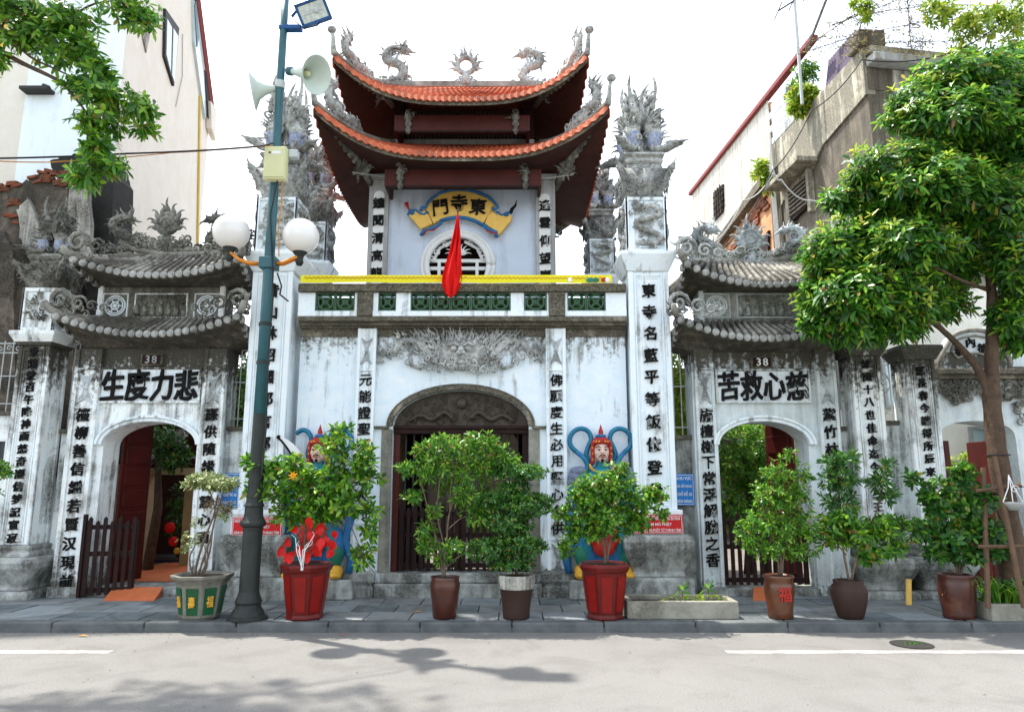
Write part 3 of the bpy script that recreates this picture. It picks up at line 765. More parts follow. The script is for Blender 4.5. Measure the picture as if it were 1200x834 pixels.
# pilasters
def pilaster(parent, x0, x1, z0, z1, yf, chars, zt0, zt1, bow_hi=None, bow_lo=None, size=.17, m='plaster_pillar', bold=.045, plinth=True):
    d = YC - yf; mb = MB()
    w = x1 - x0; cxp = (x0 + x1) / 2; inset = w * .17
    mb.box(x0, x1, yf + .02, YC + .02, z0, z1)
    mb.box(x0, x0 + inset, yf, yf + .03, z0, z1 - .0); mb.box(x1 - inset, x1, yf, yf + .03, z0, z1)
    for (a, b) in ((zt0 - .05, zt0 - .015), (zt1 + .015, zt1 + .05)):
        mb.box(x0 + inset + .001, x1 - inset - .001, yf + .001, yf + .03, a, b)
    p = mb.build('pilaster', M[m], parent, bev=.006)
    column_text(p, chars, cxp, yf + .012, zt0, zt1, size, bold)
    for bw in (bow_hi, bow_lo):
        if bw: bow_motif(p, cxp, yf + .018, bw[0], bw[1], w - 2 * inset - .02)
    if plinth:
        mb = MB(); sqprof(mb, [(w * .5 + .07, G0 - .01), (w * .5 + .07, G0 + .12), (w * .5 + .04, G0 + .15), (w * .5 + .08, G0 + .20), (w * .5 + .08, G0 + .30), (w * .5 + .02, G0 + .36)], cxp, YC + .02, .62)
        mb.build('plinth', M['stone_base'], p, bev=.012)
    return p
za, zb_ = ZZ(610, YC), ZZ(437, YC)
pl0, pl1 = P(414.5, 560, YC).x, P(437, 560, YC).x
pr0, pr1 = P(640.5, 560, YC).x, P(664.5, 560, YC).x
pilaster(gate, pl0, pl1, G0 + .34, zcor0, YC - .09, '元能證聖須彌念大九', za, zb_, (ZZ(428, YC), ZZ(397, YC)), (ZZ(677, YC), ZZ(640, YC)), .18)
pilaster(gate, pr0, pr1, G0 + .34, zcor0, YC - .09, '佛願度生必用堅心念供', ZZ(628, YC), zb_, (ZZ(428, YC), ZZ(397, YC)), (ZZ(677, YC), ZZ(636, YC)), .18)
# plinth course under the side bays
mb = MB(); mb.box(xl, pl0 - .09, YC - .22, YC + .01, G0 - .01, G0 + .30); mb.box(pr1 + .09, xr, YC - .22, YC + .01, G0 - .01, G0 + .30)
mb.build('ledge', M['stone_base'], gate, bev=.02)
# cornice
for i, (a, b, d) in enumerate(((386, 381, .08), (381, 376, .16), (376, 371, .24))):
    MB().box(xl + .001, xr - .001, YC - d, YC + .3, ZZ(a, YC - d) if i else zcor0 + .001, ZZ(b, YC - d) - .001 if i < 2 else zcor1).build('cornice', M['cornice'], gate, bev=.012)
# dragon-mask relief beneath the cornice
rg = random.Random(21)
mb = MB()
def pm(px, py): p = P(px, py, YC - .05); return p.x, p.z
def thick_line(pxs, rad, n=6): mb.tube([(pm(a, b)[0], YC - .03, pm(a, b)[1]) for a, b in pxs], rad, n)
cxm, czm = pm(541, 412)
mb.ball((cxm, YC - .0, czm), (.42, .12, .27), 18, 12)
for i in range(150):          # mane combed up and outward
    u = rg.uniform(-1, 1); x = cxm + u * .62; z = czm + rg.uniform(-.02, .25) - abs(u) * .05
    flame(mb, x, z, YC - .10 + abs(u) * .06, PI / 2 - u * .95 + rg.uniform(-.3, .3), rg.uniform(.10, .22), .018, rg.uniform(-.6, .6), dy=-.02)
for sgn in (-1, 1):
    f = lambda px: 541 + sgn * (px - 541)
    thick_line([(f(570), 425), (f(588), 405), (f(598), 398), (f(612), 400), (f(620), 412), (f(631), 414)], [.07, .06, .05, .05, .055, .04])
    for i in range(70):
        t_ = rg.random(); px = 541 + sgn * (35 + 62 * t_); py = 391 + 20 * rg.random() + (16 * t_ if t_ > .7 else 0)
        x, z = pm(px, py); flame(mb, x, z, YC - .05, PI / 2 - sgn * .6 + rg.uniform(-.6, .6), rg.uniform(.07, .14), .016, rg.uniform(-.7, .7))
    for (px, py, r) in ((622, 415, .075), (632, 411, .06), (612, 418, .06), (604, 424, .055)):
        x, z = pm(f(px), py); curl(mb, x, z, YC - .07, r, rg.uniform(0, 6), sgn, 1.3, .3, dep=.03)
    # long pale tendril
    thick_line([(f(573), 408), (f(583), 420), (f(590), 431), (f(600), 428), (f(602), 415), (f(596), 408)], [.02, .028, .034, .03, .022, .01])
    for i in range(26):
        px = 541 + sgn * rg.uniform(8, 48); py = 425 + rg.uniform(-6, 14) - abs(px - 541) * .12
        x, z = pm(px, py); curl(mb, x, z, YC - .11, rg.uniform(.03, .065), rg.uniform(0, 6), sgn, 1.3, .32, dep=.03)
    mb.ball((cxm + sgn * .10, YC - .15, czm + .03), (.05, .05, .045), 10, 7)            # eyes
    mb.tube([(cxm + sgn * .02, YC - .16, czm + .06), (cxm + sgn * .10, YC - .19, czm + .10), (cxm + sgn * .19, YC - .14, czm + .07)], [.02, .03, .015], 6)
    mb.ball((cxm + sgn * .035, YC - .20, czm - .04), (.035, .04, .03), 8, 6)            # nostrils
    flame(mb, cxm + sgn * .07, czm - .12, YC - .17, -PI / 2 + sgn * .1, .12, .02, .2 * sgn)   # fangs
    for j in range(6): mb.tube([(cxm + sgn * (.03 + j * .02), YC - .15, czm - .10), (cxm + sgn * (.03 + j * .02), YC - .15, czm - .14)], [.010, .006], 4)
mb.ball((cxm, YC - .19, czm + .0), (.05, .05, .06), 10, 7)
mb.ball((cxm, YC - .09, czm - .15), (.16, .06, .05), 10, 7)
for i in range(30):
    x = cxm + rg.uniform(-.2, .2); flame(mb, x, czm - .17, YC - .10, -PI / 2 + (x - cxm) * 2 + rg.uniform(-.4, .4), rg.uniform(.08, .15), .018, rg.uniform(-.9, .9))
mb.build('dragon_mask_relief', M['carve'], gate, smooth=True)
# balustrade
Yb = 9.78
bal = MB()
z0, z1 = zcor1 + .001, ZZ(364, Yb); z2, z3 = ZZ(342.5, Yb), ZZ(333, Yb)
bal.box(xl, xr, Yb, Yb + .2, z0, z1)
bals = bal.build('balustrade', M['plaster_pillar'], gate, bev=.01)
mb = MB(); mb.box(xl + .002, xr - .002, Yb - .05, Yb + .24, z2, z3); mb.build('handrail', M['cornice'], bals, bev=.012)
def bx_(a): return P(a, 353, Yb).x
opens = [(369, 415.5), (443, 464), (481, 598.5), (614, 641), (665, 710)]
solids = [(xl, bx_(369)), (bx_(415.5), bx_(419)), (bx_(437), bx_(443)), (bx_(464), bx_(481)), (bx_(598.5), bx_(614)), (bx_(641), bx_(643)), (bx_(662), bx_(665)), (bx_(710), xr)]
for a, b in solids:
    MB().box(a, b, Yb + .012, Yb + .19, z1 + .001, z2 - .001).build('infill_panel', M['plaster_pillar'], bals, bev=.005)
for a, b in ((419, 437), (643, 662)):
    MB().box(bx_(a), bx_(b), Yb - .035, Yb + .22, z0 - .0, z2 - .002).build('baluster_post', M['cornice'], bals, bev=.01)
MB().box(xl, xr, Yb + .30, Yb + .33, z1, z2).build('balcony_backing', M['green_glass'], bals)
hh = z2 - z1
tm = MB(); q = hh / 2 - .004
frame_rect(tm, -q, q, -q, q, .0, .014, .05); tm.torus((0, -.03, 0), q * .80, .015, n=20, m=5)
for a in (PI / 4, 3 * PI / 4):
    tm.tube([(q * .8 * math.cos(a), -.03, q * .8 * math.sin(a)), (-q * .8 * math.cos(a), -.03, -q * .8 * math.sin(a))], .013, 5)
tm.torus((0, -.035, 0), q * .22, .016, n=10, m=5)
for a in range(4): tm.tube([(q * .8 * math.cos(a * PI / 2), -.03, q * .8 * math.sin(a * PI / 2)), (q * math.cos(a * PI / 2), -.03, q * math.sin(a * PI / 2))], .011, 4)
tme = tm.mesh('lattice_tile', M['green_glaze'])
for a, b in opens:
    x0, x1 = bx_(a), bx_(b); n = max(1, round((x1 - x0) / hh)); w = (x1 - x0) / n
    for i in range(n):
        link('lattice_tile', tme, bals, (x0 + w * (i + .5), Yb + .07, (z1 + z2) / 2), (0, 0, 0), (w / hh, 1, 1))
MB().box(xl, xr, Yb + .2, YC + 3.4, zcor1 - .25, zcor1 - .02).build('terrace_slab', M['cornice'], gate)

# ================================================================ TOWER
tw_ = T('gate_tower', 'blue grey two roofed tower with orange tile eaves above the gatehouse', 'tower', (CX, 12.4, zcor1))
YT = 11.3
tx0, tx1 = P(436, 300, YT).x, P(650, 300, YT).x
zt0, zt1 = zcor1 - .02, ZZ(206, YT)
rc = P(536.5, 311, YT)
mb = MB()
nseg = 32; R1 = 36 * MPX(311, YT)
# front wall with a round opening: ring of quads out to the rectangle
ringi = [(rc.x + R1 * math.cos(2 * PI * i / nseg), rc.z + R1 * math.sin(2 * PI * i / nseg)) for i in range(nseg)]
def to_rect(a):
    dx, dz = math.cos(a), math.sin(a); ks = []
    if dx > 1e-6: ks.append((tx1 - rc.x) / dx)
    if dx < -1e-6: ks.append((tx0 - rc.x) / dx)
    if dz > 1e-6: ks.append((zt1 - rc.z) / dz)
    if dz < -1e-6: ks.append((zt0 - rc.z) / dz)
    k = min(ks); return (rc.x + dx * k, rc.z + dz * k)
angs = sorted([2 * PI * i / nseg for i in range(nseg)] + [math.atan2(z - rc.z, x - rc.x) % (2 * PI) for x in (tx0, tx1) for z in (zt0, zt1)])
vs = []
for a in angs:
    o_ = to_rect(a); vs += [(rc.x + R1 * math.cos(a), YT, rc.z + R1 * math.sin(a)), (o_[0], YT, o_[1]), (rc.x + R1 * math.cos(a), YT + .2, rc.z + R1 * math.sin(a))]
n = len(angs)
mb.add(vs, [(3 * i, 3 * ((i + 1) % n), 3 * ((i + 1) % n) + 1, 3 * i + 1) for i in range(n)] + [(3 * i, 3 * i + 2, 3 * ((i + 1) % n) + 2, 3 * ((i + 1) % n)) for i in range(n)])
mb.box(tx0, tx0 + .15, YT + .003, 13.6, zt0, zt1); mb.box(tx1 - .15, tx1, YT + .003, 13.6, zt0, zt1); mb.box(tx0 + .151, tx1 - .151, 13.4, 13.6, zt0, zt1)
mb.build('wall', M['tower'], tw_)
mb = MB(); mb.torus((rc.x, YT - .02, rc.z), R1 + .005, .045, n=48, m=8); mb.torus((rc.x, YT - .01, rc.z), R1 + .085, .03, n=48, m=8)
mb.torus((rc.x, YT + .005, rc.z), R1 + .045, .03, n=48, m=6)
win = mb.build('round_window', M['panel_white'], tw_, smooth=True)
mb = MB()
for k, hw in ((-.78, .60), (-.55, .82), (-.30, .93), (-.06, .98), (.20, .95)):
    if k in (-.30,): continue
    mb.box(rc.x - R1 * hw, rc.x + R1 * hw, YT + .06, YT + .11, rc.z + R1 * k - .028, rc.z + R1 * k + .028)
mb.box(rc.x - .03, rc.x + .03, YT + .055, YT + .10, rc.z - R1 * .95, rc.z + R1 * .98)
for s_ in (-1, 1):
    mb.box(rc.x + s_ * R1 * .62 - .025, rc.x + s_ * R1 * .62 + .025, YT + .058, YT + .105, rc.z - R1 * .75, rc.z + R1 * .2)
    mb.tube([(rc.x + s_ * R1 * .80, YT + .07, rc.z + R1 * .22), (rc.x + s_ * R1 * .62, YT + .07, rc.z + R1 * .62), (rc.x + s_ * R1 * .2, YT + .07, rc.z + R1 * .86)], .028, 6)
    for (u, v_) in ((.72, .5), (.42, .78), (.85, .28)): curl(mb, rc.x + s_ * R1 * u, rc.z + R1 * v_, YT + .05, .06, 0, s_, 1.2, .4)
    for i in range(4): flame(mb, rc.x + s_ * R1 * .08, rc.z + R1 * .42, YT + .06, (PI / 2 - s_ * (.3 + i * .45)), R1 * .38, .025, .3 * s_)
mb.build('longevity_grille', M['panel_white'], win)
MB().box(tx0 + .2, tx1 - .2, YT + .5, YT + .55, zt0, zt1).build('window_backing', M['wood_dark'], tw_)
for side, (a, b, ta, tb, chars) in enumerate(((432.5, 455.5, 437, 449.5, '鐘聞清高龍'), (627.5, 650.5, 632, 645, '遙雲仰望塵'))):
    x0, x1 = P(a, 270, YT).x, P(b, 270, YT).x
    mb = MB(); mb.box(x0, x1, YT - .10, YT + .02, zt0, zt1 - .12); mb.box(x0 - .03, x1 + .03, YT - .13, YT + .021, zt1 - .119, zt1 - .02)
    p = mb.build('pilaster', M['trim_grey'], tw_, bev=.008)
    u0, u1 = P(ta, 270, YT - .1).x, P(tb, 270, YT - .1).x; zt_ = ZZ(224 + side * 3, YT - .1); cx_ = (u0 + u1) / 2; rr = (u1 - u0) / 2
    pts = [(u0, zt0), (u1, zt0)] + [(cx_ + rr * math.cos(PI * i / 10), zt_ - rr + rr * math.sin(PI * i / 10)) for i in range(11)]
    mb = MB(); mb.prism(pts, YT - .115, YT - .095); mb.build('text_panel', M['panel_white'], p)
    for i, ch in enumerate(chars):
        text(p, ch, cx_, YT - .13, ZZ(238 + side * 3 + i * 20.5, YT - .12), .20, M['ink'], bold=.045, depth=.05, rough=.018)
# painted scroll sign
def ps(px, py, d=.1): p = P(px, py, YT - d); return (p.x, p.z)
sg = MB()
fan = [ps(a, b) for a, b in ((498, 240), (505, 233), (515, 228), (525, 225), (537, 223.5), (549, 224.5), (561, 228), (572, 233), (580, 240), (576, 246), (572, 252), (566, 262), (556, 257), (546, 254), (537, 253.5), (525, 255), (515, 258), (508, 262), (504, 254), (500, 247))]
sg.prism(fan, YT - .10, YT + .0)
scr = sg.build('scroll_sign', M['yellow'], tw_, bev=.008)
mb = MB()
mb.prism([ps(a, b, .12) for a, b in ((477.5, 250), (483, 246), (492, 249), (498, 247), (503, 253), (507, 262), (494, 268), (496, 272))], YT - .125, YT - .02)
mb.build('scroll_end', M['yellow'], scr, bev=.01)
mb = MB()
mb.prism([ps(a, b, .12) for a, b in ((568, 262), (572, 252), (576, 247), (583, 252), (590, 249), (600, 252), (599, 258), (584, 276), (580, 270))], YT - .125, YT - .02)
mb.build('scroll_end', M['yellow'], scr, bev=.01)
mb = MB()
def line(pts, r, d=.13, n=8): mb.tube([(ps(a, b, d)[0], YT - d, ps(a, b, d)[1]) for a, b in pts], r, n)
line([(493, 247), (494, 243), (499, 243), (501, 238), (507, 232), (516, 226), (526, 223), (537, 221.5), (549, 222.5), (562, 226), (573, 231), (580, 238), (584, 243), (579, 246), (577, 243)], .025)
line([(516, 259), (526, 256), (537, 254.5), (548, 256), (557, 259), (566, 264)], .032)
line([(493, 276), (497, 270), (505, 268), (511, 266), (516, 262), (517, 259)], .03)
line([(582, 278), (581, 272), (576, 270), (571, 268), (566, 263)], .034)
line([(478, 252), (480, 246), (487, 246), (492, 250), (497, 251), (502, 248)], .018); line([(582, 248), (588, 252), (594, 249), (600, 250)], .018)
for (a, b) in ((483, 250), (593, 252)): mb.ball((ps(a, b)[0], YT - .12, ps(a, b)[1]), (.05, .04, .04), 10, 7)
mb.build('blue_edging', M['blue'], scr, smooth=True)
mb = MB(); line([(496, 276), (500, 270), (508, 270), (513, 266)], .012, .155); line([(583, 273), (577, 273), (570, 270)], .012, .155); line([(476, 238), (478, 243), (481, 248)], [.04, .02, .015], .13)
mb.build('red_edging', M['red'], scr, smooth=True)
mb = MB(); line([(598, 250), (600, 245), (604, 241), (605.5, 234)], [.03, .03, .02, .003], .13); mb.build('brush_tip', M['ink'], scr, smooth=True)
for ch, px, py, rz in (('門', 516, 243, -.12), ('寺', 538, 237.5, 0.0), ('東', 560, 242, .12)):
    a, b = ps(px, py, .115); text(scr, ch, a, YT - .115, b, .29, M['ink'], bold=.05, depth=.06, rough=.02, roty=rz)

def tower_roof(cx, W, yf, yb, zc, lift, tw, tyf, tyb, zt, inner, zi, rows, seed, pw=3.2):
    pt = roof_fn(cx, yf, yb, W, zc, lift, tw, tyf, tyb, zt, pw)
    r = scale_tiles(pt, (0, 1, 2, 3), rows, (2 * W, yb - yf), .115).build('roof_tiles', M['tile_orange'], tw_, kind='stuff')
    mbe = MB()
    for sd in range(4):
        n = int((2 * W if sd in (0, 2) else yb - yf) / .105)
        for i in range(n):
            s0, s1 = -1 + 2 * i / n, -1 + 2 * (i + 1) / n; sm = (s0 + s1) / 2
            o_ = {0: Vector((0, -1, 0)), 2: Vector((0, 1, 0)), 1: Vector((1, 0, 0)), 3: Vector((-1, 0, 0))}[sd]
            q = lambda s, dz, h: pt(sd, s, 0, dz) + o_ * h
            mbe.add([q(s0, .03, .0), q(sm, .045, .02), q(s1, .03, .0), q(s1, -.045, .035), q(sm, -.085, .055), q(s0, -.045, .035),
                     q(s1, -.05, .015), q(sm, -.09, .035), q(s0, -.05, .015)], [(0, 1, 4, 5), (1, 2, 3, 4), (5, 4, 7, 8), (4, 3, 6, 7)])
    mbe.build('eave_tiles', M['tile_orange'], tw_, kind='stuff')
    mbs = MB()
    for sd in range(4): sheet(lambda u, v: pt(sd, -1 + 2 * u, v, -.012), 24, 4, mbs)
    mbs.build('roof_bed', M['tile_orange'], tw_)
    fascia(pt, (0, 1, 2, 3), -.022, -.12).build('eave_band', M['cornice'], tw_)
    soffit(pt, (0, 1, 2, 3), inner, zi, .122, .8).build('soffit', M['soffit'], tw_, smooth=True)
    rg = random.Random(seed)
    # straight beam boards below the eave
    zb0, zb1 = zc - .36, zc - .10
    bxw = W * .56
    for (x0, x1, y0, y1) in ((cx - bxw, cx + bxw, yf + .38, yf + .43), (cx - bxw, cx + bxw, yb - .43, yb - .38)):
        MB().box(x0, x1, y0, y1, zb0, zb1 + .02).build('eave_beam', M['beam'], tw_, bev=.005)
        MB().box(x0 - .002, x1 + .002, y0 - .02, y1 + .02, zb0 - .035, zb0 - .001).build('beam_strip', M['wood_dark'], tw_)
    for (x0, x1) in ((cx - bxw - .05, cx - bxw - .001), (cx + bxw + .001, cx + bxw + .05)):
        MB().box(x0, x1, yf + .38, yb - .38, zb0, zb1 + .02).build('eave_beam', M['beam'], tw_, bev=.005)
    for (sd, s) in ((0, -1), (0, 1), (2, -1), (2, 1)):
        mbh = MB(); pts = [pt(sd, s, t / 10, .05) for t in range(11)]
        corner = pts[0]; outd = (pts[0] - pts[2]).normalized()
        mbh.tube(pts, [.055] * 11, 6); mbh.build('hip_ridge', M['ridge'], tw_)
        mbh = MB()
        hp = [corner + Vector((0, 0, -.03)), corner + outd * .04 + Vector((0, 0, .10)), corner + outd * .05 + Vector((0, 0, .24)), corner + outd * .10 + Vector((0, 0, .36))]
        mbh.tube(hp, [.055, .045, .035, .028], 6); mbh.ball(hp[-1], (.075, .075, .06), 8, 6); mbh.ball(hp[-1] + Vector((0, 0, .03)), (.035, .035, .03), 7, 5)
        mbh.build('corner_horn', M['carve'], tw_, smooth=True)
        # openwork dragon riding the hip, built flat then swung to the hip direction
        mbd = MB(); hx = Vector((pts[5].x - pts[0].x, pts[5].y - pts[0].y, 0)); L_ = hx.length; hx.normalize()
        zf = lambda u: pts[min(10, int(u * 10))].z - corner.z
        dragon(mbd, [(L_ * 1.05, 0, zf(.5) + .06), (L_ * .82, 0, zf(.4) + .12), (L_ * .62, 0, zf(.3) + .10), (L_ * .48, 0, zf(.2) + .22), (L_ * .34, 0, zf(.2) + .20), (L_ * .28, 0, zf(.1) + .36), (L_ * .38, 0, zf(.1) + .52)], .078, rg, 30, flip=-1)
        for i in range(46):
            u = rg.uniform(.2, 1.15); curl(mbd, L_ * u, zf(u * .5) + rg.uniform(.04, .40) * (1.15 - u * .7), rg.uniform(-.03, .03), rg.uniform(.05, .09), rg.uniform(0, 6), rg.choice((-1, 1)), 1.2, .33)
        ang = math.atan2(hx.y, hx.x)
        mbd.transform(Matrix.Translation(corner) @ Matrix.Rotation(ang, 4, 'Z'))
        mbd.build('hip_dragon', M['carve'], tw_, smooth=True)
        # beaded bracket hanging under the corner
        mbb = MB()
        a = pt(sd, s, .0, -.12) + (Vector((cx, (yf + yb) / 2, 0)) - Vector((corner.x, corner.y, 0))).normalized() * .22
        b = Vector((inner[0] if s < 0 else inner[1], inner[2] if sd == 0 else inner[3], zi - .12))
        b = b + (a - b) * .25; b.z = zi + .02
        for i in range(9):
            p = a + (b - a) * (i / 8) ; p.z -= .03 + .05 * math.sin(i / 8 * PI)
            mbb.ball(p, (.05, .05, .055), 7, 5)
        st = len(mbb.v); carve_mass(mbb, 0, 0, 0, .16, .10, .15, 22, .07, rg); mbb.transform(Matrix.Translation(b) @ Matrix.Rotation(.6 * s, 4, 'Z'), st)
        mbb.tube([a, (a + b) / 2 + Vector((0, 0, -.02)), b, b + (b - a) * .3 + Vector((0, 0, -.12))], [.05, .06, .07, .05], 6)
        mbb.build('corner_bracket', M['carve_dark'], tw_, smooth=True)
    for s in (-.46, .46):     # turned drop pendants at the beam
        e = pt(0, s, 0, -.14); p = Vector((e.x, e.y + .36, e.z))
        mbp = MB(); mbp.lathe([(.0, -.36), (.03, -.34), (.055, -.28), (.03, -.23), (.065, -.17), (.04, -.12), (.075, -.07), (.05, 0)], p, 10)
        st = len(mbp.v); carve_mass(mbp, p.x, p.y, p.z - .03, .09, .06, .08, 8, .045, rg, core=False)
        mbp.build('drop_pendant', M['carve_dark'], tw_, smooth=True)
    return pt
# lower roof
zl = ZZ(184, 10.35); cl = P(541, 180, 10.35).x
x_left, x_right = P(372, 128, 10.35).x, P(711, 130, 10.35).x
cx1 = (x_left + x_right) / 2; W1 = (x_right - x_left) / 2 - .12
us0, us1 = P(460, 155, 11.7).x, P(626, 155, 11.7).x
zl_top = ZZ(171, 11.65)
tower_roof(cx1, W1, 10.35, 14.5, zl + .05, ZZ(131, 10.3) - zl, (us1 - us0) / 2 + .04, 11.66, 13.3, zl_top + .02, (tx0, tx1, YT, 13.6), zt1 + .0, 7, 31)
# upper storey
mb = MB(); mb.box(us0, us1, 11.75, 13.2, zl_top - .6, ZZ(163, 11.75))
mb.build('upper_sill', M['trim_grey'], tw_, bev=.01)
mb = MB(); zu0, zu1 = ZZ(163, 11.75), ZZ(136, 11.75)
mb.box(us0 + .02, us1 - .02, 12.05, 13.1, zu0 + .001, zu1 + .3); mb.build('upper_chamber', M['soffit'], tw_)
for x in (us0 + .09, us1 - .09): MB().box(x - .09, x + .09, 11.74, 11.92, zu0 + .001, zu1 + .3).build('upper_post', M['wood_dark'], tw_, bev=.01)
nb = 30
bm_ = MB(); bm_.tube([(0, 0, 0), (0, 0, zu1 - zu0 + .1)], .014, 6); bme = bm_.mesh('baluster', mat('dark_green_lattice', (.06, .08, .065), (.04, .05, .04), rough=.5))
for i in range(nb): link('baluster', bme, tw_, (us0 + .22 + (us1 - us0 - .44) * (i + .5) / nb, 11.84, zu0))
zu = ZZ(119, 10.65)
x_left, x_right = P(394, 68, 10.65).x, P(687, 72, 10.65).x
cx2 = (x_left + x_right) / 2; W2 = (x_right - x_left) / 2 - .12
rl0, rl1 = P(462, 100, 12.4).x, P(628, 100, 12.4).x
zr = ZZ(100.5, 12.4)
tower_roof(cx2, W2, 10.65, 14.1, zu + .05, ZZ(72, 10.6) - zu, (rl1 - rl0) / 2, 12.39, 12.41, zr - .03, (us0, us1, 11.8, 13.1), zu1 + .28, 10, 37)
mb = MB(); mb.box(cx2 - (rl1 - rl0) / 2 - .05, cx2 + (rl1 - rl0) / 2 + .05, 12.33, 12.47, zr - .06, zr + .07); mb.build('main_ridge', M['ridge'], tw_, bev=.02)
def flame_disc(parent, x, y, z, s, name='flame_disc_finial', m='carve', ring=True, seed=4):
    rg = random.Random(seed); mb = MB()
    mb.torus((x, y, z), .13 * s, .042 * s, n=24, m=7)
    if not ring: mb.ball((x, y, z), (.135 * s, .05 * s, .135 * s), 16, 8)
    if not ring: mb.torus((x, y - .035 * s, z), .06 * s, .02 * s, n=16, m=6)
    for i in range(9):
        a = PI / 2 + (i - 4) * .50; Lf = (.26 if i == 4 else .22 - .012 * abs(i - 4)) * s
        bend = .55 * (1 if i < 4 else -1 if i > 4 else .4)
        flame(mb, x + .13 * s * math.cos(a), z + .13 * s * math.sin(a), y, a, Lf, .034 * s, bend, 6, 8)
    for i in range(6):
        a = PI / 2 + (i - 2.5) * .62; flame(mb, x + .12 * s * math.cos(a), z + .12 * s * math.sin(a), y, a + .2, .12 * s, .022 * s, -.5, 5, 5)
    mb.tube([(x, y, z - .12 * s), (x, y, z - .34 * s)], [.05 * s, .09 * s], 8)
    for sg_ in (-1, 1):
        for k in range(3): curl(mb, x + sg_ * (.07 + .05 * k) * s, z - (.20 + .05 * k) * s, y, .06 * s, 1.5, sg_, 1.3, .34)
    for i in range(int(26)):
        u = rg.uniform(-1, 1); curl(mb, x + u * .34 * s, z - (.36 - .10 * (1 - abs(u)) * rg.random()) * s, y + rg.uniform(-.05, .05) * s, rg.uniform(.03, .06) * s, rg.uniform(0, 6), rg.choice((-1, 1)), 1.2, .36)
    return mb.build(name, M[m], parent, smooth=True)
flame_disc(tw_, P(546, 77, 12.4).x, 12.4, ZZ(77, 12.4), 1.25)
def ridge_dragon(parent, x, y, z, s, sgn, m='carve', seed=7):
    """S-shaped dragon rearing on the ridge, head turned toward the middle (sgn)"""
    rg = random.Random(seed); mb = MB()
    pts = [(-.30, .02), (-.12, .0), (.06, .06), (.12, .18), (.03, .29), (-.10, .33), (-.17, .42), (-.12, .52), (.0, .56), (.12, .52)]
    dragon(mb, [(x + sgn * a * s, y, z + b * s) for a, b in pts], .07 * s, rg, 30, flip=-sgn)
    curl(mb, x - sgn * .02 * s, z + .42 * s, y - .03 * s, .10 * s, 0, sgn, 1.5, .26)
    for i in range(22): curl(mb, x + rg.uniform(-.32, .22) * s, z + rg.uniform(-.03, .07) * s, y + rg.uniform(-.05, .05) * s, rg.uniform(.03, .055) * s, rg.uniform(0, 6), rg.choice((-1, 1)), 1.2, .36)
    return mb.build('ridge_dragon', M[m], parent, smooth=True)
ridge_dragon(tw_, P(464, 95, 12.4).x, 12.4, ZZ(96, 12.4), 1.25, 1, seed=8)
ridge_dragon(tw_, P(621, 98, 12.4).x, 12.4, ZZ(99, 12.4), 1.2, -1, seed=9)
# string of wire across the tower
a, b = P(413, 202, 10.9), P(672, 205, 10.9)
mb = MB(); mb.tube([a + (b - a) * (i / 16) + Vector((0, 0, -.16 * math.sin(PI * i / 16))) for i in range(17)], .006, 4)
tagm(mb.build('slack_wire', M['cable_white']), 'pale slack wire strung across the tower under the lower eave', 'wire')
# ================================================================ PILLARS
def urn_base(parent, x, y, z0, z1, zb, w0, w1, bw):
    """square urn-shaped pedestal: block z0..zb, swelling bowl zb..z1"""
    mb = MB(); h = z1 - zb
    sqprof(mb, [(bw, z0 - .01), (bw, zb - .03), (bw - .03, zb)], x, y)
    o = mb.build('pedestal_block', M['stone_base'], parent, bev=.02)
    mb = MB()
    sqprof(mb, [(w0 * .80, zb + .001), (w0 * .72, zb + h * .10), (w0 * .78, zb + h * .25), (w0 * .9, zb + h * .45), (w1 * .97, zb + h * .68), (w1, zb + h * .85), (w1 * .96, zb + h * .95), (w1 * .88, z1)], x, y)
    mb.build('urn_pedestal', M['stone_base'], parent, smooth=False, bev=.03)
def shaft(parent, x, y, w, z0, z1, chars, zt0, zt1, size, m='plaster_pillar'):
    hw = w / 2; yf = y - hw; mb = MB(); ins = w * .13
    mb.box(x - hw + .02, x + hw - .02, y - hw + .02, y + hw - .02, z0, z1)
    for sx_ in (-1, 1):
        for sy in (-1, 1):
            a, b = sorted((x + sx_ * hw, x + sx_ * (hw - ins))); c, d = sorted((y + sy * hw, y + sy * (hw - ins)))
            mb.box(a, b, c, d, z0 + .001, z1 - .001)
    s_ = mb.build('shaft', M[m], parent, bev=.008)
    mb = MB(); frame_rect(mb, x - hw + ins + .012, x + hw - ins - .012, z0 + .05, z1 - .05, yf + .02, .02, .018)
    frame_rect(mb, x - hw + ins + .045, x + hw - ins - .045, z0 + .09, z1 - .09, yf + .02, .012, .010)
    mb.build('panel_moulding', M[m], s_, bev=.004)
    column_text(s_, chars, x, yf + .003, zt0, zt1, size)
    return s_
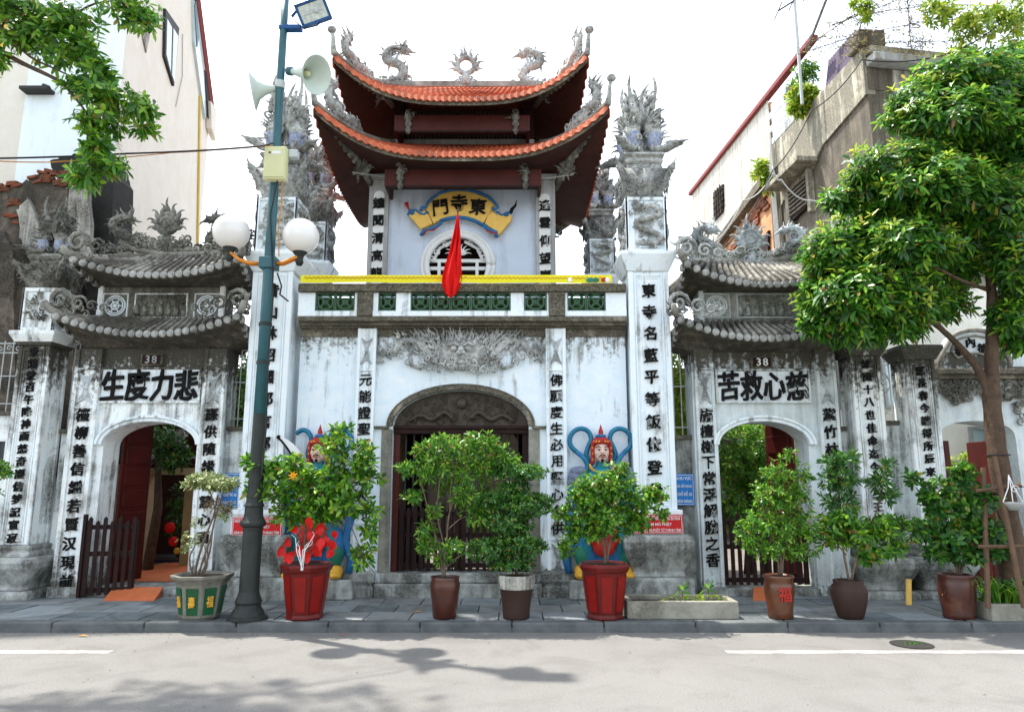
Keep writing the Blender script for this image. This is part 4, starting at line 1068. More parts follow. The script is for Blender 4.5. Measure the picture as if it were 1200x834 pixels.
def tall_pillar(name, label, x, y, k, chars, group, seed, zs_=None, base=True, top=1.0, m='carve'):
    t = T(name, label, 'pillar', (x, y, G0), group)
    zz = lambda py: ZZ(py, 9.75)
    if zs_: zz = zs_
    w = .57 * k
    if base:
        urn_base(t, x, y, G0, zz(626), zz(675), .46 * k, .47 * k, .44 * k)
        mb = MB(); sqprof(mb, [(w * .60, zz(626) + .001), (w * .60, zz(612)), (w * .56, zz(606)), (w * .60, zz(602)), (w * .60, zz(597))], x, y); mb.build('shaft_foot', M['stone_base' if k < 1 else 'plaster_pillar'], t, bev=.01)
        shaft(t, x, y, w, zz(597) + .001, zz(318), chars, zz(588), zz(328), .205 * k)
    else:
        shaft(t, x, y, w, G0, zz(318), '', 0, 1, .2)
    mb = MB(); sqprof(mb, [(w * .52, zz(318) + .001), (w * .56, zz(314)), (w * .66, zz(304)), (w * .70, zz(300)), (w * .70, zz(296))], x, y); mb.build('cornice', M['plaster_pillar'], t, bev=.01)
    bw = w * .52
    mb = MB(); sqprof(mb, [(bw - .03, zz(296) + .001), (bw - .03, zz(231))], x, y)
    for f in range(4):
        st = len(mb.v); frame_rect(mb, -bw, bw, zz(296) + .002, zz(231) - .002, -bw + .03, .05 * k, .03); frame_rect(mb, -bw + .10 * k, bw - .10 * k, zz(290), zz(238), -bw + .03, .025, .02)
        mb.transform(Matrix.Translation((x, y, 0)) @ Matrix.Rotation(f * PI / 2, 4, 'Z'), st)
    lb = mb.build('lantern_block', M['plaster_pillar'], t, bev=.006)
    rg = random.Random(seed); mb = MB(); h = zz(235) - zz(292); zc = (zz(235) + zz(292)) / 2
    for f in range(4):
        st = len(mb.v)
        pts = [(-.16, -.36), (.10, -.40), (.19, -.24), (-.02, -.12), (-.15, .02), (.03, .12), (.20, .20), (.10, .36), (-.10, .34)]
        dragon(mb, [(a * k, -bw - .01 - .03 * (i % 2), zc + b * h) for i, (a, b) in enumerate(pts)], .042 * k, rg, 18)
        for i in range(34): curl(mb, rg.uniform(-.23, .23) * k, zc + rg.uniform(-.48, .48) * h, -bw - .0, rg.uniform(.03, .055) * k, rg.uniform(0, 6), rg.choice((-1, 1)), 1.2, .33)
        mb.transform(Matrix.Translation((x, y, 0)) @ Matrix.Rotation(f * PI / 2, 4, 'Z'), st)
    mb.build('dragon_relief', M[m], lb, smooth=True)
    capital_dragons(t, x, y, zz(231) + .001, zz(191), w * 1.02, m, seed)
    mb = MB(); sqprof(mb, [(w * .44, zz(191) + .002), (w * .50, zz(188)), (w * .44, zz(184)), (w * .54, zz(181)), (w * .50, zz(178))], x, y); mb.build('top_plinth', M[m], t, bev=.01)
    phoenix_cluster(t, x, y, zz(178), (zz(84) - zz(178)) / 1.12 * top, m, seed)
    return t
xpl, xpr = -3.38, 1.925
tall_pillar('gate_pillar', 'tall white pillar right of the central door with phoenixes on top', xpr, 10.03, 1, '東寺名藍平等飯依登覺', 'tall pillars of the central gate', 5)
tall_pillar('gate_pillar', 'tall white phoenix pillar partly hidden by the street lamp pole', xpl, 10.03, 1, '昔山林詔國都言郡部門', 'tall pillars of the central gate', 6)
# rear pair, seen above the balcony
def zrear(Y, k, pytop):
    ztop = ZZ(pytop, Y)
    return lambda py: ztop - (ZZ(84, 9.75) - ZZ(py, 9.75)) * k
tall_pillar('rear_pillar', 'lower phoenix pillar behind the right tall pillar beside the tower', P(702, 250, 13.2).x, 13.2, .86, '', 'rear pillars behind the balcony', 8, zrear(13.2, .86, 188), base=False)
tall_pillar('rear_pillar', 'phoenix pillar between lamp pole and tower behind the balcony', P(372, 240, 12.3).x, 12.3, .9, '', 'rear pillars behind the balcony', 9, zrear(12.3, .9, 158), base=False)
# smaller couplet pillars
def couplet_pillar(label, x, y, w, chars, pyt, pyb, pycap, seed, topdeco=True, m='carve', wallm='plaster_side', sz=.19):
    t = T('couplet_pillar', label, 'pillar', (x, y, G0), 'narrow couplet pillars')
    zz = lambda py: ZZ(py, y)
    urn_base(t, x, y, G0, zz(650), zz(688), w * .95, w * 1.02, w * .92)
    mb = MB(); sqprof(mb, [(w * .72, zz(650) + .001), (w * .72, zz(646)), (w * .62, zz(643)), (w * .66, zz(640)), (w * .66, zz(637))], x, y); mb.build('shaft_foot', M['stone_base'], t, bev=.008)
    shaft(t, x, y, w, zz(637) + .001, zz(pycap + 6), chars, zz(pyb), zz(pyt), sz * .74, wallm)
    mb = MB(); sqprof(mb, [(w * .54, zz(pycap + 6) + .001), (w * .58, zz(pycap + 3)), (w * .68, zz(pycap - 3)), (w * .72, zz(pycap - 6)), (w * .72, zz(pycap - 10))], x, y); mb.build('cornice', M[wallm], t, bev=.008)
    if topdeco:
        z0, z1, z2 = zz(pycap - 10), zz(pycap - 60), zz(pycap - 92)
        mb = MB(); bw = w * .55; sqprof(mb, [(bw - .03, z0 + .001), (bw - .03, z1)], x, y)
        for f in range(4):
            st = len(mb.v); frame_rect(mb, -bw, bw, z0 + .002, z1 - .002, -bw + .03, .055, .03); mb.transform(Matrix.Translation((x, y, 0)) @ Matrix.Rotation(f * PI / 2, 4, 'Z'), st)
        lb = mb.build('lantern_block', M[wallm], t, bev=.006)
        rg = random.Random(seed); mb = MB()
        for f in range(4):
            st = len(mb.v); carve_mass(mb, 0, -bw + .02, (z0 + z1) / 2, bw * .55, .05, (z1 - z0) * .36, 30, .05, rg, core=False)
            mb.transform(Matrix.Translation((x, y, 0)) @ Matrix.Rotation(f * PI / 2, 4, 'Z'), st)
        mb.build('block_relief', M[m], lb, smooth=True)
        capital_dragons(t, x, y, z1 + .001, z2, w * 1.15, m, seed)
        mb = MB(); sqprof(mb, [(w * .5, z2 + .002), (w * .56, z2 + .05), (w * .5, z2 + .1)], x, y); mb.build('top_plinth', M[m], t, bev=.01)
        phoenix_cluster(t, x, y, z2 + .09, .80, m, seed)
    return t
xfl = P(40, 418, 9.8).x
couplet_pillar('mould stained couplet pillar at the far left edge with phoenix carvings', xfl, 10.0, .44, '東館敦百午降神面慈奇塵信梦記實寂', 408, 636, 402, 12, m='carve_dark')
xA, xB = P(1014, 420, 9.85).x, P(1078, 425, 9.85).x
couplet_pillar('slim couplet pillar just right of the right hand side gate', xA, 10.05, .41, '維國十八世佳命迄今經三王臣緣', 422, 632, 414, 13, m='carve_light', sz=.185)
couplet_pillar('slim couplet pillar next to the far right gate arch', xB, 10.05, .41, '勝長春今諧得所辰來德顯王', 430, 605, 418, 14, topdeco=False, sz=.185)

# ================================================================ SIDE GATES
M['mould_r'] = mat('half_moulded_plaster', (.58, .62, .60), (.40, .41, .37), stain=(.07, .065, .05), stain_amt=.35, streak=.5, speck=.5, bump=.4)
def side_gate(label, side, X0, X1, xa, xb, pil, names, board, plate, roofs, frieze, m_dark, wallm):
    cx = (X0 + X1) / 2
    t = T('side_gate', label, 'gate', (cx, YC, G0), 'roofed side gates numbered 38')
    zz = lambda py, Y=YC: ZZ(py, Y)
    zs, zp = zz(521), zz(494)
    ztop = zz(409)
    mb = MB(); mb.prism(wall_arch(X0 + .02, X1 - .02, G0 - .02, ztop, xa, xb, zs, zp, seg=18), YC, YC + .42)
    mb.build('wall', M[wallm], t)
    mb = MB(); arch_band(mb, xa, xb, zs, zp, .05, YC - .07, YC + .02); arch_band(mb, xa - .05, xb + .05, zs, zp + .05, .035, YC - .10, YC + .02)
    mb.build('arch_moulding', M['plaster_pillar'], t, bev=.006)
    MB().box(xa - .02, xb + .02, YC - .02, YC + .6, G0 - .01, G0 + .10).build('threshold', M['stone_base'], t, bev=.01)
    for (a, b, chars, zt0, zt1, sz) in pil:
        w = b - a; c = (a + b) / 2; mb = MB()
        mb.box(a, b, YC - .06, YC + .02, G0, ztop - .002); ins = w * .16
        mb.box(a, a + ins, YC - .085, YC - .05, G0 + .002, ztop - .02); mb.box(b - ins, b, YC - .085, YC - .05, G0 + .002, ztop - .02)
        for zc in (zz(433), zz(478), zz(484)): mb.box(a + ins, b - ins, YC - .084, YC - .05, zc - .012, zc + .012)
        p = mb.build('pilaster', M[wallm], t, bev=.006)
        bow_motif(p, c, YC - .062, zz(474), zz(437), w - 2 * ins - .03)
        column_text(p, chars, c, YC - .07, zt0, zt1, sz)
        mb = MB(); mb.box(a - .03, b + .03, YC - .12, YC + .01, G0 - .01, G0 + .13); mb.build('plinth', M['stone_base'], p, bev=.01)
    # name board
    bx0, bx1 = board[0], board[1]; bz0, bz1 = zz(board[3]), zz(board[2])
    mb = MB(); mb.box(bx0, bx1, YC - .028, YC + .01, bz0, bz1); nb_ = mb.build('name_board', M['plaster_pillar'], t, bev=.004)
    mb = MB(); frame_rect(mb, bx0 - .03, bx1 + .03, bz0 - .03, bz1 + .03, YC, .03, .055); mb.build('board_frame', M[wallm], nb_, bev=.005)
    for i, ch in enumerate(names):
        text(nb_, ch, bx0 + (bx1 - bx0) * (i + .5) / 4, YC - .045, (bz0 + bz1) / 2, (bz1 - bz0) * 1.02, M['ink'], bold=.05, depth=.05, rough=.012, sx=.74)
    # number plate
    pc = P(plate[0], plate[1], YC - .08)
    mb = MB(); mb.box(pc.x - .155, pc.x + .155, YC - .07, YC + .01, pc.z - .085, pc.z + .085); npl = mb.build('number_plate', M['cornice'], t, bev=.01)
    mb = MB(); mb.box(pc.x - .125, pc.x + .125, YC - .078, YC - .069, pc.z - .065, pc.z + .065); mb.build('plate_face', M['wood_dark'], npl)
    for k_, ch in ((-1, '3'), (1, '8')): text(npl, ch, pc.x + k_ * .048, YC - .084, pc.z, .155, M['panel_white'] if side > 0 else M['carve_light'], bold=.03, depth=.03)
    # frieze wall
    f0, f1 = frieze
    zf0, zf1 = zz(381, 10.1), zz(336, 10.1)
    mb = MB(); mb.box(f0, f1, YC + .10, YC + .42, zf0 - .2, zf1); fr = mb.build('frieze_wall', M['plaster_mould'] if side < 0 else M['mould_r'], t, bev=.006)
    fc = (f0 + f1) / 2; fw = (f1 - f0) / 2; fz = (zz(344, 10.1) + zz(373, 10.1)) / 2; fh = (zz(344, 10.1) - zz(373, 10.1)) / 2
    mb = MB(); frame_rect(mb, fc - fw * .42, fc + fw * .42, fz - fh, fz + fh, YC + .10, .02, .03); frame_rect(mb, fc - fw * .93, fc - fw * .52, fz - fh, fz + fh, YC + .10, .018, .025); frame_rect(mb, fc + fw * .52, fc + fw * .93, fz - fh, fz + fh, YC + .10, .018, .025)
    mb.box(f0, f0 + .07, YC + .06, YC + .11, zf0 - .1, zf1); mb.box(f1 - .07, f1, YC + .06, YC + .11, zf0 - .1, zf1)
    mb.build('frieze_frames', M[wallm], fr, bev=.004)
    rg = random.Random(40 + side); mb = MB()
    for i in range(7):
        x = fc + (i - 3) * fw * .125; mb.ball((x, YC + .09, fz + fh * .25 * (i % 2)), (.03, .03, .035), 7, 5); mb.tube([(x, YC + .09, fz - fh * .8), (x, YC + .07, fz)], [.045, .03], 6)
    for i in range(60): curl(mb, fc + rg.uniform(-.39, .39) * fw, fz + rg.uniform(-.85, .85) * fh, YC + .09, rg.uniform(.025, .05), rg.uniform(0, 6), rg.choice((-1, 1)), 1.2, .34)
    mb.build('frieze_carving', M[m_dark], fr, smooth=True)
    for sg_ in (-1, 1):
        c_ = (fc + sg_ * fw * .725, YC + .085, fz); mb = MB(); R_ = fh * .78
        mb.torus(c_, R_, .014, n=24, m=5); mb.torus(c_, R_ * .78, .009, n=20, m=5)
        for a in range(3): mb.tube([(c_[0] + R_ * .75 * math.cos(a * PI / 3), c_[1], c_[2] + R_ * .75 * math.sin(a * PI / 3)), (c_[0] - R_ * .75 * math.cos(a * PI / 3), c_[1], c_[2] - R_ * .75 * math.sin(a * PI / 3))], .010, 5)
        mb.torus(c_, R_ * .4, .010, n=14, m=5)
        mb.build('longevity_roundel', M['plaster_pillar'], fr)
    # the two curved roofs
    disc = MB(); disc.lathe([(0, 0), (.046, .0), (.05, .012), (.05, .05), (0, .05)], (0, 0, 0), 14); disc.lathe([(0, -.008), (.026, -.008), (.03, 0), (0, .001)], (0, 0, 0), 10)
    disc.transform(Matrix.Rotation(-PI / 2, 4, 'X')); dme = disc.mesh('end_tile', M['tile_end'])
    for (tl, tr, yf, pyc, pytip, zi, inner, tt, zt, pw) in roofs:
        x0, x1 = P(tl[0], tl[1], yf).x, P(tr[0], tr[1], yf).x
        W = (x1 - x0) / 2 - .06; c = (x0 + x1) / 2; zc = ZZ(pyc, yf); lift = ZZ(pytip, yf) - zc
        pt = roof_fn(c, yf, 2 * (YC + .26) - yf, W, zc, lift, tt[0], tt[1], tt[2], zt, pw, .08)
        mbs = MB()
        for sd in range(4): sheet(lambda u, v: pt(sd, -1 + 2 * u, v, 0), 24, 4, mbs)
        mbs.build('roof_bed', M['tile_grey'], t)
        fascia(pt, (0, 1, 2, 3), .0, -.05).build('eave_band', M['cove'], t)
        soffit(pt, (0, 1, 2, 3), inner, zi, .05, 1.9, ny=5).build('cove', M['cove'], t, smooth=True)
        mbt = MB()
        for sd, L_ in ((0, 2 * W), (1, 1.2), (3, 1.2), (2, 2 * W)):
            n = int(L_ / .105)
            for i in range(n):
                s = -1 + 2 * (i + .5) / n
                mbt.tube([pt(sd, s, q / 5, .03 + .02 * (q > 0)) for q in range(6)], .036, 6)
                p = pt(sd, s, 0, -.005)
                if sd != 2:
                    o_ = {0: (0, -.03, 0), 1: (.03, 0, 0), 3: (-.03, 0, 0)}[sd]
                    link('end_tile', dme, t, p + Vector(o_), (0, 0, {0: 0, 1: PI / 2, 3: -PI / 2}[sd]))
        mbt.build('barrel_tiles', M['tile_grey'], t, kind='stuff')
        for (sd, s) in ((0, -1), (0, 1)):
            mbh = MB(); pts = [pt(sd, s, q / 8, .06) for q in range(9)]; outd = (pts[0] - pts[2]).normalized()
            pts = [pts[0] + outd * .10 + Vector((0, 0, .10)), pts[0] + outd * .05 + Vector((0, 0, .02))] + pts
            mbh.tube(pts, [.03, .05] + [.05] * 9, 6); mbh.build('hip_ridge', M['ridge'], t, smooth=True)
            # C-scroll at the corner
            mbc = MB(); e = pts[3]; sg_ = s
            for (dx, dz, r, th) in ((-.02, .18, .16, .26), (-.28, .13, .11, .28), (.08, .06, .08, .3), (-.46, .09, .075, .3), (-.62, .06, .06, .3)):
                curl(mbc, e.x + sg_ * dx, e.z + dz, e.y - .02, r, PI if sg_ > 0 else 0, -sg_, 1.5, th, 6, 14, dep=.04)
            for i in range(12): flame(mbc, e.x + sg_ * rg.uniform(-.2, .10), e.z + rg.uniform(.02, .22), e.y, PI / 2 - sg_ * rg.uniform(-.4, 1.2), rg.uniform(.08, .18), .022, sg_ * rg.uniform(-.8, .8))
            for i in range(14): curl(mbc, e.x - sg_ * rg.uniform(-.1, .5), e.z + rg.uniform(-.02, .10), e.y, rg.uniform(.03, .06), rg.uniform(0, 6), rg.choice((-1, 1)), 1.2, .34)
            mbc.build('corner_scroll', M[m_dark], t, smooth=True)
    # curved main ridge with its ornaments
    (tl, tr, yf, pyc, pytip, zi, inner, tt, zt, pw) = roofs[1]
    c = (P(tl[0], tl[1], yf).x + P(tr[0], tr[1], yf).x) / 2; Lr = tt[0] * 1.22
    Yr = YC + .26
    zr_ = lambda u: zt + .05 + .20 * abs(u) ** 2.2
    mb = MB()
    for (dz, r) in ((0, .06), (.09, .045)): mb.tube([(c + Lr * (i / 8 - 1), Yr, zr_(i / 8 - 1) + dz) for i in range(17)], r, 8)
    mb.build('main_ridge', M['ridge'], t, smooth=True)
    mb = MB()
    for i in range(190):
        u = rg.uniform(-1.04, 1.04); hgt = .07 + .13 * math.exp(-(u / .16) ** 2) + .10 * math.exp(-((abs(u) - .62) / .14) ** 2)
        curl(mb, c + Lr * u, zr_(u) + .07 + rg.random() * hgt, Yr + rg.uniform(-.07, .02), rg.uniform(.035, .065), rg.uniform(0, 6), rg.choice((-1, 1)), 1.25, .34)
    mb.build('ridge_clouds', M[m_dark], t, smooth=True)
    return t, c, Lr, Yr, zr_
mz = lambda py: ZZ(py, YC)
X0, X1 = P(64, 690, YC).x, P(264, 480, YC).x
tL, cL, LrL, YrL, zrL = side_gate('mould blackened left side gate with open doors and number 38', -1, X0, X1, P(119, 545, YC).x, P(229, 545, YC).x,
    [(P(86, 480, YC).x, P(117, 480, YC).x, '檀柳善信繼若賢汉現前', mz(692), mz(476), .19), (P(238, 480, YC).x, P(264, 480, YC).x, '應供隨緣普慧心面', mz(640), mz(476), .18)],
    '生度力悲', (P(120, 455, YC).x, P(234, 455, YC).x, 433, 470), (177, 421),
    [((66, 368), (284, 364), 9.5, 391, 370, ZZ(409, YC), (P(99, 409, YC).x, P(268, 409, YC).x, YC - .003, YC + .52), ((P(262, 350, YC).x - P(116, 350, YC).x) / 2, YC + .05, YC + .45), ZZ(377, YC + .06), 2.2),
     ((86, 302), (284, 302), 9.5, 322, 304, ZZ(337, YC + .1), (P(116, 340, YC).x, P(264, 340, YC).x, YC + .09, YC + .43), (.80, YC + .24, YC + .28), ZZ(303, YC + .26), 2.2)],
    (P(116, 350, YC + .1).x, P(264, 350, YC + .1).x), 'carve_dark', 'plaster_side')
X0, X1 = P(809, 440, YC).x, P(977, 440, YC).x
M['plaster_side_r'] = mat('lightly_stained_plaster', (.62, .71, .75), (.70, .74, .72), stain=(.22, .22, .18), stain_amt=.14, streak=.45, speck=.5, bump=.3, bscale=22, edge=.12,
                   band=[(ZZ(409, 10), .8, 1.15, (.07, .066, .05)), (.12, -.6, .8, (.13, .13, .10))])
tR, cR, LrR, YrR, zrR = side_gate('pale right side gate with the number 38 beside the tree', 1, X0, X1, P(843, 545, YC).x, P(949, 545, YC).x,
    [(P(814, 480, YC).x, P(837, 480, YC).x, '旃檀樹下常浮解脫之香', mz(665), mz(478), .19), (P(957, 480, YC).x, P(980, 480, YC).x, '紫竹林中觀自在', mz(620), mz(476), .19)],
    '苦救心慈', (P(840, 455, YC).x, P(946, 455, YC).x, 435, 470), (893, 424),
    [((792, 372), (1002, 369), 9.5, 396, 374, ZZ(413, YC), (P(809, 413, YC).x, P(976, 413, YC).x, YC - .003, YC + .52), ((P(972, 350, YC).x - P(818, 350, YC).x) / 2, YC + .05, YC + .45), ZZ(381, YC + .06), 2.2),
     ((800, 309), (1000, 305), 9.5, 333, 309, ZZ(343, YC + .1), (P(818, 340, YC).x, P(972, 340, YC).x, YC + .09, YC + .43), (.80, YC + .24, YC + .28), ZZ(311, YC + .26), 2.2)],
    (P(818, 350, YC + .1).x, P(972, 350, YC + .1).x), 'carve', 'plaster_side_r')
def on_ridge(px, Y, py): p = P(px, py, Y); return p.x, p.z
x, z = on_ridge(196, YrL, 262); flame_disc(tL, x, YrL, z, 1.12, m='carve_dark', ring=False, seed=14)
x, z = on_ridge(141, YrL, 293); ridge_dragon(tL, x, YrL, z, .92, 1, 'carve_dark', 17)
x, z = on_ridge(252, YrL, 293); ridge_dragon(tL, x, YrL, z, .92, -1, 'carve_dark', 18)
x, z = on_ridge(879, YrR, 281); flame_disc(tR, x, YrR, z, 1.1, m='carve_light', ring=False, seed=15)
x, z = on_ridge(829, YrR, 305); ridge_dragon(tR, x, YrR, z, .92, 1, 'carve_light', 19)
x, z = on_ridge(930, YrR, 306); ridge_dragon(tR, x, YrR, z, .92, -1, 'carve_light', 20)

# side gate doors
# left: dark slatted leaf swung outward at the left jamb, tall red door leaf behind it
xj = P(119, 545, YC).x
d = T('door_leaf', 'dark slatted door leaf swung open outside the left side gate', 'door', (xj, YC - .1, G0))
zt_ = ZZ(606, 9.6)
xh = P(99, 650, 9.86).x
slat_gate(d, xh, xh + .64, 9.86, G0 + .03, zt_, 7, M['wood_dark'], rot=math.radians(12), pivot=Vector((xh, 9.86, 0)), name='leaf_frame')
MB().box(xh - .05, xh - .005, 9.83, 9.88, G0, zt_ + .03).build('gate_post', M['wood_dark'], d, bev=.005)
d = T('door_leaf', 'tall red panelled door leaf folded back inside the left side gate', 'door', (xj + .05, YC + .3, G0))
mb = MB(); mb.box(0, .50, 0, .045, 0, 2.32); R_ = Matrix.Translation((xj + .04, YC + .45, G0 + .1)) @ Matrix.Rotation(math.radians(68), 4, 'Z')
mb.transform(R_); lf = mb.build('leaf', M['wood_red'], d, bev=.006)
for i in range(7):
    mb = MB(); mb.box(.05, .45, -.02, -.001, .12 + i * .31, .36 + i * .31); mb.transform(R_); mb.build('door_panel', M['wood_red'], lf, bev=.012)
# right gate: slat leaves closed, one tall red leaf open
xa_, xb_ = P(843, 545, YC).x, P(949, 545, YC).x; cc = (xa_ + xb_) / 2
d = T('slatted_gate', 'dark red slatted gate leaves closing the right side gate', 'gate leaf', (cc, YC + .2, G0))
slat_gate(d, xa_ + .03, cc - .004, YC + .22, G0 + .12, ZZ(600, YC + .2), 6, M['wood_dark'])
slat_gate(d, cc + .004, xb_ - .03, YC + .22, G0 + .12, ZZ(600, YC + .2), 6, M['wood_dark'])
d = T('door_leaf', 'tall red brown door leaf standing open at the right of the right side gate', 'door', (xb_ - .03, YC + .3, G0))
mb = MB(); mb.prism([(0, 0), (.50, 0), (.50, 2.2), (.36, 2.42), (0, 2.5)], 0, .045); R_ = Matrix.Translation((xb_ - .02, YC + .44, G0 + .1)) @ Matrix.Rotation(math.radians(118), 4, 'Z')
mb.transform(R_); lf = mb.build('leaf', M['wood_red'], d, bev=.006)
for i in range(6):
    mb = MB(); mb.box(.05, .45, .046, .066, .12 + i * .34, .38 + i * .34); mb.transform(R_); mb.build('door_panel', M['wood_red'], lf, bev=.012)
# orange ramps and thresholds
for (lab, a, b, c_, d_) in (('orange tiled ramp at the open left side gate', 118, 178, 132, 190), ('orange tiled ramp before the right side gate', 884, 915, 884, 915)):
    p0, p1 = P(a, 706, 9.55), P(b, 706, 9.55); q0, q1 = P(c_, 692, 10.0), P(d_, 692, 10.0)
    mb = MB(); z = G0
    mb.add([(p0.x, 9.6, z + .004), (p1.x, 9.6, z + .004), (q1.x, 10.02, z + .115), (q0.x, 10.02, z + .115), (p0.x, 9.6, z - .02), (p1.x, 9.6, z - .02), (q1.x, 10.02, z - .02), (q0.x, 10.02, z - .02)], [(0, 1, 2, 3), (0, 4, 5, 1), (1, 5, 6, 2), (3, 7, 4, 0), (2, 6, 7, 3), (4, 7, 6, 5)])
    t = T('entrance_ramp', lab, 'ramp', ((p0.x + p1.x) / 2, 9.8, G0)); mb.build('ramp', M['terracotta_floor'], t)
ft = structure(MB().box(X0 - 12, P(262, 600, YC).x, YC + .62, 20, G0 - .01, G0 + .105).build('inner_floor', M['joint']), 'terracotta tiled floor inside the left side gate')
tmz = MB().box(-.146, .146, -.146, .146, -.02, 0).mesh('floor_tile', M['terracotta_floor'])
xg0 = P(119, 600, YC).x
for i in range(9):
    for j in range(12):
        link('floor_tile', tmz, ft, (xg0 - .35 + i * .3, YC + .78 + j * .3, G0 + .113))

# ================================================================ LINK WALLS WITH GRILLES
def link_wall(label, x0, x1, Y, zsill, ztop, wm='plaster_side', pattern=True, cap=True, grille=True):
    t = T('link_wall', label, 'wall', ((x0 + x1) / 2, Y, G0), 'short walls between the pillars')
    MB().box(x0, x1, Y, Y + .22, G0 - .02, zsill - .06).build('wall', M[wm], t)
    mb = MB(); mb.box(x0 + .001, x1 - .001, Y - .07, Y + .26, zsill - .06, zsill); mb.build('sill', M['cornice'], t, bev=.01)
    if grille:
        mb = MB(); n = max(3, int((x1 - x0) / .13)); g = .012
        for i in range(n + 1):
            x = x0 + .02 + (x1 - x0 - .04) * i / n; mb.tube([(x, Y + .08, zsill), (x, Y + .08, ztop)], g * .7, 5)
        for zz_ in (zsill + .12, zsill + (ztop - zsill) * .5, ztop - .18, ztop - .04): mb.tube([(x0 + .01, Y + .08, zz_), (x1 - .01, Y + .08, zz_)], g * .7, 5)
        c = ((x0 + x1) / 2, Y + .065, zsill + (ztop - zsill) * .55); r = min(.17, (x1 - x0) * .42)
        if pattern:
            mb.torus(c, r, g * .8, n=20, m=5, ry=r * 1.1)
            for k in (-.5, 0, .5): mb.tube([(c[0] - r * .8, c[1], c[2] + k * r), (c[0] + r * .8, c[1], c[2] + k * r)], g * .7, 5)
            for k in range(n): curl(mb, x0 + (x1 - x0) * (k + .5) / n, ztop - .11, Y + .07, .045, 0, 1 if k % 2 else -1, 1.2, .2)
        mb.build('iron_grille', M['metal_pale'], t)
    return t
za_ = ZZ(503, 10.2); zb2 = ZZ(398, 10.2)
xg = P(64, 690, YC).x
link_wall('narrow wall with iron grille between far left pillar and left side gate', xfl + .25, P(92, 500, 10.2).x, 10.2, za_, zb2 + .3)
link_wall('wall piece with longevity grille at the extreme left edge', xfl - 2.2, xfl - .24, 10.2, ZZ(482, 10.2), zb2)
link_wall('narrow grey wall with grille between left side gate and lamp pole', P(263, 500, 10.2).x, xpl - .28, 10.2, ZZ(500, 10.2), ZZ(395, 10.2) , pattern=False)
link_wall('narrow grey wall with grille between tall right pillar and right side gate', xpr + .28, P(812, 500, 10.2).x, 10.2, ZZ(510, 10.2), ZZ(395, 10.2), 'stone_base', pattern=False)
link_wall('grey wall with pale grille left of the first slim right pillar', P(978, 500, 10.2).x, xA - .2, 10.2, ZZ(500, 10.2), ZZ(412, 10.2))
link_wall('grey wall with pale grille between the two slim right pillars', xA + .2, xB - .2, 10.2, ZZ(493, 10.2), ZZ(412, 10.2))
# small window at far left wall
t = T('wall_window', 'small dark window low in the wall at the far left edge', 'window', (P(6, 540, 10.1).x, 10.15, 2))
a, b = P(-12, 560, 10.15), P(9, 514, 10.15)
mb = MB(); frame_rect(mb, a.x, b.x, a.z, b.z, 10.19, .035, .03); mb.build('frame', M['white'], t, bev=.004); MB().box(a.x + .03, b.x - .03, 10.18, 10.195, a.z + .03, b.z - .03).build('pane', M['glass'], t)

# ================================================================ FAR RIGHT GATE
Y3 = 10.25
X0, X1 = xB + .2, P(1245, 500, Y3).x
xa3, xb3 = P(1106, 560, Y3).x, P(1196, 560, Y3).x
t = T('far_gate', 'white basket arched gate with a rounded sign crest behind the tree trunk', 'gate', ((X0 + X1) / 2, Y3, G0))
zs3, zp3 = ZZ(516, Y3), ZZ(493, Y3)
mb = MB(); mb.prism(wall_arch(X0, X1, G0 - .02, ZZ(445, Y3), xa3, xb3, zs3, zp3, .62, 18), Y3, Y3 + .5); mb.build('wall', M['plaster_side_r'], t)
mb = MB(); mb.box(X0, X1, Y3 - .12, Y3 + .5, ZZ(445, Y3) + .001, ZZ(440, Y3)); mb.box(X0 - .001, X1 + .03, Y3 - .2, Y3 + .5, ZZ(440, Y3) + .001, ZZ(434, Y3)); mb.build('cornice', M['cornice'], t, bev=.01)
rg = random.Random(77); mb = MB()
for i in range(150):
    px = rg.uniform(1098, 1215); dep_ = 10 + 14 * abs(math.sin((px - 1098) / 117 * PI * 2.5))
    if px > 1188: dep_ = 50
    x, z = XZ(px, 447 + rg.random() * dep_, Y3); curl(mb, x, z, Y3 - .04, rg.uniform(.035, .07), rg.uniform(0, 6), rg.choice((-1, 1)), 1.3, .34, dep=.03)
mb.build('carved_valance', M['carve_dark'], t, smooth=True)
def q3(px, py): p = P(px, py, Y3 + .1); return (p.x, p.z)
out = [(1100, 434), (1098, 425), (1104, 412), (1108, 405), (1112, 396), (1120, 391), (1130, 388), (1140, 387), (1150, 388), (1160, 391), (1168, 396), (1172, 405), (1176, 412), (1182, 425), (1180, 434)]
mb = MB(); mb.prism([q3(*p) for p in out], Y3 + .06, Y3 + .26); cr = mb.build('sign_crest', M['plaster_side_r'], t, bev=.015)
mb = MB(); mb.tube([(q3(*p)[0], Y3 + .05, q3(*p)[1]) for p in out], .035, 7)
ins_ = [(1112, 412), (1117, 400), (1128, 396), (1140, 394), (1152, 396), (1163, 400), (1168, 412), (1160, 420), (1150, 416), (1140, 414), (1130, 416), (1120, 420), (1112, 412)]
mb.tube([(q3(*p)[0], Y3 + .05, q3(*p)[1]) for p in ins_], .018, 6); mb.build('crest_moulding', M['ridge'], cr, smooth=True)
for ch, px, py in (('和', 1121, 412), ('內', 1135, 402), ('德', 1149, 409)):
    x, z = q3(px, py); text(cr, ch, x, Y3 + .05, z, .16, M['ink'], bold=.05, depth=.05, rough=.02)
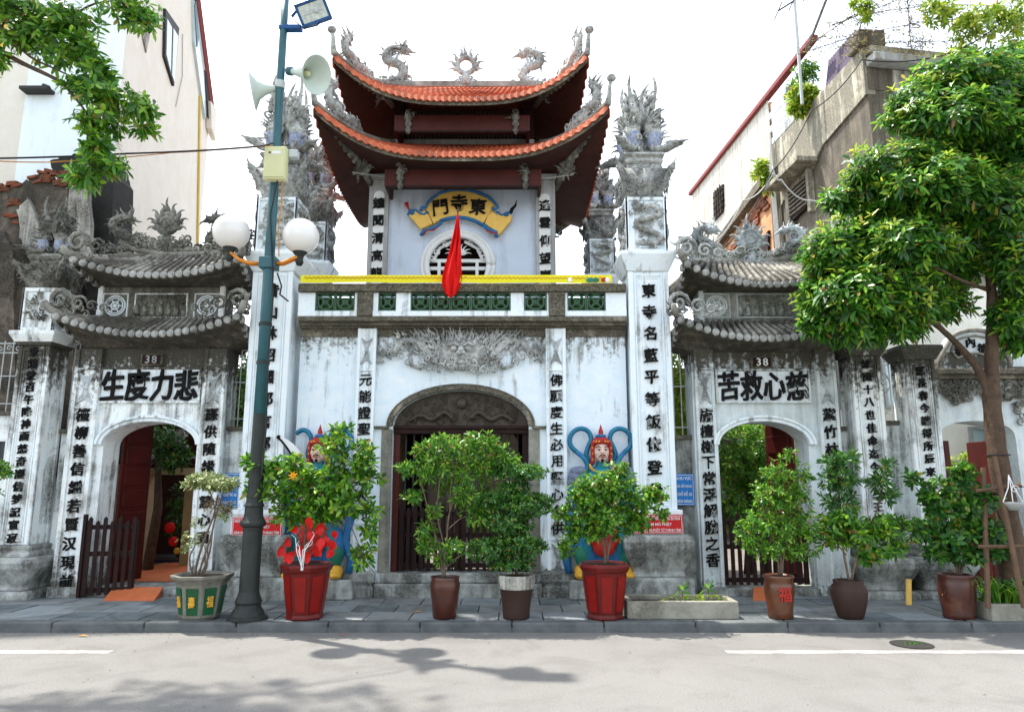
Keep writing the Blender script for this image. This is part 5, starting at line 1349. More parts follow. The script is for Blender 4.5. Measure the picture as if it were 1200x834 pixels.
for (x, lab) in ((xa3 + .32, 'upright red door board standing in the far right arch'), (xb3 - .12, 'dark door leaf at the right of the far right arch')):
    d = T('door_leaf', lab, 'door', (x, Y3 + .6, G0)); mb = MB(); mb.box(x - .03, x + .05, Y3 + .4, Y3 + .9, G0 + .02, zs3 + .02); mb.build('leaf', M['wood_red'], d, bev=.01)
d = T('slatted_gate', 'red brown slatted gate low in the far right arch', 'gate leaf', ((xa3 + xb3) / 2, Y3 + .2, G0))
slat_gate(d, xa3 + .02, xb3 - .02, Y3 + .2, G0 + .05, ZZ(625, Y3), 10, M['wood_red'])
# neighbouring crest wall at the right edge
t = T('ornate_wall', 'ornate white stepped wall at the right edge above the crest', 'wall', (P(1195, 420, 11.5).x, 11.5, G0))
mb = MB()
for (a, b, c_, d_, e) in ((1172, 1260, 432, 440, .0), (1180, 1260, 400, 432, .12), (1174, 1260, 396, 400, .0), (1186, 1260, 380, 396, .12), (1180, 1260, 376, 380, 0)):
    x0 = P(a, 420, 11.5).x; x1 = P(b, 420, 11.5).x; mb.box(x0, x1, 11.5 + e, 12.2, ZZ(d_, 11.5) + .001, ZZ(c_, 11.5))
mb.box(P(1184, 420, 11.5).x, P(1260, 420, 11.5).x, 11.65, 12.2, G0, ZZ(440, 11.5)); mb.build('stepped_wall', M['plaster_side_r'], t, bev=.012)
# signs on the pillars
def sign(label, px0, px1, py0, py1, Y, m, lines, sz, rot=0):
    a, b = P(px0, py1, Y), P(px1, py0, Y)
    t = T('sign', label, 'sign', ((a.x + b.x) / 2, Y, a.z))
    MB().box(a.x, b.x, Y, Y + .012, a.z, b.z).build('sign_board', M[m], t, bev=.004)
    mb = MB(); frame_rect(mb, a.x + .012, b.x - .012, a.z + .012, b.z - .012, Y - .0005, .006, .002); mb.build('border', M['white'], t)
    n = len(lines); H = b.z - a.z
    for i, ln in enumerate(lines):
        z = b.z - H * (i + .5 + .12) / (n + .24)
        me = char_mesh(ln, M['white'], .03, .004); w = me['w']; s = min(H / n * sz, (b.x - a.x - .07) / max(w, .01))
        link('lettering', me, t, ((a.x + b.x) / 2, Y - .002, z), (0, 0, 0), (s, 1, min(H / n * sz, s * 1.5)))
sign('red sign with three white lines on the tall right pillar above its urn', 743.5, 800, 603, 625, 9.655, 'red_sign', ['NƠI THỜ TỰ XIN ĐỪNG ĐI PHÁ', 'NAM MÔ PHẬT', 'KÍNH MONG PHẬT TỬ THÀNH TÂM'], .62)
sign('red sign behind the lamp pole on the left tall pillar', 271, 331, 606, 628, 9.655, 'red_sign', ['NƠI THỜ TỰ XIN ĐỪNG ĐI PHÁ', 'NAM MÔ PHẬT', 'KÍNH MONG PHẬT TỬ THÀNH TÂM'], .62)
sign('blue sign with white letters right of the tall right pillar', 791, 813, 555, 592, 10.12, 'blue_sign', ['KHU VỰC', 'ĐÃ XẾP HẠNG', 'CHỖ ĐỂ XE', 'BÁN HÀNG'], .55)
sign('blue sign with white letters left of the lamp pole', 258, 282, 554, 594, 10.12, 'blue_sign', ['KHU VỰC', 'ĐÃ XẾP HẠNG', 'CHỖ ĐỂ XE', 'BÁN HÀNG'], .55)
# ================================================================ NEIGHBOURING BUILDINGS
class Wall:
    """a standing wall plane from A to B (x, y); its thing's Empty is turned so that local x runs along the wall and +y goes into the building"""
    def __init__(s, A, B):
        s.A = Vector((A[0], A[1], 0)); s.d = Vector((B[0] - A[0], B[1] - A[1], 0)); s.L = s.d.length; s.d.normalize()
        s.n = Vector((-s.d.y, s.d.x, 0)); s.rot = math.atan2(s.d.y, s.d.x)
    def to2(s, px, py, off=0.0):
        r = ray(px, py); o = Vector((0, 0, CAM_H)); a = s.A + s.n * off
        t = (a - o).dot(s.n) / r.dot(s.n); p = o + r * t
        return ((p - s.A).dot(s.d), p.z)
    def poly(s, pts, off=0.0): return [s.to2(*p, off) for p in pts]
# left: cream building seen very obliquely
W1_ = Wall((-7.46, 12.5), (-8.9, 20.0))
t = T('cream_building', 'tall cream rendered building with a slanted window strip behind the left side gate', 'building', (W1_.A.x, W1_.A.y, 0), rot=W1_.rot, local=True)
u1, z1 = W1_.to2(246, 133); u2, z2 = W1_.to2(229, 8)
sl = (z2 - z1) / (u2 - u1)
zt_near = 15.6
mb = MB(); mb.prism([(0, 0), (u1, 0), (u1, z1), (u2 + (zt_near - z2) / sl, zt_near), (0, zt_near)], 0, 5)
mb.build('wall', M['cream_wall'], t)
mb = MB(); du = .10
mb.tube([(u1 + .05, -.03, z1 - .1), (u2 + (zt_near - z2) / sl, -.03, zt_near)], .13, 6); mb.build('roof_edge', M['red_edge'], t)
def quadp(W_, pts, y0, y1, m, name, par, off=0.0):
    mb = MB(); mb.prism(W_.poly(pts, off), y0, y1); return mb.build(name, m, par)
w = quadp(W1_, [(191, 10), (207, 33), (201, 101), (190, 66)], -.06, .02, M['metal_dark'], 'window_frame', t)
quadp(W1_, [(192.2, 22), (197.5, 32), (196.3, 84), (191.2, 64)], -.075, -.058, M['glass_pale'], 'pane', w)
quadp(W1_, [(199.5, 33), (205, 42), (200.6, 96), (198, 88)], -.075, -.058, M['glass_pale'], 'pane', w)
g_ = quadp(W1_, [(224, 0), (231, 10), (241, 100), (238, 140), (233, 108), (225, 50)], -.07, .02, M['glass_pale'], 'glazed_strip', t)
quadp(W1_, [(224, 6), (226, 0), (229, 45), (227, 55)], -.09, -.071, M['pole_green'], 'green_pane', g_)
quadp(W1_, [(236, 82), (241, 92), (243, 145), (239, 135)], -.09, -.071, M['wood_dark'], 'dark_pane', g_)
quadp(W1_, [(240, 118), (247, 128), (246, 165), (241, 150)], -.16, -.02, M['cream_wall'], 'drip_hood', t)
mb = MB(); a, b = W1_.to2(233, 112), W1_.to2(230, 300); mb.tube([(a[0], -.03, a[1]), (b[0], -.03, b[1])], .03, 5); mb.build('rain_pipe', M['yellow_wall'], t)
mb = MB(); a, b = W1_.to2(213, 40), W1_.to2(205, 125); mb.tube([(a[0], -.02, a[1]), ((a[0] + b[0]) / 2 + .3, -.02, (a[1] + b[1]) / 2), (b[0], -.02, b[1])], .012, 4); mb.build('wire', M['cable_white'], t)
quadp(W1_, [(165, 20), (171, 14), (174, 40), (170, 62), (166, 44)], -.03, .01, M['ruin_white'], 'patched_render', t)
# left: pale building face-on
Yw = 12.2
t = T('pale_building', 'pale blue white building with a yellow corner strip at the upper left', 'building', (-10, Yw, 0))
xw = P(131, 200, Yw).x
mb = MB(); mb.prismz([(-16, Yw), (xw, Yw), (-7.5, 12.49), (-8.2, 13.2), (-16, 17)], 0, 12.6); mb.build('wall', M['white_wall'], t)
mb = MB(); x0 = P(13, 60, Yw).x; mb.prism([(x0 - .9, 5.5), (x0 - .18, 5.5), (x0 + .0, 12.5), (x0 - .9, 12.5)], Yw - .12, Yw + .01); mb.build('yellow_corner', M['yellow_wall'], t)
mb = MB(); mb.prism([(x0 - 1.4, 5.5), (x0 - .45, 5.5), (x0 - .3, 12.5), (x0 - 1.4, 12.5)], Yw - .2, Yw - .121); mb.build('cream_corner', M['cream_wall'], t)
a = P(27, 108, Yw - .1); b = P(61, 101, Yw - .1)
mb = MB(); mb.box(a.x, b.x, Yw - .22, Yw + .01, a.z, a.z + .06); mb.box(a.x + .05, b.x - .1, Yw - .12, Yw + .01, a.z + .061, a.z + .10); mb.tube([(b.x - .12, Yw - .16, a.z + .1), (b.x + .02, Yw - .2, a.z + .03)], .035, 5)
mb.build('vent_bracket', M['metal_dark'], t)
# ruined party wall
Yr_ = 11.4
t = T('ruined_wall', 'blackened broken party wall with exposed orange bricks at the left', 'wall', (P(60, 300, Yr_).x, Yr_, G0))
rg = random.Random(3)
def rag(pts, Y, amp=.05, n=5):
    out = []
    for i in range(len(pts)):
        a = Vector(XZ(*pts[i], Y)); b = Vector(XZ(*pts[(i + 1) % len(pts)], Y))
        for k in range(n):
            p = a + (b - a) * (k / n); out.append((p.x + rg.uniform(-amp, amp), p.y + rg.uniform(-amp, amp)))
    return out
mb = MB(); mb.prism(rag([(-60, 235), (0, 222), (25, 212), (45, 206), (62, 212), (75, 222), (82, 240), (84, 330), (84, 560), (-60, 560)], Yr_), Yr_, Yr_ + .6); mb.build('broken_wall', M['ruin'], t)
mb = MB(); mb.prism(rag([(60, 190), (80, 184), (100, 180), (128, 184), (134, 205), (135, 330), (135, 540), (104, 540), (102, 235), (80, 222)], Yr_ + .3, .04), Yr_ + .25, Yr_ + .9); mb.build('black_pier', M['wood_dark'] if False else mat('soot_black_render', (.035, .033, .03), (.02, .02, .018), bump=.6), t)
mb = MB(); mb.prism(rag([(82, 216), (106, 218), (106, 330), (80, 330)], Yr_ - .1, .035), Yr_ - .12, Yr_ - .01); mb.build('flaking_patch', M['ruin_white'], t)
mb = MB(); mb.prism(rag([(20, 246), (34, 232), (46, 262), (52, 300), (26, 300)], Yr_ - .1, .03), Yr_ - .12, Yr_ - .01); mb.build('flaking_patch', M['ruin_white'], t)
bk = MB(); bk.box(-.105, .105, -.05, .05, -.03, .03); bkm = bk.mesh('brick', M['brick'])
for i in range(34):
    k = rg.random()
    if k < .55: px, py = 36 + rg.random() * 50, 205 + rg.uniform(-7, 12)
    elif k < .8: px, py = rg.uniform(6, 22), rg.uniform(228, 262)
    else: px, py = rg.uniform(-5, 40), 218 - rg.uniform(-4, 8)
    p = P(px, py, Yr_ - .03); link('brick', bkm, t, p + Vector((0, .04, 0)), (rg.uniform(-.2, .2), rg.uniform(-.25, .25), rg.uniform(-.25, .25)), (.8, .8, .8))
t = T('old_wall', 'dark mouldy wall edge at the extreme left behind the couplet pillar', 'wall', (-8.2, 10.9, G0))
mb = MB(); mb.prism(rag([(-80, 268), (4, 272), (14, 290), (16, 400), (16, 560), (-80, 560)], 10.8, .03), 10.8, 11.2); mb.build('wall', M['ruin'], t)

# right: corrugated shed and concrete house
A_, B_, C_ = (6.32, 23.6), (7.04, 13.0), (11.9, 13.8)
WR = Wall(A_, B_); WF = Wall(B_, C_)
t = T('corrugated_shed', 'cream corrugated upper storey with a rust red roof edge right of the tower', 'building', (A_[0], A_[1], 0), rot=WR.rot, local=True)
ztop = 11.5
uA, uB = 0.0, WR.to2(903, 160)[0]
pa = WR.to2(812, 233); lowA = WR.to2(836, 304)[1]; lowB = WR.to2(903, 207)[1]
mb = MB(); n = int((uB - uA) / .11); vs = []
for i in range(n * 2 + 1):
    u = uA + (uB - uA) * i / (2 * n); y = -.03 if i % 2 else .0
    zb = WR.to2(812, 345)[1] if u < WR.to2(838, 300)[0] else lowA + (lowB - lowA) * (u - WR.to2(838, 300)[0]) / (uB - WR.to2(838, 300)[0])
    vs += [(u, y, zb), (u, y, ztop)]
mb.add(vs, [(2 * i, 2 * i + 2, 2 * i + 3, 2 * i + 1) for i in range(2 * n)]); mb.build('corrugated_sheet', M['corr'], t)
mb = MB(); mb.box(0, uB, .02, 4, 0, ztop - .05); mb.build('shed_core', M['peach'], t)
mb = MB(); u9 = WR.to2(958, 62)[0]; mb.box(-.15, u9, -.12, .05, ztop + .001, ztop + .14); mb.build('roof_edge', M['red_edge'], t, bev=.02)
wn = quadp(WR, [(838.5, 226), (849.5, 216), (849.5, 248), (839, 259)], -.08, .02, M['wood_dark'], 'window', t)
ws = WR.poly([(838.5, 226), (849.5, 216), (849.5, 248), (839, 259)])
mb = MB()
for k in range(1, 4): mb.tube([(ws[0][0] + (ws[1][0] - ws[0][0]) * k / 4, -.095, ws[2][1]), (ws[0][0] + (ws[1][0] - ws[0][0]) * k / 4, -.095, ws[0][1])], .02, 4)
for k in range(1, 5): z = ws[3][1] + (ws[0][1] - ws[3][1]) * k / 5; mb.tube([(ws[0][0], -.095, z), (ws[1][0], -.095, z)], .02, 4)
mb.build('window_bars', M['ruin'], wn)
mb = MB(); a, b = WR.to2(838, 302), WR.to2(905, 205); mb.prism([(a[0] - 1, a[1] - .1), (b[0], b[1] - .12), (b[0], b[1] + .1), (a[0] - 1, a[1] + .12)], -.2, .0); mb.build('slab_edge', M['old_wall'], t)
mb = MB(); bkr = random.Random(9)
for i in range(60):
    k = bkr.random(); px = 850 + 52 * k; py = 295 - 82 * k + bkr.uniform(8, 26)
    u, z = WR.to2(px, py); link('brick', bkm, t, (u, -.02, z), (0, bkr.uniform(-.1, .1), bkr.uniform(-.1, .1)), (1.6, .5, 1.5))
wn = quadp(WR, [(893, 284), (902, 270), (902, 315), (893, 322)], -.05, .02, M['wood_dark'], 'window', t)
t = T('concrete_house', 'mould stained concrete house with parapet and awning behind the right hand tree', 'house', (A_[0], A_[1], 0), rot=WR.rot, local=True)
zpar = 10.15
R2 = Matrix.Rotation(-WR.rot, 4, 'Z') @ Matrix.Translation((-A_[0], -A_[1], 0))
BL = R2 @ Vector((*B_, 0)); CL = R2 @ Vector((*C_, 0))
mb = MB(); foot = [(uB, .0), (BL.x, BL.y), (CL.x, CL.y), (CL.x - 8, CL.y + 6), (uB, 6)]
mb.prismz(foot, 0, zpar - .9); hw_ = mb.build('wall', M['old_wall'], t)
mb = MB(); mb.prism([(uB + .0, zpar - 1.9), (uB + .9, zpar - 1.55), (uB + 1.9, zpar - 1.6), (uB + 2.6, zpar - 1.2), (WR.L, zpar - 1.0), (WR.L, zpar), (uB, zpar)], -.05, .15)
mb.build('side_parapet', M['old_cream'], t)
# front face in its own turned frame
def front_local(u, off, z):
    p = WF.A + WF.d * u + WF.n * off; q = R2 @ Vector((p.x, p.y, 0)); return (q.x, q.y, z)
def fbox(u0, u1, o0, o1, z0, z1, m, name, bev=0.0):
    mb = MB(); v = [front_local(u, o, z) for z in (z0, z1) for (u, o) in ((u0, o0), (u1, o0), (u1, o1), (u0, o1))]
    mb.add(v, [(0, 3, 2, 1), (4, 5, 6, 7), (0, 1, 5, 4), (1, 2, 6, 5), (2, 3, 7, 6), (3, 0, 4, 7)]); return mb.build(name, m, t, bev=bev)
fbox(0, WF.L, -.14, .3, zpar - .18, zpar + .0, M['old_cream'], 'front_coping', .02)
fbox(0, WF.L, -.30, -.0, zpar - .42, zpar - .24, M['trim_grey'], 'gutter', .03)
fbox(.02, WF.L, -.02, .3, zpar - .90, zpar - .181, M['old_wall'], 'front_parapet')
fbox(.55, 1.35, -.05, .1, zpar - 1.7, zpar - .45, M['ruin_white'], 'render_panel'); fbox(1.55, 2.3, -.05, .1, zpar - 1.7, zpar - .45, M['peach'], 'render_panel')
fbox(1.38, 1.52, -.2, .1, 0, zpar - .43, M['old_wall'], 'pier', .02)
fbox(.0, 2.6, -.04, .1, 3.5, 6.6, M['old_cream'], 'lower_render')
fbox(.9, 1.8, -.07, -.03, 4.6, 5.9, M['glass'], 'window')
mb = MB(); a = WR.to2(1008, 56)
mb.box(WR.L - .35, WR.L + .12, -.15, .4, zpar + .001, zpar + .35); mb.build('corner_block', M['old_wall'], t, bev=.03)
quadp(WR, [(930, 227), (950, 205), (951, 241), (930, 261)], -.10, .02, M['metal_dark'], 'window', t)
wq = WR.poly([(930, 227), (950, 205), (951, 241), (930, 261)])
for k in range(7):
    z = wq[2][1] + (wq[1][1] - wq[2][1]) * (k + .5) / 7
    mb = MB(); mb.box(wq[0][0], wq[1][0], -.16, -.101, z - .03, z + .02); mb.build('louvre_slat', M['old_wall'], t)
mb = MB(); mb.box(wq[0][0] - .2, wq[0][0] - .001, -.14, .0, wq[3][1] - .2, wq[0][1] + .1); mb.build('window_surround', M['old_cream'], t, bev=.01); mb = MB(); mb.box(wq[1][0] + .001, wq[1][0] + .12, -.14, .0, wq[2][1] - .2, wq[1][1] + .1); mb.build('window_surround', M['old_cream'], t, bev=.01)
mb = MB(); mb.box(wq[0][0] - .5, wq[1][0] + .4, -.5, 0, wq[1][1] + .16, wq[1][1] + .28); mb.build('awning_slab', M['old_cream'], t, bev=.02)
mb = MB(); u0 = WR.to2(905, 200)[0]
for k in range(4): mb.tube([(u0 + .05 + .09 * k, -.08 - .02 * k, WR.to2(905, 190)[1] + .2 * k), (u0 + .10 + .10 * k, -.06, 4)], .022, 5)
mb.build('downpipes', M['cable_white'], t)
mb = MB(); mb.box(u0 - .1, u0 + .45, -.05, .02, 0, WR.to2(908, 200)[1]); mb.build('dark_corner', M['old_wall'], t)
# block screen wall of pale blocks above the parapet
t = T('block_wall', 'small wall of pale painted blocks beside the shed roof', 'wall', (A_[0], A_[1], 0), rot=WR.rot, local=True)
ub0, ub1 = uB + .02, WR.to2(938, 128)[0]
blk = MB().box(-.19, .19, -.06, .06, -.085, .085).mesh('block', mat('pale_block', (.55, .60, .62), (.42, .47, .49), stain=(.2, .2, .2), stain_amt=.2, bump=.3))
MB().box(ub0, ub1, .03, .12, zpar + .002, zpar + 1.05).build('mortar_bed', M['metal_dark'], t)
for j in range(6):
    nblk = 7 if j < 4 else 4
    for i in range(nblk):
        u = ub0 + .2 + i * (ub1 - ub0 - .2) / 6.6 + (.15 if j % 2 else 0)
        if u < ub1: link('block', blk, t, (u, .0, zpar + .09 + j * .18), (0, 0, 0), (min(1, (ub1 - ub0) / 6.8 / .38 * .96), 1, 1))
t = T('violet_sheet', 'faded violet corrugated sheet leaning on the roof parapet', 'sheet', (A_[0], A_[1], 0), rot=WR.rot, local=True)
us_, ue = WR.to2(957, 96)[0], WR.to2(990, 66)[0]; mb = MB(); vs = []
for i in range(25):
    u = us_ + (ue - us_) * i / 24; vs += [(u, .15 + (.03 if i % 2 else 0), zpar + .002), (u, .32 + (.03 if i % 2 else 0), zpar + .95)]
mb.add(vs, [(2 * i, 2 * i + 2, 2 * i + 3, 2 * i + 1) for i in range(24)]); mb.build('sheet', M['violet'], t)
# antenna
p = P(935.5, 60, 14.8)
t = T('antenna_mast', 'thin antenna mast rising from the roof beside the yellow green bush', 'antenna', (p.x, p.y, zpar))
mb = MB(); zt_ = P(935.5, -30, 14.8).z; mb.tube([(p.x, p.y, zpar - .2), (p.x, p.y, zt_)], .035, 6); mb.build('mast', M['metal_pale'], t)
q = P(935, 8, 14.8); mb = MB(); a = P(912, 13, 14.8); b = P(980, -30, 14.8); mb.tube([a, b], .02, 5)
for k in range(5): c_ = a + (b - a) * (k / 4); mb.tube([c_ + Vector((0, -.25, .05)), c_ + Vector((0, .25, -.05))], .012, 4)
mb.build('antenna_boom', M['metal_dark'], t)
mb = MB(); a = P(945, 60, 14.5); b = P(972, -10, 14.5); mb.tube([a, b], .03, 5); mb.build('stay_rod', M['metal_dark'], t)
# pale house low at the right, seen through grilles and the far arch
Yh = 12.6
t = T('pale_house', 'pale house front seen between the slim pillars at the right', 'house', (P(1100, 450, Yh).x, Yh, G0))
x0, x1 = P(960, 450, Yh).x, 11.4
MB().box(x0, x1, Yh, 12.95, G0, ZZ(338, Yh)).build('wall', mat('cream_white_house', (.74, .72, .64), (.66, .64, .57), bump=.05), t)
for (a, b, c_, d_) in ((982, 1000, 425, 480), (1034, 1056, 420, 478), (1128, 1160, 500, 540)):
    xa_, xb_ = P(a, 450, Yh).x, P(b, 450, Yh).x; za_, zb_ = ZZ(d_, Yh), ZZ(c_, Yh)
    mb = MB(); frame_rect(mb, xa_, xb_, za_, zb_, Yh, .05, .06); fr = mb.build('window', M['trim_grey'], t); MB().box(xa_ + .05, xb_ - .05, Yh - .02, Yh + .01, za_ + .05, zb_ - .05).build('pane', M['glass_pale'], fr)
Yk = 11.9
t = T('inner_canopy', 'small tiled canopy with a yellow beam behind the far right arch', 'canopy', (P(1140, 570, Yk).x, Yk, G0))
x0, x1 = P(1108, 570, Yk).x, P(1215, 570, Yk).x
mb = MB(); mb.add([(x0, Yk - .3, ZZ(574, Yk - .3)), (x1, Yk - .3, ZZ(574, Yk - .3)), (x1, Yk + .4, ZZ(548, Yk + .4)), (x0, Yk + .4, ZZ(548, Yk + .4))], [(0, 1, 2, 3)])
for i in range(14):
    x = x0 + (x1 - x0) * (i + .5) / 14; mb.tube([(x, Yk - .33, ZZ(574, Yk - .3) + .02), (x, Yk + .4, ZZ(548, Yk + .4) + .02)], .04, 6)
mb.build('canopy_tiles', M['ridge'], t)
MB().box(x0, x1, Yk - .2, Yk - .1, ZZ(590, Yk), ZZ(576, Yk)).build('yellow_beam', M['yellow_wall'], t)
MB().box(x0, x1, Yk + .3, Yk + .35, G0, ZZ(592, Yk)).build('screen_wall', M['wood_red'], t)
mb = MB(); c_ = P(1163, 603, Yk - .1); mb.torus(c_, .16, .03); mb.torus(c_, .09, .02); 
for k in range(4): mb.tube([(c_.x + .16 * math.cos(k * PI / 4), c_.y, c_.z + .16 * math.sin(k * PI / 4)), (c_.x - .16 * math.cos(k * PI / 4), c_.y, c_.z - .16 * math.sin(k * PI / 4))], .015, 4)
mb.build('round_lattice', M['red'], t)
# inner temple buildings
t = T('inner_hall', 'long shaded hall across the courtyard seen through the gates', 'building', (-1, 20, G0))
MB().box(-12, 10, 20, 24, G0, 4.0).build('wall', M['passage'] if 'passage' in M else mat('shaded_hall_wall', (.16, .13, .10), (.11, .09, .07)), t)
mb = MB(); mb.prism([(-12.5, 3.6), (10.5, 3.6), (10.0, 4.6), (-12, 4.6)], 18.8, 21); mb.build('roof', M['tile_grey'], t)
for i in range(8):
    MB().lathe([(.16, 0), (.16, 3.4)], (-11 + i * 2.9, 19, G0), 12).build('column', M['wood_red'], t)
t = T('inner_shrine', 'shrine with cream columns and tiled eave inside the left side gate', 'shrine', (-5.9, 13.5, G0))
for (pa_, pb_, m_) in ((152, 168, 'old_cream'), (211, 224, 'peach')):
    a = P(pa_, 640, 12.6).x; b = P(pb_, 640, 12.6).x; MB().box(a, b, 12.6, 12.6 + (b - a), G0 + .1, ZZ(556, 12.6)).build('column', mat('cream_shrine_column', (.50, .42, .27), (.42, .34, .2)) if m_ == 'old_cream' else mat('tan_shrine_column', (.32, .22, .10), (.25, .17, .08)), t, bev=.01)
a, b = P(140, 560, 12.6).x, P(232, 560, 12.6).x
MB().box(a, b, 12.55, 12.8, ZZ(556, 12.6) + .001, ZZ(548, 12.6)).build('beam', mat('cream_beam', (.55, .44, .25), (.45, .35, .2)), t)
mb = MB(); sheet(lambda u, v: (a - .3 + (P(192, 545, 12.2).x - a + .3) * u, 12.2 + .8 * v, ZZ(548, 12.2) + .05 + .55 * v + .15 * u ** 3), 12, 3, mb)
for i in range(12): 
    x = a - .3 + (P(192, 545, 12.2).x - a + .3) * i / 11; mb.tube([(x, 12.18, ZZ(548, 12.2) + .07), (x, 13.0, ZZ(548, 12.2) + .66)], .04, 5)
mb.build('tiled_eave', M['tile_grey'], t)
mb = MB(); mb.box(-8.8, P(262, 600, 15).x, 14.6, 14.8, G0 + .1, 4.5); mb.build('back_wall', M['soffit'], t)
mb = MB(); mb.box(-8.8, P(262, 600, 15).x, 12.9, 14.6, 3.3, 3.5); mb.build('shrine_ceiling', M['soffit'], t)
t = T('altar_table', 'altar table with blue cloth inside the left side gate', 'table', (P(190, 670, 13).x, 13.2, G0))
c_ = P(192, 670, 13.1)
mb = MB(); mb.box(c_.x - .4, c_.x + .35, 13.0, 13.5, ZZ(655, 13.1) - .03, ZZ(655, 13.1)); mb.build('table_top', M['wood_dark'], t, bev=.01)
mb = MB()
for i in range(9): mb.box(c_.x - .38 + i * .08, c_.x - .33 + i * .08, 12.99 + .01 * (i % 2), 13.01 + .01 * (i % 2), G0 + .12, ZZ(655, 13.1) - .031)
mb.build('blue_cloth', M['blue'], t)
for (px, py, r, mm, lab) in ((199, 618, .09, 'red_cloth', 'upper red lantern hanging over the altar'), (203, 634, .08, 'red_cloth', 'lower red lantern hanging over the altar'), (207, 645, .05, 'gold', 'small golden lamp over the altar')):
    p = P(px, py, 12.9); tt_ = T('hanging_lantern', lab, 'lantern', p, 'lanterns over the altar')
    mb = MB(); mb.lathe([(.03, -r), (r * .8, -r * .7), (r, 0), (r * .8, r * .7), (.03, r)], p, 12); mb.build('lantern_body', M[mm], tt_, smooth=True)
    mb = MB(); mb.tube([(p.x, p.y, p.z + r), (p.x, p.y, 3.35)], .006, 4); mb.build('cord', M['cable'], tt_)

# ================================================================ FOLIAGE
def whorls(C, A, k, L, W, eps, rng, droop=.12, fold=.14, var=.25):
    C = np.asarray(C, float); A = np.asarray(A, float); N = len(C)
    A /= np.linalg.norm(A, axis=1)[:, None] + 1e-9
    ref = np.where(np.abs(A[:, 2:3]) < .9, np.array([[0, 0, 1.]]), np.array([[1., 0, 0]]))
    e1 = np.cross(A, ref); e1 /= np.linalg.norm(e1, axis=1)[:, None]; e2 = np.cross(A, e1)
    ph = (np.arange(k)[None, :] * 2 * np.pi / k + rng.random((N, 1)) * 6.28 + rng.normal(0, .25, (N, k)))
    ep = eps + rng.normal(0, .28, (N, k)); ln = L * (1 + rng.uniform(-var, var, (N, k))); wd = W * (1 + rng.uniform(-var, var, (N, k)))
    d = (np.cos(ep) * np.cos(ph))[..., None] * e1[:, None] + (np.cos(ep) * np.sin(ph))[..., None] * e2[:, None] + np.sin(ep)[..., None] * A[:, None]
    s = np.cross(np.broadcast_to(A[:, None], d.shape), d); s /= np.linalg.norm(s, axis=2)[..., None] + 1e-9
    n = np.cross(d, s); c = C[:, None] + d * (ln * .06)[..., None] + A[:, None] * rng.uniform(-.4, .1, (N, k))[..., None] * L
    dz = np.array([0, 0, -1.])
    l_ = ln[..., None]; w_ = wd[..., None]
    V = np.stack([c, c + d * l_ * .38 - s * w_ * .42 + dz * droop * l_ * .1, c + d * l_ * .42 - n * fold * w_ * 0 + dz * (droop * .1 + 0) * l_ - n * 0 + (n * -fold) * w_, c + d * l_ * .38 + s * w_ * .42 + dz * droop * l_ * .1,
                  c + d * l_ * .74 - s * w_ * .38 + dz * droop * l_ * .5, c + d * l_ * .74 + s * w_ * .38 + dz * droop * l_ * .5, c + d * l_ + dz * droop * l_], axis=2)
    V = V.reshape(-1, 3); M_ = N * k
    F = np.array([[0, 2, 1], [0, 3, 2], [1, 2, 4], [2, 3, 5], [2, 5, 4], [4, 5, 6]])
    F = (F[None] + (np.arange(M_) * 7)[:, None, None]).reshape(-1, 3)
    return V, F
def np_mesh(name, V, F, m):
    me = bpy.data.meshes.new(name); me.vertices.add(len(V)); me.vertices.foreach_set('co', V.ravel())
    me.loops.add(F.size); me.loops.foreach_set('vertex_index', F.ravel().astype(np.int32))
    me.polygons.add(len(F)); me.polygons.foreach_set('loop_start', np.arange(0, F.size, F.shape[1], dtype=np.int32))
    me.polygons.foreach_set('loop_total', np.full(len(F), F.shape[1], np.int32)); me.polygons.foreach_set('use_smooth', np.ones(len(F), bool))
    me.materials.append(m); me.update(calc_edges=True); return me
def blob_pts(blobs, rng, shell=.45, upb=.5):
    """blobs: (centre Vector, rx, ry, rz, n)"""
    C, A, O = [], [], []
    for (c, rx, ry, rz, n) in blobs:
        v = rng.normal(0, 1, (n, 3)); v /= np.linalg.norm(v, axis=1)[:, None]
        q = (shell + (1 - shell) * rng.random(n) ** .6)[:, None] * (1 + rng.normal(0, .07, (n, 1)))
        C.append(np.array(c)[None] + v * q * np.array([rx, ry, rz])[None]); a = v + np.array([[0, 0, upb]]) + rng.normal(0, .35, (n, 3)); A.append(a)
        O.append(np.repeat(np.array(c)[None], n, 0))
    return np.concatenate(C), np.concatenate(A), np.concatenate(O)
def px_blobs(lst, Y, depth=.8, dens=1.0):
    out = []
    for b in lst:
        px, py, rx, ry, n = b[:5]; yo = b[5] if len(b) > 5 else 0
        c = P(px, py, Y + yo); k = MPX(py, Y + yo); r = (rx + ry) / 2 * k
        out.append((c, rx * k, max(r * depth, .05), ry * k, int(n * dens)))
    return out
def foliage(parent, blobs, m, seed, k=6, L=.09, W=.032, eps=.45, twig_from=None, twigm='twig', every=5, shell=.45, upb=.5, name='foliage', droop=.12, tw=.005):
    rng = np.random.default_rng(seed)
    C, A, O = blob_pts(blobs, rng, shell, upb)
    V, F = whorls(C, A, k, L, W, eps, rng, droop)
    off = np.array(OFF[parent.name]); me = np_mesh(name, V - off, F, m)
    o = link(name, me, parent); o.location = (0, 0, 0); OFF[o.name] = OFF[parent.name]; o['kind'] = 'stuff'
    if every:
        mb = MB(); idx = range(0, len(C), every)
        for i in idx:
            a = Vector(twig_from) if twig_from is not None and i % 3 == 0 and False else Vector(O[i]); b = Vector(C[i])
            mid = (a + b) / 2 + Vector((0, 0, -.06 * (b - a).length)); mb.tube([a, mid, b], [tw * 1.6, tw, tw * .5], 3)
        q = mb.build('twigs', M[twigm], parent, kind='stuff')
    return o
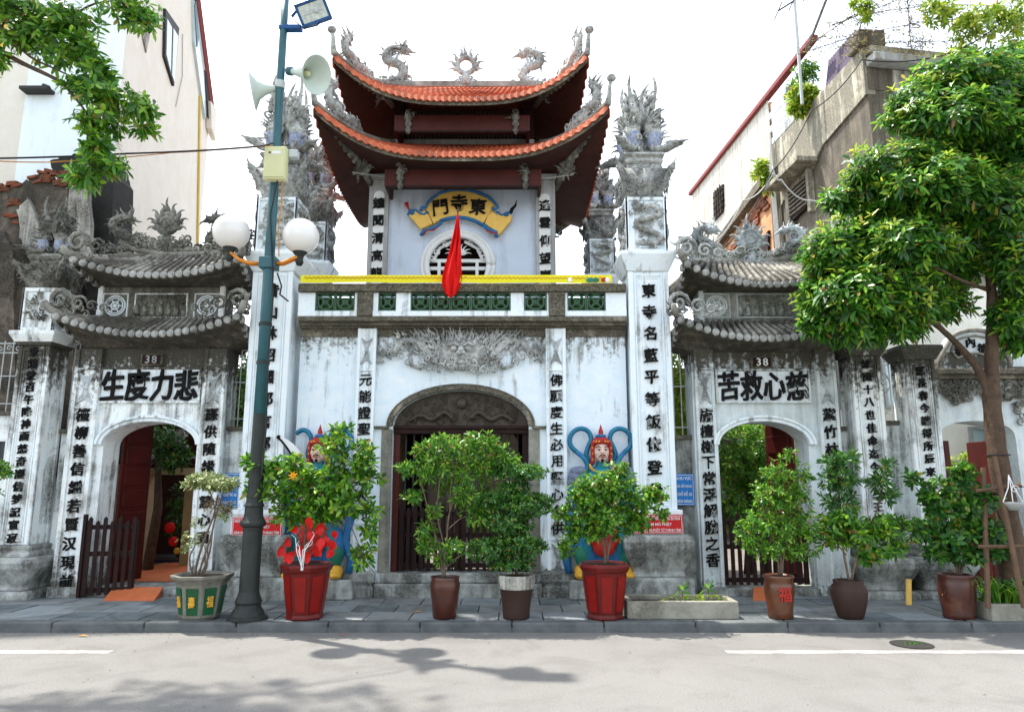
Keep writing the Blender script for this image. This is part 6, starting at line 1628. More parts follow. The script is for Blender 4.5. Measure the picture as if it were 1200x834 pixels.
def stems(parent, lines, Y, m='twig', name='stem', n=6, wob=.0):
    """lines: list of (list of (px, py), r0, r1)"""
    for (pts, r0, r1) in lines:
        mb = MB(); P_ = [P(a[0], a[1], Y + (a[2] if len(a) > 2 else 0)) for a in pts]; k = len(P_)
        fine = []
        for i in range(k - 1):
            p0, p1, p2, p3 = P_[max(i - 1, 0)], P_[i], P_[i + 1], P_[min(i + 2, k - 1)]
            for j in range(4):
                t_ = j / 4; fine.append(.5 * ((2 * p1) + (p2 - p0) * t_ + (2 * p0 - 5 * p1 + 4 * p2 - p3) * t_ * t_ + (3 * p1 - p0 - 3 * p2 + p3) * t_ ** 3))
        fine.append(P_[-1]); q = len(fine)
        mb.tube(fine, [(r0 + (r1 - r0) * i / (q - 1)) * (1 + .06 * math.sin(i * 2.3)) for i in range(q)], n)
        mb.build(name, M[m], parent, smooth=True)
# courtyard trees seen through gates and gaps
for (lab, bl, Y, mm, sd, Lf) in (
    ('leafy green tree filling the right side gate opening', [(870, 530, 45, 40, 330), (905, 560, 35, 45, 260), (860, 590, 30, 30, 150)], 12.3, LEAF_BRIGHT, 1, .12),
    ('bright bush behind the grille right of the tall pillar', [(797, 430, 16, 50, 200), (798, 490, 14, 30, 110)], 12.2, LEAF_YEL, 2, .11),
    ('green bush behind the grille left of the lamp pole', [(280, 450, 20, 60, 260), (275, 500, 18, 30, 100)], 12.3, LEAF_BRIGHT, 3, .11),
    ('dark tree beyond the central passage', [(535, 540, 50, 40, 300), (580, 600, 30, 40, 160)], 14.8, LEAF_BRIGHT, 4, .13),
    ('dark foliage hanging inside the left side gate', [(185, 515, 30, 18, 130), (205, 535, 18, 18, 80)], 12.0, LEAF_DARK, 5, .10),
    ('yellow leaved shrub behind the far right arch', [(1135, 545, 22, 16, 90), (1160, 555, 18, 12, 60)], 11.5, LEAF_YEL, 6, .08),
    ('dark tree standing behind the lower left courtyard', [(215, 600, 15, 40, 90)], 13.8, LEAF_DARK, 7, .10)):
    c_ = P(bl[0][0], bl[0][1], Y); t = T('courtyard_tree', lab, 'tree', (c_.x, Y, G0), 'trees and bushes behind the gates')
    foliage(t, px_blobs(bl, Y), mm, sd, 7, Lf, Lf * .34, .35, every=6)
    mb = MB(); mb.tube([(c_.x, Y, G0), (c_.x + .1, Y, 1.2), (c_.x, Y, c_.z)], [.09, .07, .03], 7); mb.build('trunk', M['bark'], t, smooth=True)
# big street tree at the right
YT_ = 8.5
tb = P(1185, 700, YT_)
t = T('street_tree', 'leafy street tree with brown forked trunk at the right edge', 'tree', (tb.x, YT_, G0))
stems(t, [([(1188, 712), (1186, 660), (1180, 600), (1170, 540), (1163, 480), (1161, 440)], .135, .088)], YT_, 'bark', 'trunk', 12)
stems(t, [([(1162, 448), (1162, 410), (1163, 370), (1160, 320), (1150, 260), (1140, 190), (1135, 130)], .085, .02),
          ([(1160, 462), (1146, 432), (1128, 410), (1108, 390), (1085, 372), (1050, 345), (1020, 320)], .055, .012),
          ([(1163, 375), (1185, 330), (1210, 290)], .05, .02), ([(1158, 310), (1120, 270), (1070, 240), (1030, 225)], .04, .01), ([(1150, 260), (1190, 210), (1215, 180)], .035, .012),
          ([(1108, 390), (1075, 350), (1055, 310, .2), (1040, 290)], .028, .008), ([(1145, 220), (1110, 180), (1080, 160)], .028, .008), ([(1160, 340), (1130, 330, -.3), (1090, 310, -.5)], .03, .01)], YT_, 'bark', 'limb', 8)
crown = [(1130, 95, 62, 26, 230), (1085, 120, 42, 22, 120, -.1), (1175, 120, 45, 30, 150), (1120, 140, 60, 28, 220, -.3), (1060, 140, 30, 14, 50), (1190, 180, 40, 35, 160), (1140, 190, 55, 28, 200, .3),
         (1060, 195, 58, 24, 210, -.2), (1020, 215, 30, 16, 70), (1100, 220, 60, 30, 240, -.5), (1170, 240, 45, 35, 180, -.3), (1045, 248, 50, 20, 150, .2), (985, 238, 22, 14, 45, .1), (1010, 285, 52, 30, 210, 0), (970, 300, 32, 26, 100, -.1),
         (1070, 290, 50, 32, 200, -.4), (1130, 300, 48, 34, 200, .3), (1190, 305, 30, 36, 120, -.3), (965, 345, 30, 30, 110, .1), (1005, 345, 48, 34, 200, -.3), (1060, 350, 48, 30, 180, -.2), (1000, 385, 40, 18, 110, 0), (960, 380, 22, 16, 55), (1045, 385, 40, 18, 90, 0), (1105, 355, 35, 22, 90, .3), (1185, 370, 25, 22, 60, -.2), (1185, 80, 40, 22, 110, .3)]
crown += [(1195, 130, 30, 24, 90), (1165, 175, 30, 22, 90, .2), (1195, 235, 28, 26, 90, .1), (1150, 262, 34, 18, 90, -.1), (1195, 345, 24, 24, 70), (1192, 398, 18, 16, 36), (1085, 255, 30, 16, 60), (1110, 180, 40, 18, 90, .2)]
crown = [(b[0], b[1], b[2] * 1.06, b[3] * 1.0) + tuple(b[4:]) for b in crown]
foliage(t, px_blobs(crown, YT_, .95, .8), LEAF_DARK, 20, 6, .125, .044, .25, every=4, shell=.05, name='inner_crown', droop=.25, tw=.007)  # dark leaf colour paints the shade inside the crown
foliage(t, px_blobs([(b[0], b[1] - 3) + tuple(b[2:]) for b in crown], YT_, 1.0, .85), LEAF_TREE, 21, 7, .115, .040, .2, every=9, shell=.45, upb=.9, name='crown', droop=.2, tw=.007)  # brighter outer leaves paint the light on the crown
foliage(t, px_blobs([(b[0] - 4, b[1] - 5) + tuple(b[2:]) for b in crown if b[1] < 360], YT_, 1.0, .13), LEAF_YEL, 22, 6, .10, .034, .4, every=0, name='lit_leaves', shell=.85, upb=1.2)  # yellow-green leaves paint light onto the crown's upper left
# timber stakes and strap round the trunk
t2 = T('tree_support', 'timber stakes and crossbars tied round the street tree trunk', 'tree support', (tb.x, YT_, G0))
for (a, b) in (((1152, 548, -.1), (1158, 712, -.35)), ((1165, 535, -.18), (1200, 712, -.55)), ((1178, 545, .1), (1215, 712, .2))):
    mb = MB(); mb.tube([P(a[0], a[1], YT_ + a[2]), P(b[0], b[1], YT_ + b[2])], .028, 7); mb.build('stake', M['stick'], t2)
for (a, b) in (((1143, 575, -.22), (1196, 568, -.25)), ((1146, 640, -.3), (1205, 640, -.4))):
    mb = MB(); mb.tube([P(a[0], a[1], YT_ + a[2]), P(b[0], b[1], YT_ + b[2])], .022, 6); mb.build('crossbar', M['stick'], t2)
mb = MB(); p = P(1170, 533, YT_); mb.torus(p, .12, .008, 'z', 18, 5); p = P(1178, 570, YT_); mb.torus(p, .17, .01, 'z', 18, 5); mb.build('binding', M['cable'], t2)
p = P(1187, 588, YT_ - .33)
t2 = T('hanging_basin', 'white plastic basin hung by cords on the tree support', 'basin', p)
mb = MB(); mb.lathe([(.05, -.09), (.10, -.02), (.11, 0), (.10, -.005), (.05, -.07), (0, -.07)], p, 16); mb.build('basin', M['trim_grey'], t2, smooth=True)
mb = MB()
for a in (-.11, 0, .11): mb.tube([(p.x + a, p.y, p.z), (p.x + a * .3, p.y, p.z + .16), (p.x, p.y + .02, p.z + .30)], .006, 4)
curl(mb, p.x + .02, p.z + .14, p.y - .03, .05, 0, 1, 1.4, .12); mb.build('cords', M['white'], t2)
# branch hanging in from the upper left
YB = 6.6
p = P(-60, 30, YB)
t = T('overhanging_tree', 'tree whose leafy branch reaches in from the upper left corner', 'tree', p)
stems(t, [([(-70, 20), (-20, 52), (0, 60), (26, 74), (58, 89), (74, 99), (96, 125), (112, 150)], .035, .008), ([(-30, 5), (0, 31), (14, 46), (36, 67), (67, 82), (95, 95)], .022, .006), ([(55, -20), (65, 0), (82, 17), (110, 5), (140, 0)], .022, .006),
          ([(82, 17), (95, 45), (110, 75)], .012, .005), ([(74, 97), (105, 105), (140, 118)], .014, .005), ([(5, -20), (8, 10), (0, 40)], .016, .008)], YB, 'bark', 'limb', 7)
foliage(t, px_blobs([(15, 10, 45, 22, 50), (30, 40, 35, 18, 30), (80, 20, 40, 22, 46), (150, 8, 38, 20, 34), (165, 22, 18, 12, 12), (70, 60, 30, 16, 20), (98, 55, 22, 22, 26), (118, 85, 25, 20, 30), (92, 100, 22, 12, 14), (125, 115, 38, 18, 44), (160, 125, 22, 16, 22), (118, 142, 32, 16, 30), (168, 152, 16, 10, 10), (115, 170, 26, 14, 24), (125, 195, 26, 14, 26), (100, 207, 22, 10, 14), (50, 30, 22, 20, 16), (0, 65, 18, 14, 10), (-30, 60, 30, 40, 20)], YB, 1.2, 1.25), LEAF_BRIGHT, 23, 8, .108, .038, .15, every=2, shell=.1, droop=.12, tw=.004)
foliage(t, [(Vector((-5.4, 7.2, 8.3)), 1.9, 1.2, .8, 330), (Vector((-8.6, 7.4, 8.4)), 1.8, 1.3, .9, 200)], LEAF_BRIGHT, 24, 8, .15, .05, .2, every=6, shell=.1, name='upper_crown', droop=.12)
mb = MB(); mb.tube([(-9.5, 7.2, 0), (-9.4, 7.3, 3), (-9.0, 7.4, 6), (-7.5, 7.6, 8.0), (-5.5, 7.6, 8.4)], [.22, .18, .14, .08, .04], 10); mb.build('trunk', M['bark'], t, smooth=True)
# rooftop greenery at the upper right
for (lab, bl, Y, mm, sd, Lf, nm) in (
    ('round yellow green bush on the roof beside the block wall', [(941, 112, 17, 14, 190), (936, 126, 12, 9, 60)], 15.2, LEAF_YEL, 31, .15, 'roof_bush'),
    ('darker creeper just above the round roof bush', [(945, 85, 16, 14, 90), (935, 98, 12, 8, 30)], 15.4, LEAF_BRIGHT, 32, .10, 'roof_bush'),
    ('small shrub sprouting from the wall joint below the shed', [(891, 200, 9, 14, 40), (900, 215, 7, 14, 24)], 16.8, LEAF_YEL, 33, .16, 'wall_shrub'),
    ('vine clump dangling at the top of the sky right of the antenna', [(1015, 12, 7, 18, 40), (1003, 5, 6, 8, 14)], 12.4, LEAF_YEL, 34, .10, 'roof_vine'),
    ('thick creeper on the roof at the upper right corner', [(1100, 12, 24, 16, 60), (1140, 30, 26, 26, 110), (1180, 20, 28, 22, 90), (1130, 62, 18, 10, 30), (1185, 60, 25, 20, 90)], 12.4, LEAF_YEL, 35, .12, 'roof_vine')):
    c_ = P(bl[0][0], bl[0][1], Y); t = T(nm, lab, 'vine' if 'vine' in nm else 'shrub', c_, 'greenery on the roofs')
    foliage(t, px_blobs(bl, Y, .7), mm, sd, 6, Lf, Lf * .42, .3, every=4, shell=.2)
t = T('dry_creeper', 'thin dry creeper web stretched over roof wires at the upper right', 'creeper', P(1060, 40, 12.6))
rg = random.Random(55); mb = MB(); anchor = []
wires = [((940, 58), (1000, 18), (1100, 5), (1210, 8)), ((935, 64), (1010, 40), (1100, 22), (1210, 30)), ((985, 55), (1050, 50), (1120, 48)), ((1002, 52), (1015, 8), (1018, -30)), ((1068, 62), (1066, 35), (1063, -10)), ((975, 30), (1040, 5), (1090, -15))]
for w_ in wires:
    pts = [P(a, b, 12.6) for a, b in w_]; mb.tube(pts, .008, 4)
    for i in range(90):
        k = rg.random() * (len(pts) - 1); q = pts[int(k)].lerp(pts[int(k) + 1], k % 1)
        d_ = Vector((rg.uniform(-.3, .3), rg.uniform(-.1, .1), rg.uniform(-.28, .16))); mb.tube([q, q + d_ * .5 + Vector((0, 0, .03)), q + d_], [.005, .004, .002], 3); anchor.append(q + d_)
mb.build('stems', M['twig'], t, kind='stuff')
rn = np.random.default_rng(3); C = np.array([tuple(a) for a in anchor]); V, F = whorls(C, rn.normal(0, 1, C.shape), 2, .05, .03, .2, rn)
o = link('dry_leaves', np_mesh('dry_leaves', V - np.array(OFF[t.name]), F, leafmat('dry_leaf', (.16, .13, .04), (.2, .22, .05), (.3, .22, .08))), t); o.location = (0, 0, 0); o['kind'] = 'stuff'
# ================================================================ LAMP POLE WITH SPEAKERS
YP = 8.35
pb = P(290, 722, YP); zq = lambda py: P(300, py, YP).z
px_ = pb.x
t = T('street_lamp', 'dark green street lamp pole with two white globes on orange arms', 'street lamp', (px_, YP, G0))
mb = MB()
mb.lathe([(.22, 0), (.22, .03), (.185, .05), (.17, .09), (.14, .13), (.135, .16), (.15, .19), (.135, .22), (.108, .30), (.105, .95), (.112, 1.0), (.14, 1.02), (.145, 1.05), (.125, 1.08), (.105, 1.12), (.10, 1.20), (.10, 1.22), (.112, 1.24), (.098, 1.27), (.088, 1.32)], (px_, YP, G0), 20)
mb.lathe([(.087, 1.32), (.079, zq(560) - G0), (.074, zq(485) - G0)], (px_, YP, G0), 16)
mb.build('cast_base', M['pole_black'], t, smooth=False, bev=.004)
mb = MB(); mb.lathe([(.073, zq(485) - G0), (.063, zq(330) - G0), (.057, zq(250) - G0), (.050, zq(120) - G0), (.047, zq(40) - G0), (.045, zq(-20) - G0)], (px_, YP, G0), 16)
mb.build('upper_pole', M['pole_green'], t, smooth=True)
for py in (425, 380):
    mb = MB(); mb.lathe([(.077, -.02), (.077, .02)], (px_, YP, zq(py)), 16); mb.build('band', M['pole_black'], t)
zb = zq(309)
mb = MB(); mb.box(px_ - .10, px_ + .10, YP - .09, YP + .09, zb - .07, zb + .07); mb.build('arm_bracket', M['blue_metal'] if False else M['pole_green'], t, bev=.01)
for sgn, gx, gy in ((-1, 271, 272), (1, 352.5, 277)):
    g = P(gx, gy, YP); r = 21 * MPX(275, YP); zc = g.z - r - .05
    for k in (-1, 1):
        mb = MB(); mb.tube([(px_ + sgn * .09, YP + k * .03, zb), (px_ + (g.x - px_) * .45, YP + k * .03, zb + .0), (px_ + (g.x - px_) * .75, YP + k * .03, zb + .05), (g.x - sgn * .02, YP + k * .03, zc + .0)], .019, 7); mb.build('lamp_arm', M['orange_arm'], t, smooth=True)
    mb = MB(); mb.lathe([(.03, -.10), (.05, -.06), (.04, -.02), (.05, .02), (.085, .06), (.09, .075), (.05, .08)], (g.x, YP, zc), 14); mb.build('lamp_holder', M['pole_black'], t, smooth=True)
    mb = MB(); mb.ball(g, r, 28, 18); mb.build('globe', M['globe'], t, smooth=True)
def cable(label, pts, r, m, sag=0.0, name='cable'):
    mb = MB(); fine = []
    for i in range(len(pts) - 1):
        for k in range(8): u = k / 8; fine.append(Vector(pts[i]).lerp(Vector(pts[i + 1]), u) + Vector((0, 0, -sag * 4 * u * (1 - u))))
    fine.append(Vector(pts[-1])); mb.tube(fine, r, 5)
    return tagm(mb.build(name, M[m], smooth=True), label, 'cable')
# horn speakers
def horn(label, throat, mouth, R, tilt=0):
    a, b = Vector(throat), Vector(mouth); ax = (b - a); L = ax.length; ax.normalize()
    t = T('horn_speaker', label, 'loudspeaker', a, 'horn speakers on the lamp pole')
    q = ax.to_track_quat('Z', 'Y').to_matrix().to_4x4(); X = Matrix.Translation(a) @ q
    mb = MB(); prof = [(.035, 0), (.05, L * .25), (.075, L * .5), (.12, L * .75), (R * .9, L * .95), (R, L), (R * 1.03, L + .006), (R * .98, L + .004), (R * .86, L * .93), (.10, L * .72), (.06, L * .5), (.035, L * .3), (0, L * .3)]
    mb.lathe(prof, (0, 0, 0), 28); mb.transform(X); mb.build('horn', M['horn'], t, smooth=True)
    mb = MB(); mb.lathe([(0, L * .3), (.03, L * .35), (.035, L * .62), (.028, L * .70), (0, L * .72)], (0, 0, 0), 14); mb.transform(X); mb.build('reflex_cone', M['box_cream'], t, smooth=True)
    mb = MB(); mb.lathe([(.05, -.07), (.055, -.06), (.055, 0), (.04, .01)], (0, 0, 0), 14); mb.transform(X); mb.build('driver', M['metal_dark'] if False else M['pole_green'], t, smooth=True)
k = MPX(100, YP)
horn('left white horn speaker on the pole facing left', P(324, 104, YP), P(296, 106, YP - .06), 23 * k)
horn('right horn speaker on the pole facing right and forward', P(342, 84, YP - .03), P(371, 88, YP - .22), 21.5 * k)
mb = MB(); mb.lathe([(.06, -.05), (.06, .05)], (px_, YP, zq(100)), 14); mb.build('speaker_clamp', M['metal_pale'], bpy.data.objects['street_lamp'])
mb = MB(); a, b = P(327, 32, YP - .03), P(353, 32, YP - .03); mb.box(a.x, b.x, YP - .05, YP + .05, a.z - .03, a.z + .03); mb.build('cross_bar', M['blue_metal'], bpy.data.objects['street_lamp'], bev=.008)
# floodlight
c = P(367, 14, YP - .15)
t = T('floodlight', 'blue framed floodlight tilted on top of the lamp pole', 'floodlight', c)
Rm = Matrix.Translation(c) @ Matrix.Rotation(math.radians(-22), 4, 'Y') @ Matrix.Rotation(math.radians(28), 4, 'X')
mb = MB(); mb.box(-.20, .20, .0, .13, -.14, .14); mb.transform(Rm); mb.build('housing', M['blue_metal'], t, bev=.02)
mb = MB(); frame_rect(mb, -.20, .20, -.14, .14, -.001, .03, .03); mb.transform(Rm); mb.build('lens_frame', M['blue_metal'], t, bev=.006)
mb = MB(); mb.box(-.165, .165, -.016, -.003, -.105, .105); mb.transform(Rm); mb.build('lens', M['lens'], t)
mb = MB(); mb.ball((.04, -.02, 0), (.035, .02, .035), 10, 6); mb.box(-.12, .12, -.022, -.017, -.012, .012); mb.transform(Rm); mb.build('bulb', M['metal_pale'], t)
mb = MB(); mb.tube([P(342, 20, YP), P(350, 10, YP - .05), c + Vector((-.1, .05, 0))], .018, 6); mb.build('bracket', M['blue_metal'], t)
cable('thin black cord drooping from the floodlight to the pole', [P(346, 25, YP), P(356, 34, YP - .05), P(372, 30, YP - .1), P(378, 22, YP - .1)], .008, 'cable', name='cord')
# junction box
a, b = P(309, 211, YP - .12), P(337, 173, YP - .12)
t = T('junction_box', 'cream metal junction box strapped to the lamp pole', 'junction box', ((a.x + b.x) / 2, YP - .1, a.z))
MB().box(a.x, b.x, YP - .16, YP - .05, a.z, b.z).build('box_body', M['box_cream'], t, bev=.01)
MB().box(a.x + .012, b.x - .012, YP - .172, YP - .161, a.z + .02, b.z - .015).build('box_door', M['box_cream'], t, bev=.005)
MB().box(a.x + .10, b.x - .06, YP - .176, YP - .173, b.z - .11, b.z - .07).build('box_label', M['white'], t)
MB().box(a.x + .06, a.x + .085, YP - .177, YP - .173, b.z - .10, b.z - .08).build('box_lamp', M['metal_dark'], t)
MB().box(b.x + .002, b.x + .11, YP - .08, YP + .02, b.z - .10, b.z - .0).build('side_bracket', M['metal_pale'], t, bev=.008)
# cables
pj = P(320, 168, YP - .06)
cable('black overhead cable running left from the lamp pole', [pj, P(296, 172, 7.9), P(150, 180, 7.0), P(-30, 186, 6.5)], .010, 'cable', .01)
cable('orange overhead wire just below the black one at the left', [pj + Vector((0, 0, -.03)), P(200, 179, 7.3), P(60, 190, 6.8), P(-30, 187, 6.5)], .006, 'cable_orange', .01)
cable('coiled cable running down the front of the lamp pole', [P(325, 212, YP - .09), P(317, 250, YP - .1), P(319, 300, YP - .12), P(320, 350, YP - .10), P(314, 420, YP - .12), P(312, 500, YP - .11), P(306, 560, YP - .12)], .011, 'cable')
cable('orange wire tied along the upper lamp pole', [P(331, 212, YP - .07), P(330, 240, YP - .08), P(326, 270, YP - .08), P(327, 300, YP - .10)], .008, 'cable_orange')
cable('loose cable end hanging right of the globe bracket', [P(325, 320, YP - .05), P(330, 335, YP - .1), P(328, 345, YP - .1), P(338, 353, YP - .1)], .010, 'cable')
for i, (pts, lab) in enumerate((([(1200, 0), (1120, 60), (1010, 70), (950, 130), (905, 200), (850, 290)], 'grey wire slanting down across the concrete house to the right side gate'), ([(905, 195), (915, 210), (950, 235), (985, 215)], 'pale wire looping over the awning window'), ([(905, 205), (870, 235), (835, 285)], 'pale wire following the slab edge under the shed'))):
    cable(lab, [P(a, b, 12.3) for a, b in pts], .012, 'cable_white' if i else 'cable', .12)
# ================================================================ FLAG AND BANNER
Yf = 9.62
t = T('red_flag', 'furled bright red flag hanging in front of the balcony', 'flag', P(536, 335, Yf))
mb = MB(); a, b = P(536.5, 247, Yf + .12), P(536.5, 336, Yf + .12); mb.tube([b, a], .012, 6); mb.ball(a, .02, 8, 5); mb.build('flag_pole', M['stick'], t)
def fl(u, v):
    py = 252 + 92 * v; w0, w1 = [(535.5, 538), (532, 540), (525.5, 541), (519, 541), (518, 539.5), (524, 534)][0], None
    ks = [(0, 535.8, 537.6), (.25, 531.5, 539.8), (.5, 526, 540.5), (.75, 519.5, 541), (.88, 518, 540), (1.0, 522, 535)]
    for i in range(5):
        if v <= ks[i + 1][0] + 1e-6: f = (v - ks[i][0]) / (ks[i + 1][0] - ks[i][0]); L_ = ks[i][1] + f * (ks[i + 1][1] - ks[i][1]); R_ = ks[i][2] + f * (ks[i + 1][2] - ks[i][2]); break
    py += (6 * (1 - abs(2 * u - .9)) if v > .9 else 0) * (v - .9) * 10
    p = P(L_ + (R_ - L_) * u, py, Yf); fold = (math.sin(u * 15 + v * 3.5) * .035 + math.sin(u * 31 - v * 6) * .014 + math.sin(v * 9 + u * 4) * .02) * min(1, v * 3) + math.sin(u * 5) * .04 * v
    return (p.x, Yf - .03 - fold, p.z)
sheet(fl, 30, 30).build('cloth', M['red_cloth'], t, smooth=True)
Yn = 9.68
a, b = P(352, 331, Yn), P(717, 322, Yn); c = P(717, 331.5, Yn); d_ = P(352, 322.5, Yn)
t = T('banner_strip', 'long yellow cloth strip with a red scroll border along the balcony rail', 'banner', (CX, Yn, a.z))
M['banner'] = mat('yellow_green_cloth', (.78, .72, .03), (.72, .66, .02), rough=.8, bump=.05)
def bn(u, v):
    x = a.x + (b.x - a.x) * u; z = (a.z + (c.z - a.z) * u - .004 * math.sin(u * 23)) * (1 - v) + (d_.z + (b.z - d_.z) * u + .002 * math.sin(u * 31)) * v
    return (x, Yn + .004 * math.sin(u * 45 + v) , z)
sheet(bn, 160, 3).build('cloth', M['banner'], t, smooth=True)
mb = MB(); n = 420; zc_ = a.z + (b.z - a.z) * .62
mb.tube([(a.x + .05 + (b.x - a.x - .1) * i / n, Yn - .009 + .004 * math.sin((.0 + i / n) * 45), zc_ + (c.z - a.z) * i / n + .012 * math.sin(i * 1.05)) for i in range(n + 1)], .0045, 3)
mb.build('scroll_border', M['red'], t)
for (px, m_) in ((712, 'white'), (707, 'red'), (698, 'green_paint'), (691, 'green_paint'), (668, 'white')):
    p = P(px, 328, Yn - .03); mb = MB(); mb.ball(p, (.05 if m_ == 'green_paint' else .03, .006, .035), 12, 6); mb.build('printed_spot', M[m_], t)
# ================================================================ GUARDIAN RELIEFS
M['scale_armour'] = mat('blue_grey_scale_armour', (.06, .10, .20), (.30, .32, .40), scale=60, rough=.5, bump=.8, bscale=90)
def guardian(label, x, y, z0, k, blade, seed):
    rg = random.Random(seed)
    t = T('guardian_statue', label, 'statue', (x, y, z0), 'painted guardian statues')
    def body(name, balls, m, vox=.014, tubes=()):
        mb = MB()
        for (c, r) in balls: mb.ball((x + c[0] * k, y + c[1] * k, z0 + c[2] * k), tuple(q * k for q in r), 16, 10)
        for (pts, rad) in tubes: mb.tube([(x + p[0] * k, y + p[1] * k, z0 + p[2] * k) for p in pts], [q * k for q in rad], 10)
        o = mb.build(name, M[m], t, smooth=True)
        r = o.modifiers.new('remesh', 'REMESH'); r.mode = 'VOXEL'; r.voxel_size = vox; r.use_smooth_shade = True
        s_ = o.modifiers.new('smooth', 'SMOOTH'); s_.iterations = 3
        return o
    # legs, torso and arms as one body
    bd = body('body', [((0, 0, .98), (.22, .15, .2)), ((0, -.02, 1.25), (.27, .17, .25)), ((-.31, -.02, 1.34), (.13, .13, .12)), ((.31, -.02, 1.34), (.13, .13, .12))], 'teal', .016,
              [([(0, 0, 1.4), (0, -.01, 1.56)], [.09, .07]), ([(-.33, -.02, 1.36), (-.40, -.04, 1.12), (-.26, -.18, .98)], [.10, .09, .06]), ([(.33, -.02, 1.36), (.40, -.04, 1.12), (.26, -.18, .98)], [.10, .09, .06]),
               ([(-.12, 0, .95), (-.20, -.04, .5), (-.27, -.02, .16)], [.15, .12, .08]), ([(.12, 0, .95), (.20, -.04, .5), (.27, -.02, .16)], [.15, .12, .08])])
    body('robe_skirt', [((0, -.02, .66), (.30, .15, .28)), ((-.22, 0, .40), (.20, .12, .30)), ((.22, 0, .40), (.20, .12, .30)), ((0, 0, .35), (.18, .10, .28))], 'blue', .018)
    body('red_apron', [((0, -.13, .62), (.20, .08, .24)), ((0, -.14, .42), (.16, .06, .14)), ((-.14, -.13, .52), (.08, .06, .1)), ((.14, -.13, .52), (.08, .06, .1))], 'red', .014)
    for s_ in (-1, 1): body('green_lining', [((s_ * .30, -.06, .30), (.10, .08, .16))], 'green_paint', .014)
    for s_ in (-1, 1):
        body('boot', [((s_ * .30, -.05, .09), (.10, .12, .10)), ((s_ * .32, -.13, .05), (.085, .12, .055))], 'gold', .012)
        body('shoulder_guard', [((s_ * .32, -.05, 1.42), (.13, .11, .07)), ((s_ * .37, -.06, 1.34), (.11, .10, .07)), ((s_ * .40, -.06, 1.26), (.09, .09, .06))], 'scale_armour', .014)
        mb = MB()       # hand: palm with five fingers closed before the chest
        hx, hy, hz = x + s_ * .14 * k, y - .24 * k, z0 + .98 * k
        mb.ball((hx, hy, hz), (.05 * k, .03 * k, .055 * k), 10, 7)
        for f in range(4): mb.tube([(hx - s_ * .03 * k, hy - .01, hz + (.035 - f * .022) * k), (hx - s_ * (.075 - abs(f - 1.3) * .006) * k, hy - .035 * k, hz + (.035 - f * .022) * k), (hx - s_ * .05 * k, hy - .055 * k, hz + (.03 - f * .022) * k)], [.011 * k, .010 * k, .008 * k], 6)
        mb.tube([(hx + s_ * .01 * k, hy - .01, hz + .04 * k), (hx - s_ * .02 * k, hy - .045 * k, hz + .075 * k), (hx - s_ * .05 * k, hy - .05 * k, hz + .07 * k)], [.013 * k, .011 * k, .008 * k], 6)
        mb.build('hand', M['skin'], t, smooth=True)
    mb = MB()
    for i in range(13):
        a = PI + PI * i / 12; mb.ball((x + .17 * k * math.cos(a), y - (.13 + .05 * abs(math.sin(a))) * k, z0 + (1.50 + .10 * math.sin(a)) * k), .018 * k, 8, 6)
    for i in range(9): mb.ball((x + (-.20 + .05 * i) * k, y - .20 * k, z0 + (.93 + .02 * math.cos(i)) * k), .03 * k, 8, 6)
    for i in range(16): curl(mb, x + rg.uniform(-.2, .2) * k, z0 + rg.uniform(1.02, 1.30) * k, y - .19 * k, .04 * k, rg.uniform(0, 6), rg.choice((-1, 1)), 1.2, .26)
    mb.build('gold_ornament', M['gold'], t, smooth=True)
    # head: skin, brow, nose, lips, chin, ears in one surface
    hz = 1.685
    hd = body('head', [((0, -.06, hz), (.105, .115, .15)), ((0, -.10, hz - .06), (.085, .075, .075)), ((0, -.105, hz - .115), (.045, .05, .035)), ((-.055, -.13, hz - .02), (.04, .035, .035)), ((.055, -.13, hz - .02), (.04, .035, .035)),
                       ((0, -.165, hz + .045), (.07, .02, .02)), ((0, -.195, hz - .012), (.024, .026, .022)), ((-.108, -.04, hz), (.02, .03, .045)), ((.108, -.04, hz), (.02, .03, .045)), ((0, -.17, hz - .068), (.036, .018, .016))], 'skin', .006,
              [([(0, -.165, hz + .05), (0, -.195, hz - .01)], [.013, .018])])
    mb = MB()
    for s_ in (-1, 1):
        mb.tube([(x + s_ * .018 * k, y - .178 * k, z0 + (hz + .048) * k), (x + s_ * .055 * k, y - .172 * k, z0 + (hz + .072 + (.012 if blade else 0)) * k), (x + s_ * .092 * k, y - .135 * k, z0 + (hz + (.075 if blade else .055)) * k)], [.006 * k, .009 * k, .004 * k], 6)
        mb.ball((x + s_ * .046 * k, y - .170 * k, z0 + (hz + .020) * k), (.012 * k, .008 * k, .010 * k), 8, 6)
        mb.tube([(x + s_ * .020 * k, y - .166 * k, z0 + (hz + .025) * k), (x + s_ * .046 * k, y - .174 * k, z0 + (hz + .034) * k), (x + s_ * .080 * k, y - .150 * k, z0 + (hz + .028) * k)], .004 * k, 5)
        mb.tube([(x + s_ * .006 * k, y - .192 * k, z0 + (hz - .046) * k), (x + s_ * .032 * k, y - .182 * k, z0 + (hz - .052) * k), (x + s_ * .056 * k, y - .158 * k, z0 + (hz - .080) * k)], [.008 * k, .007 * k, .002 * k], 5)
    mb.ball((x, y - .158 * k, z0 + (hz - .122) * k), (.022 * k, .014 * k, .026 * k), 8, 6)
    mb.build('brows_eyes_and_beard', M['ink'], hd, smooth=True)
    mb = MB(); mb.ball((x, y - .188 * k, z0 + (hz - .072) * k), (.030 * k, .008 * k, .009 * k), 10, 6)
    mb.build('lips', M['red'], hd, smooth=True)
    mb = MB()
    for s_ in (-1, 1): mb.ball((x + s_ * .047 * k, y - .163 * k, z0 + (hz + .019) * k), (.026 * k, .010 * k, .012 * k), 10, 6)
    mb.build('eye_whites', M['white'], hd, smooth=True)
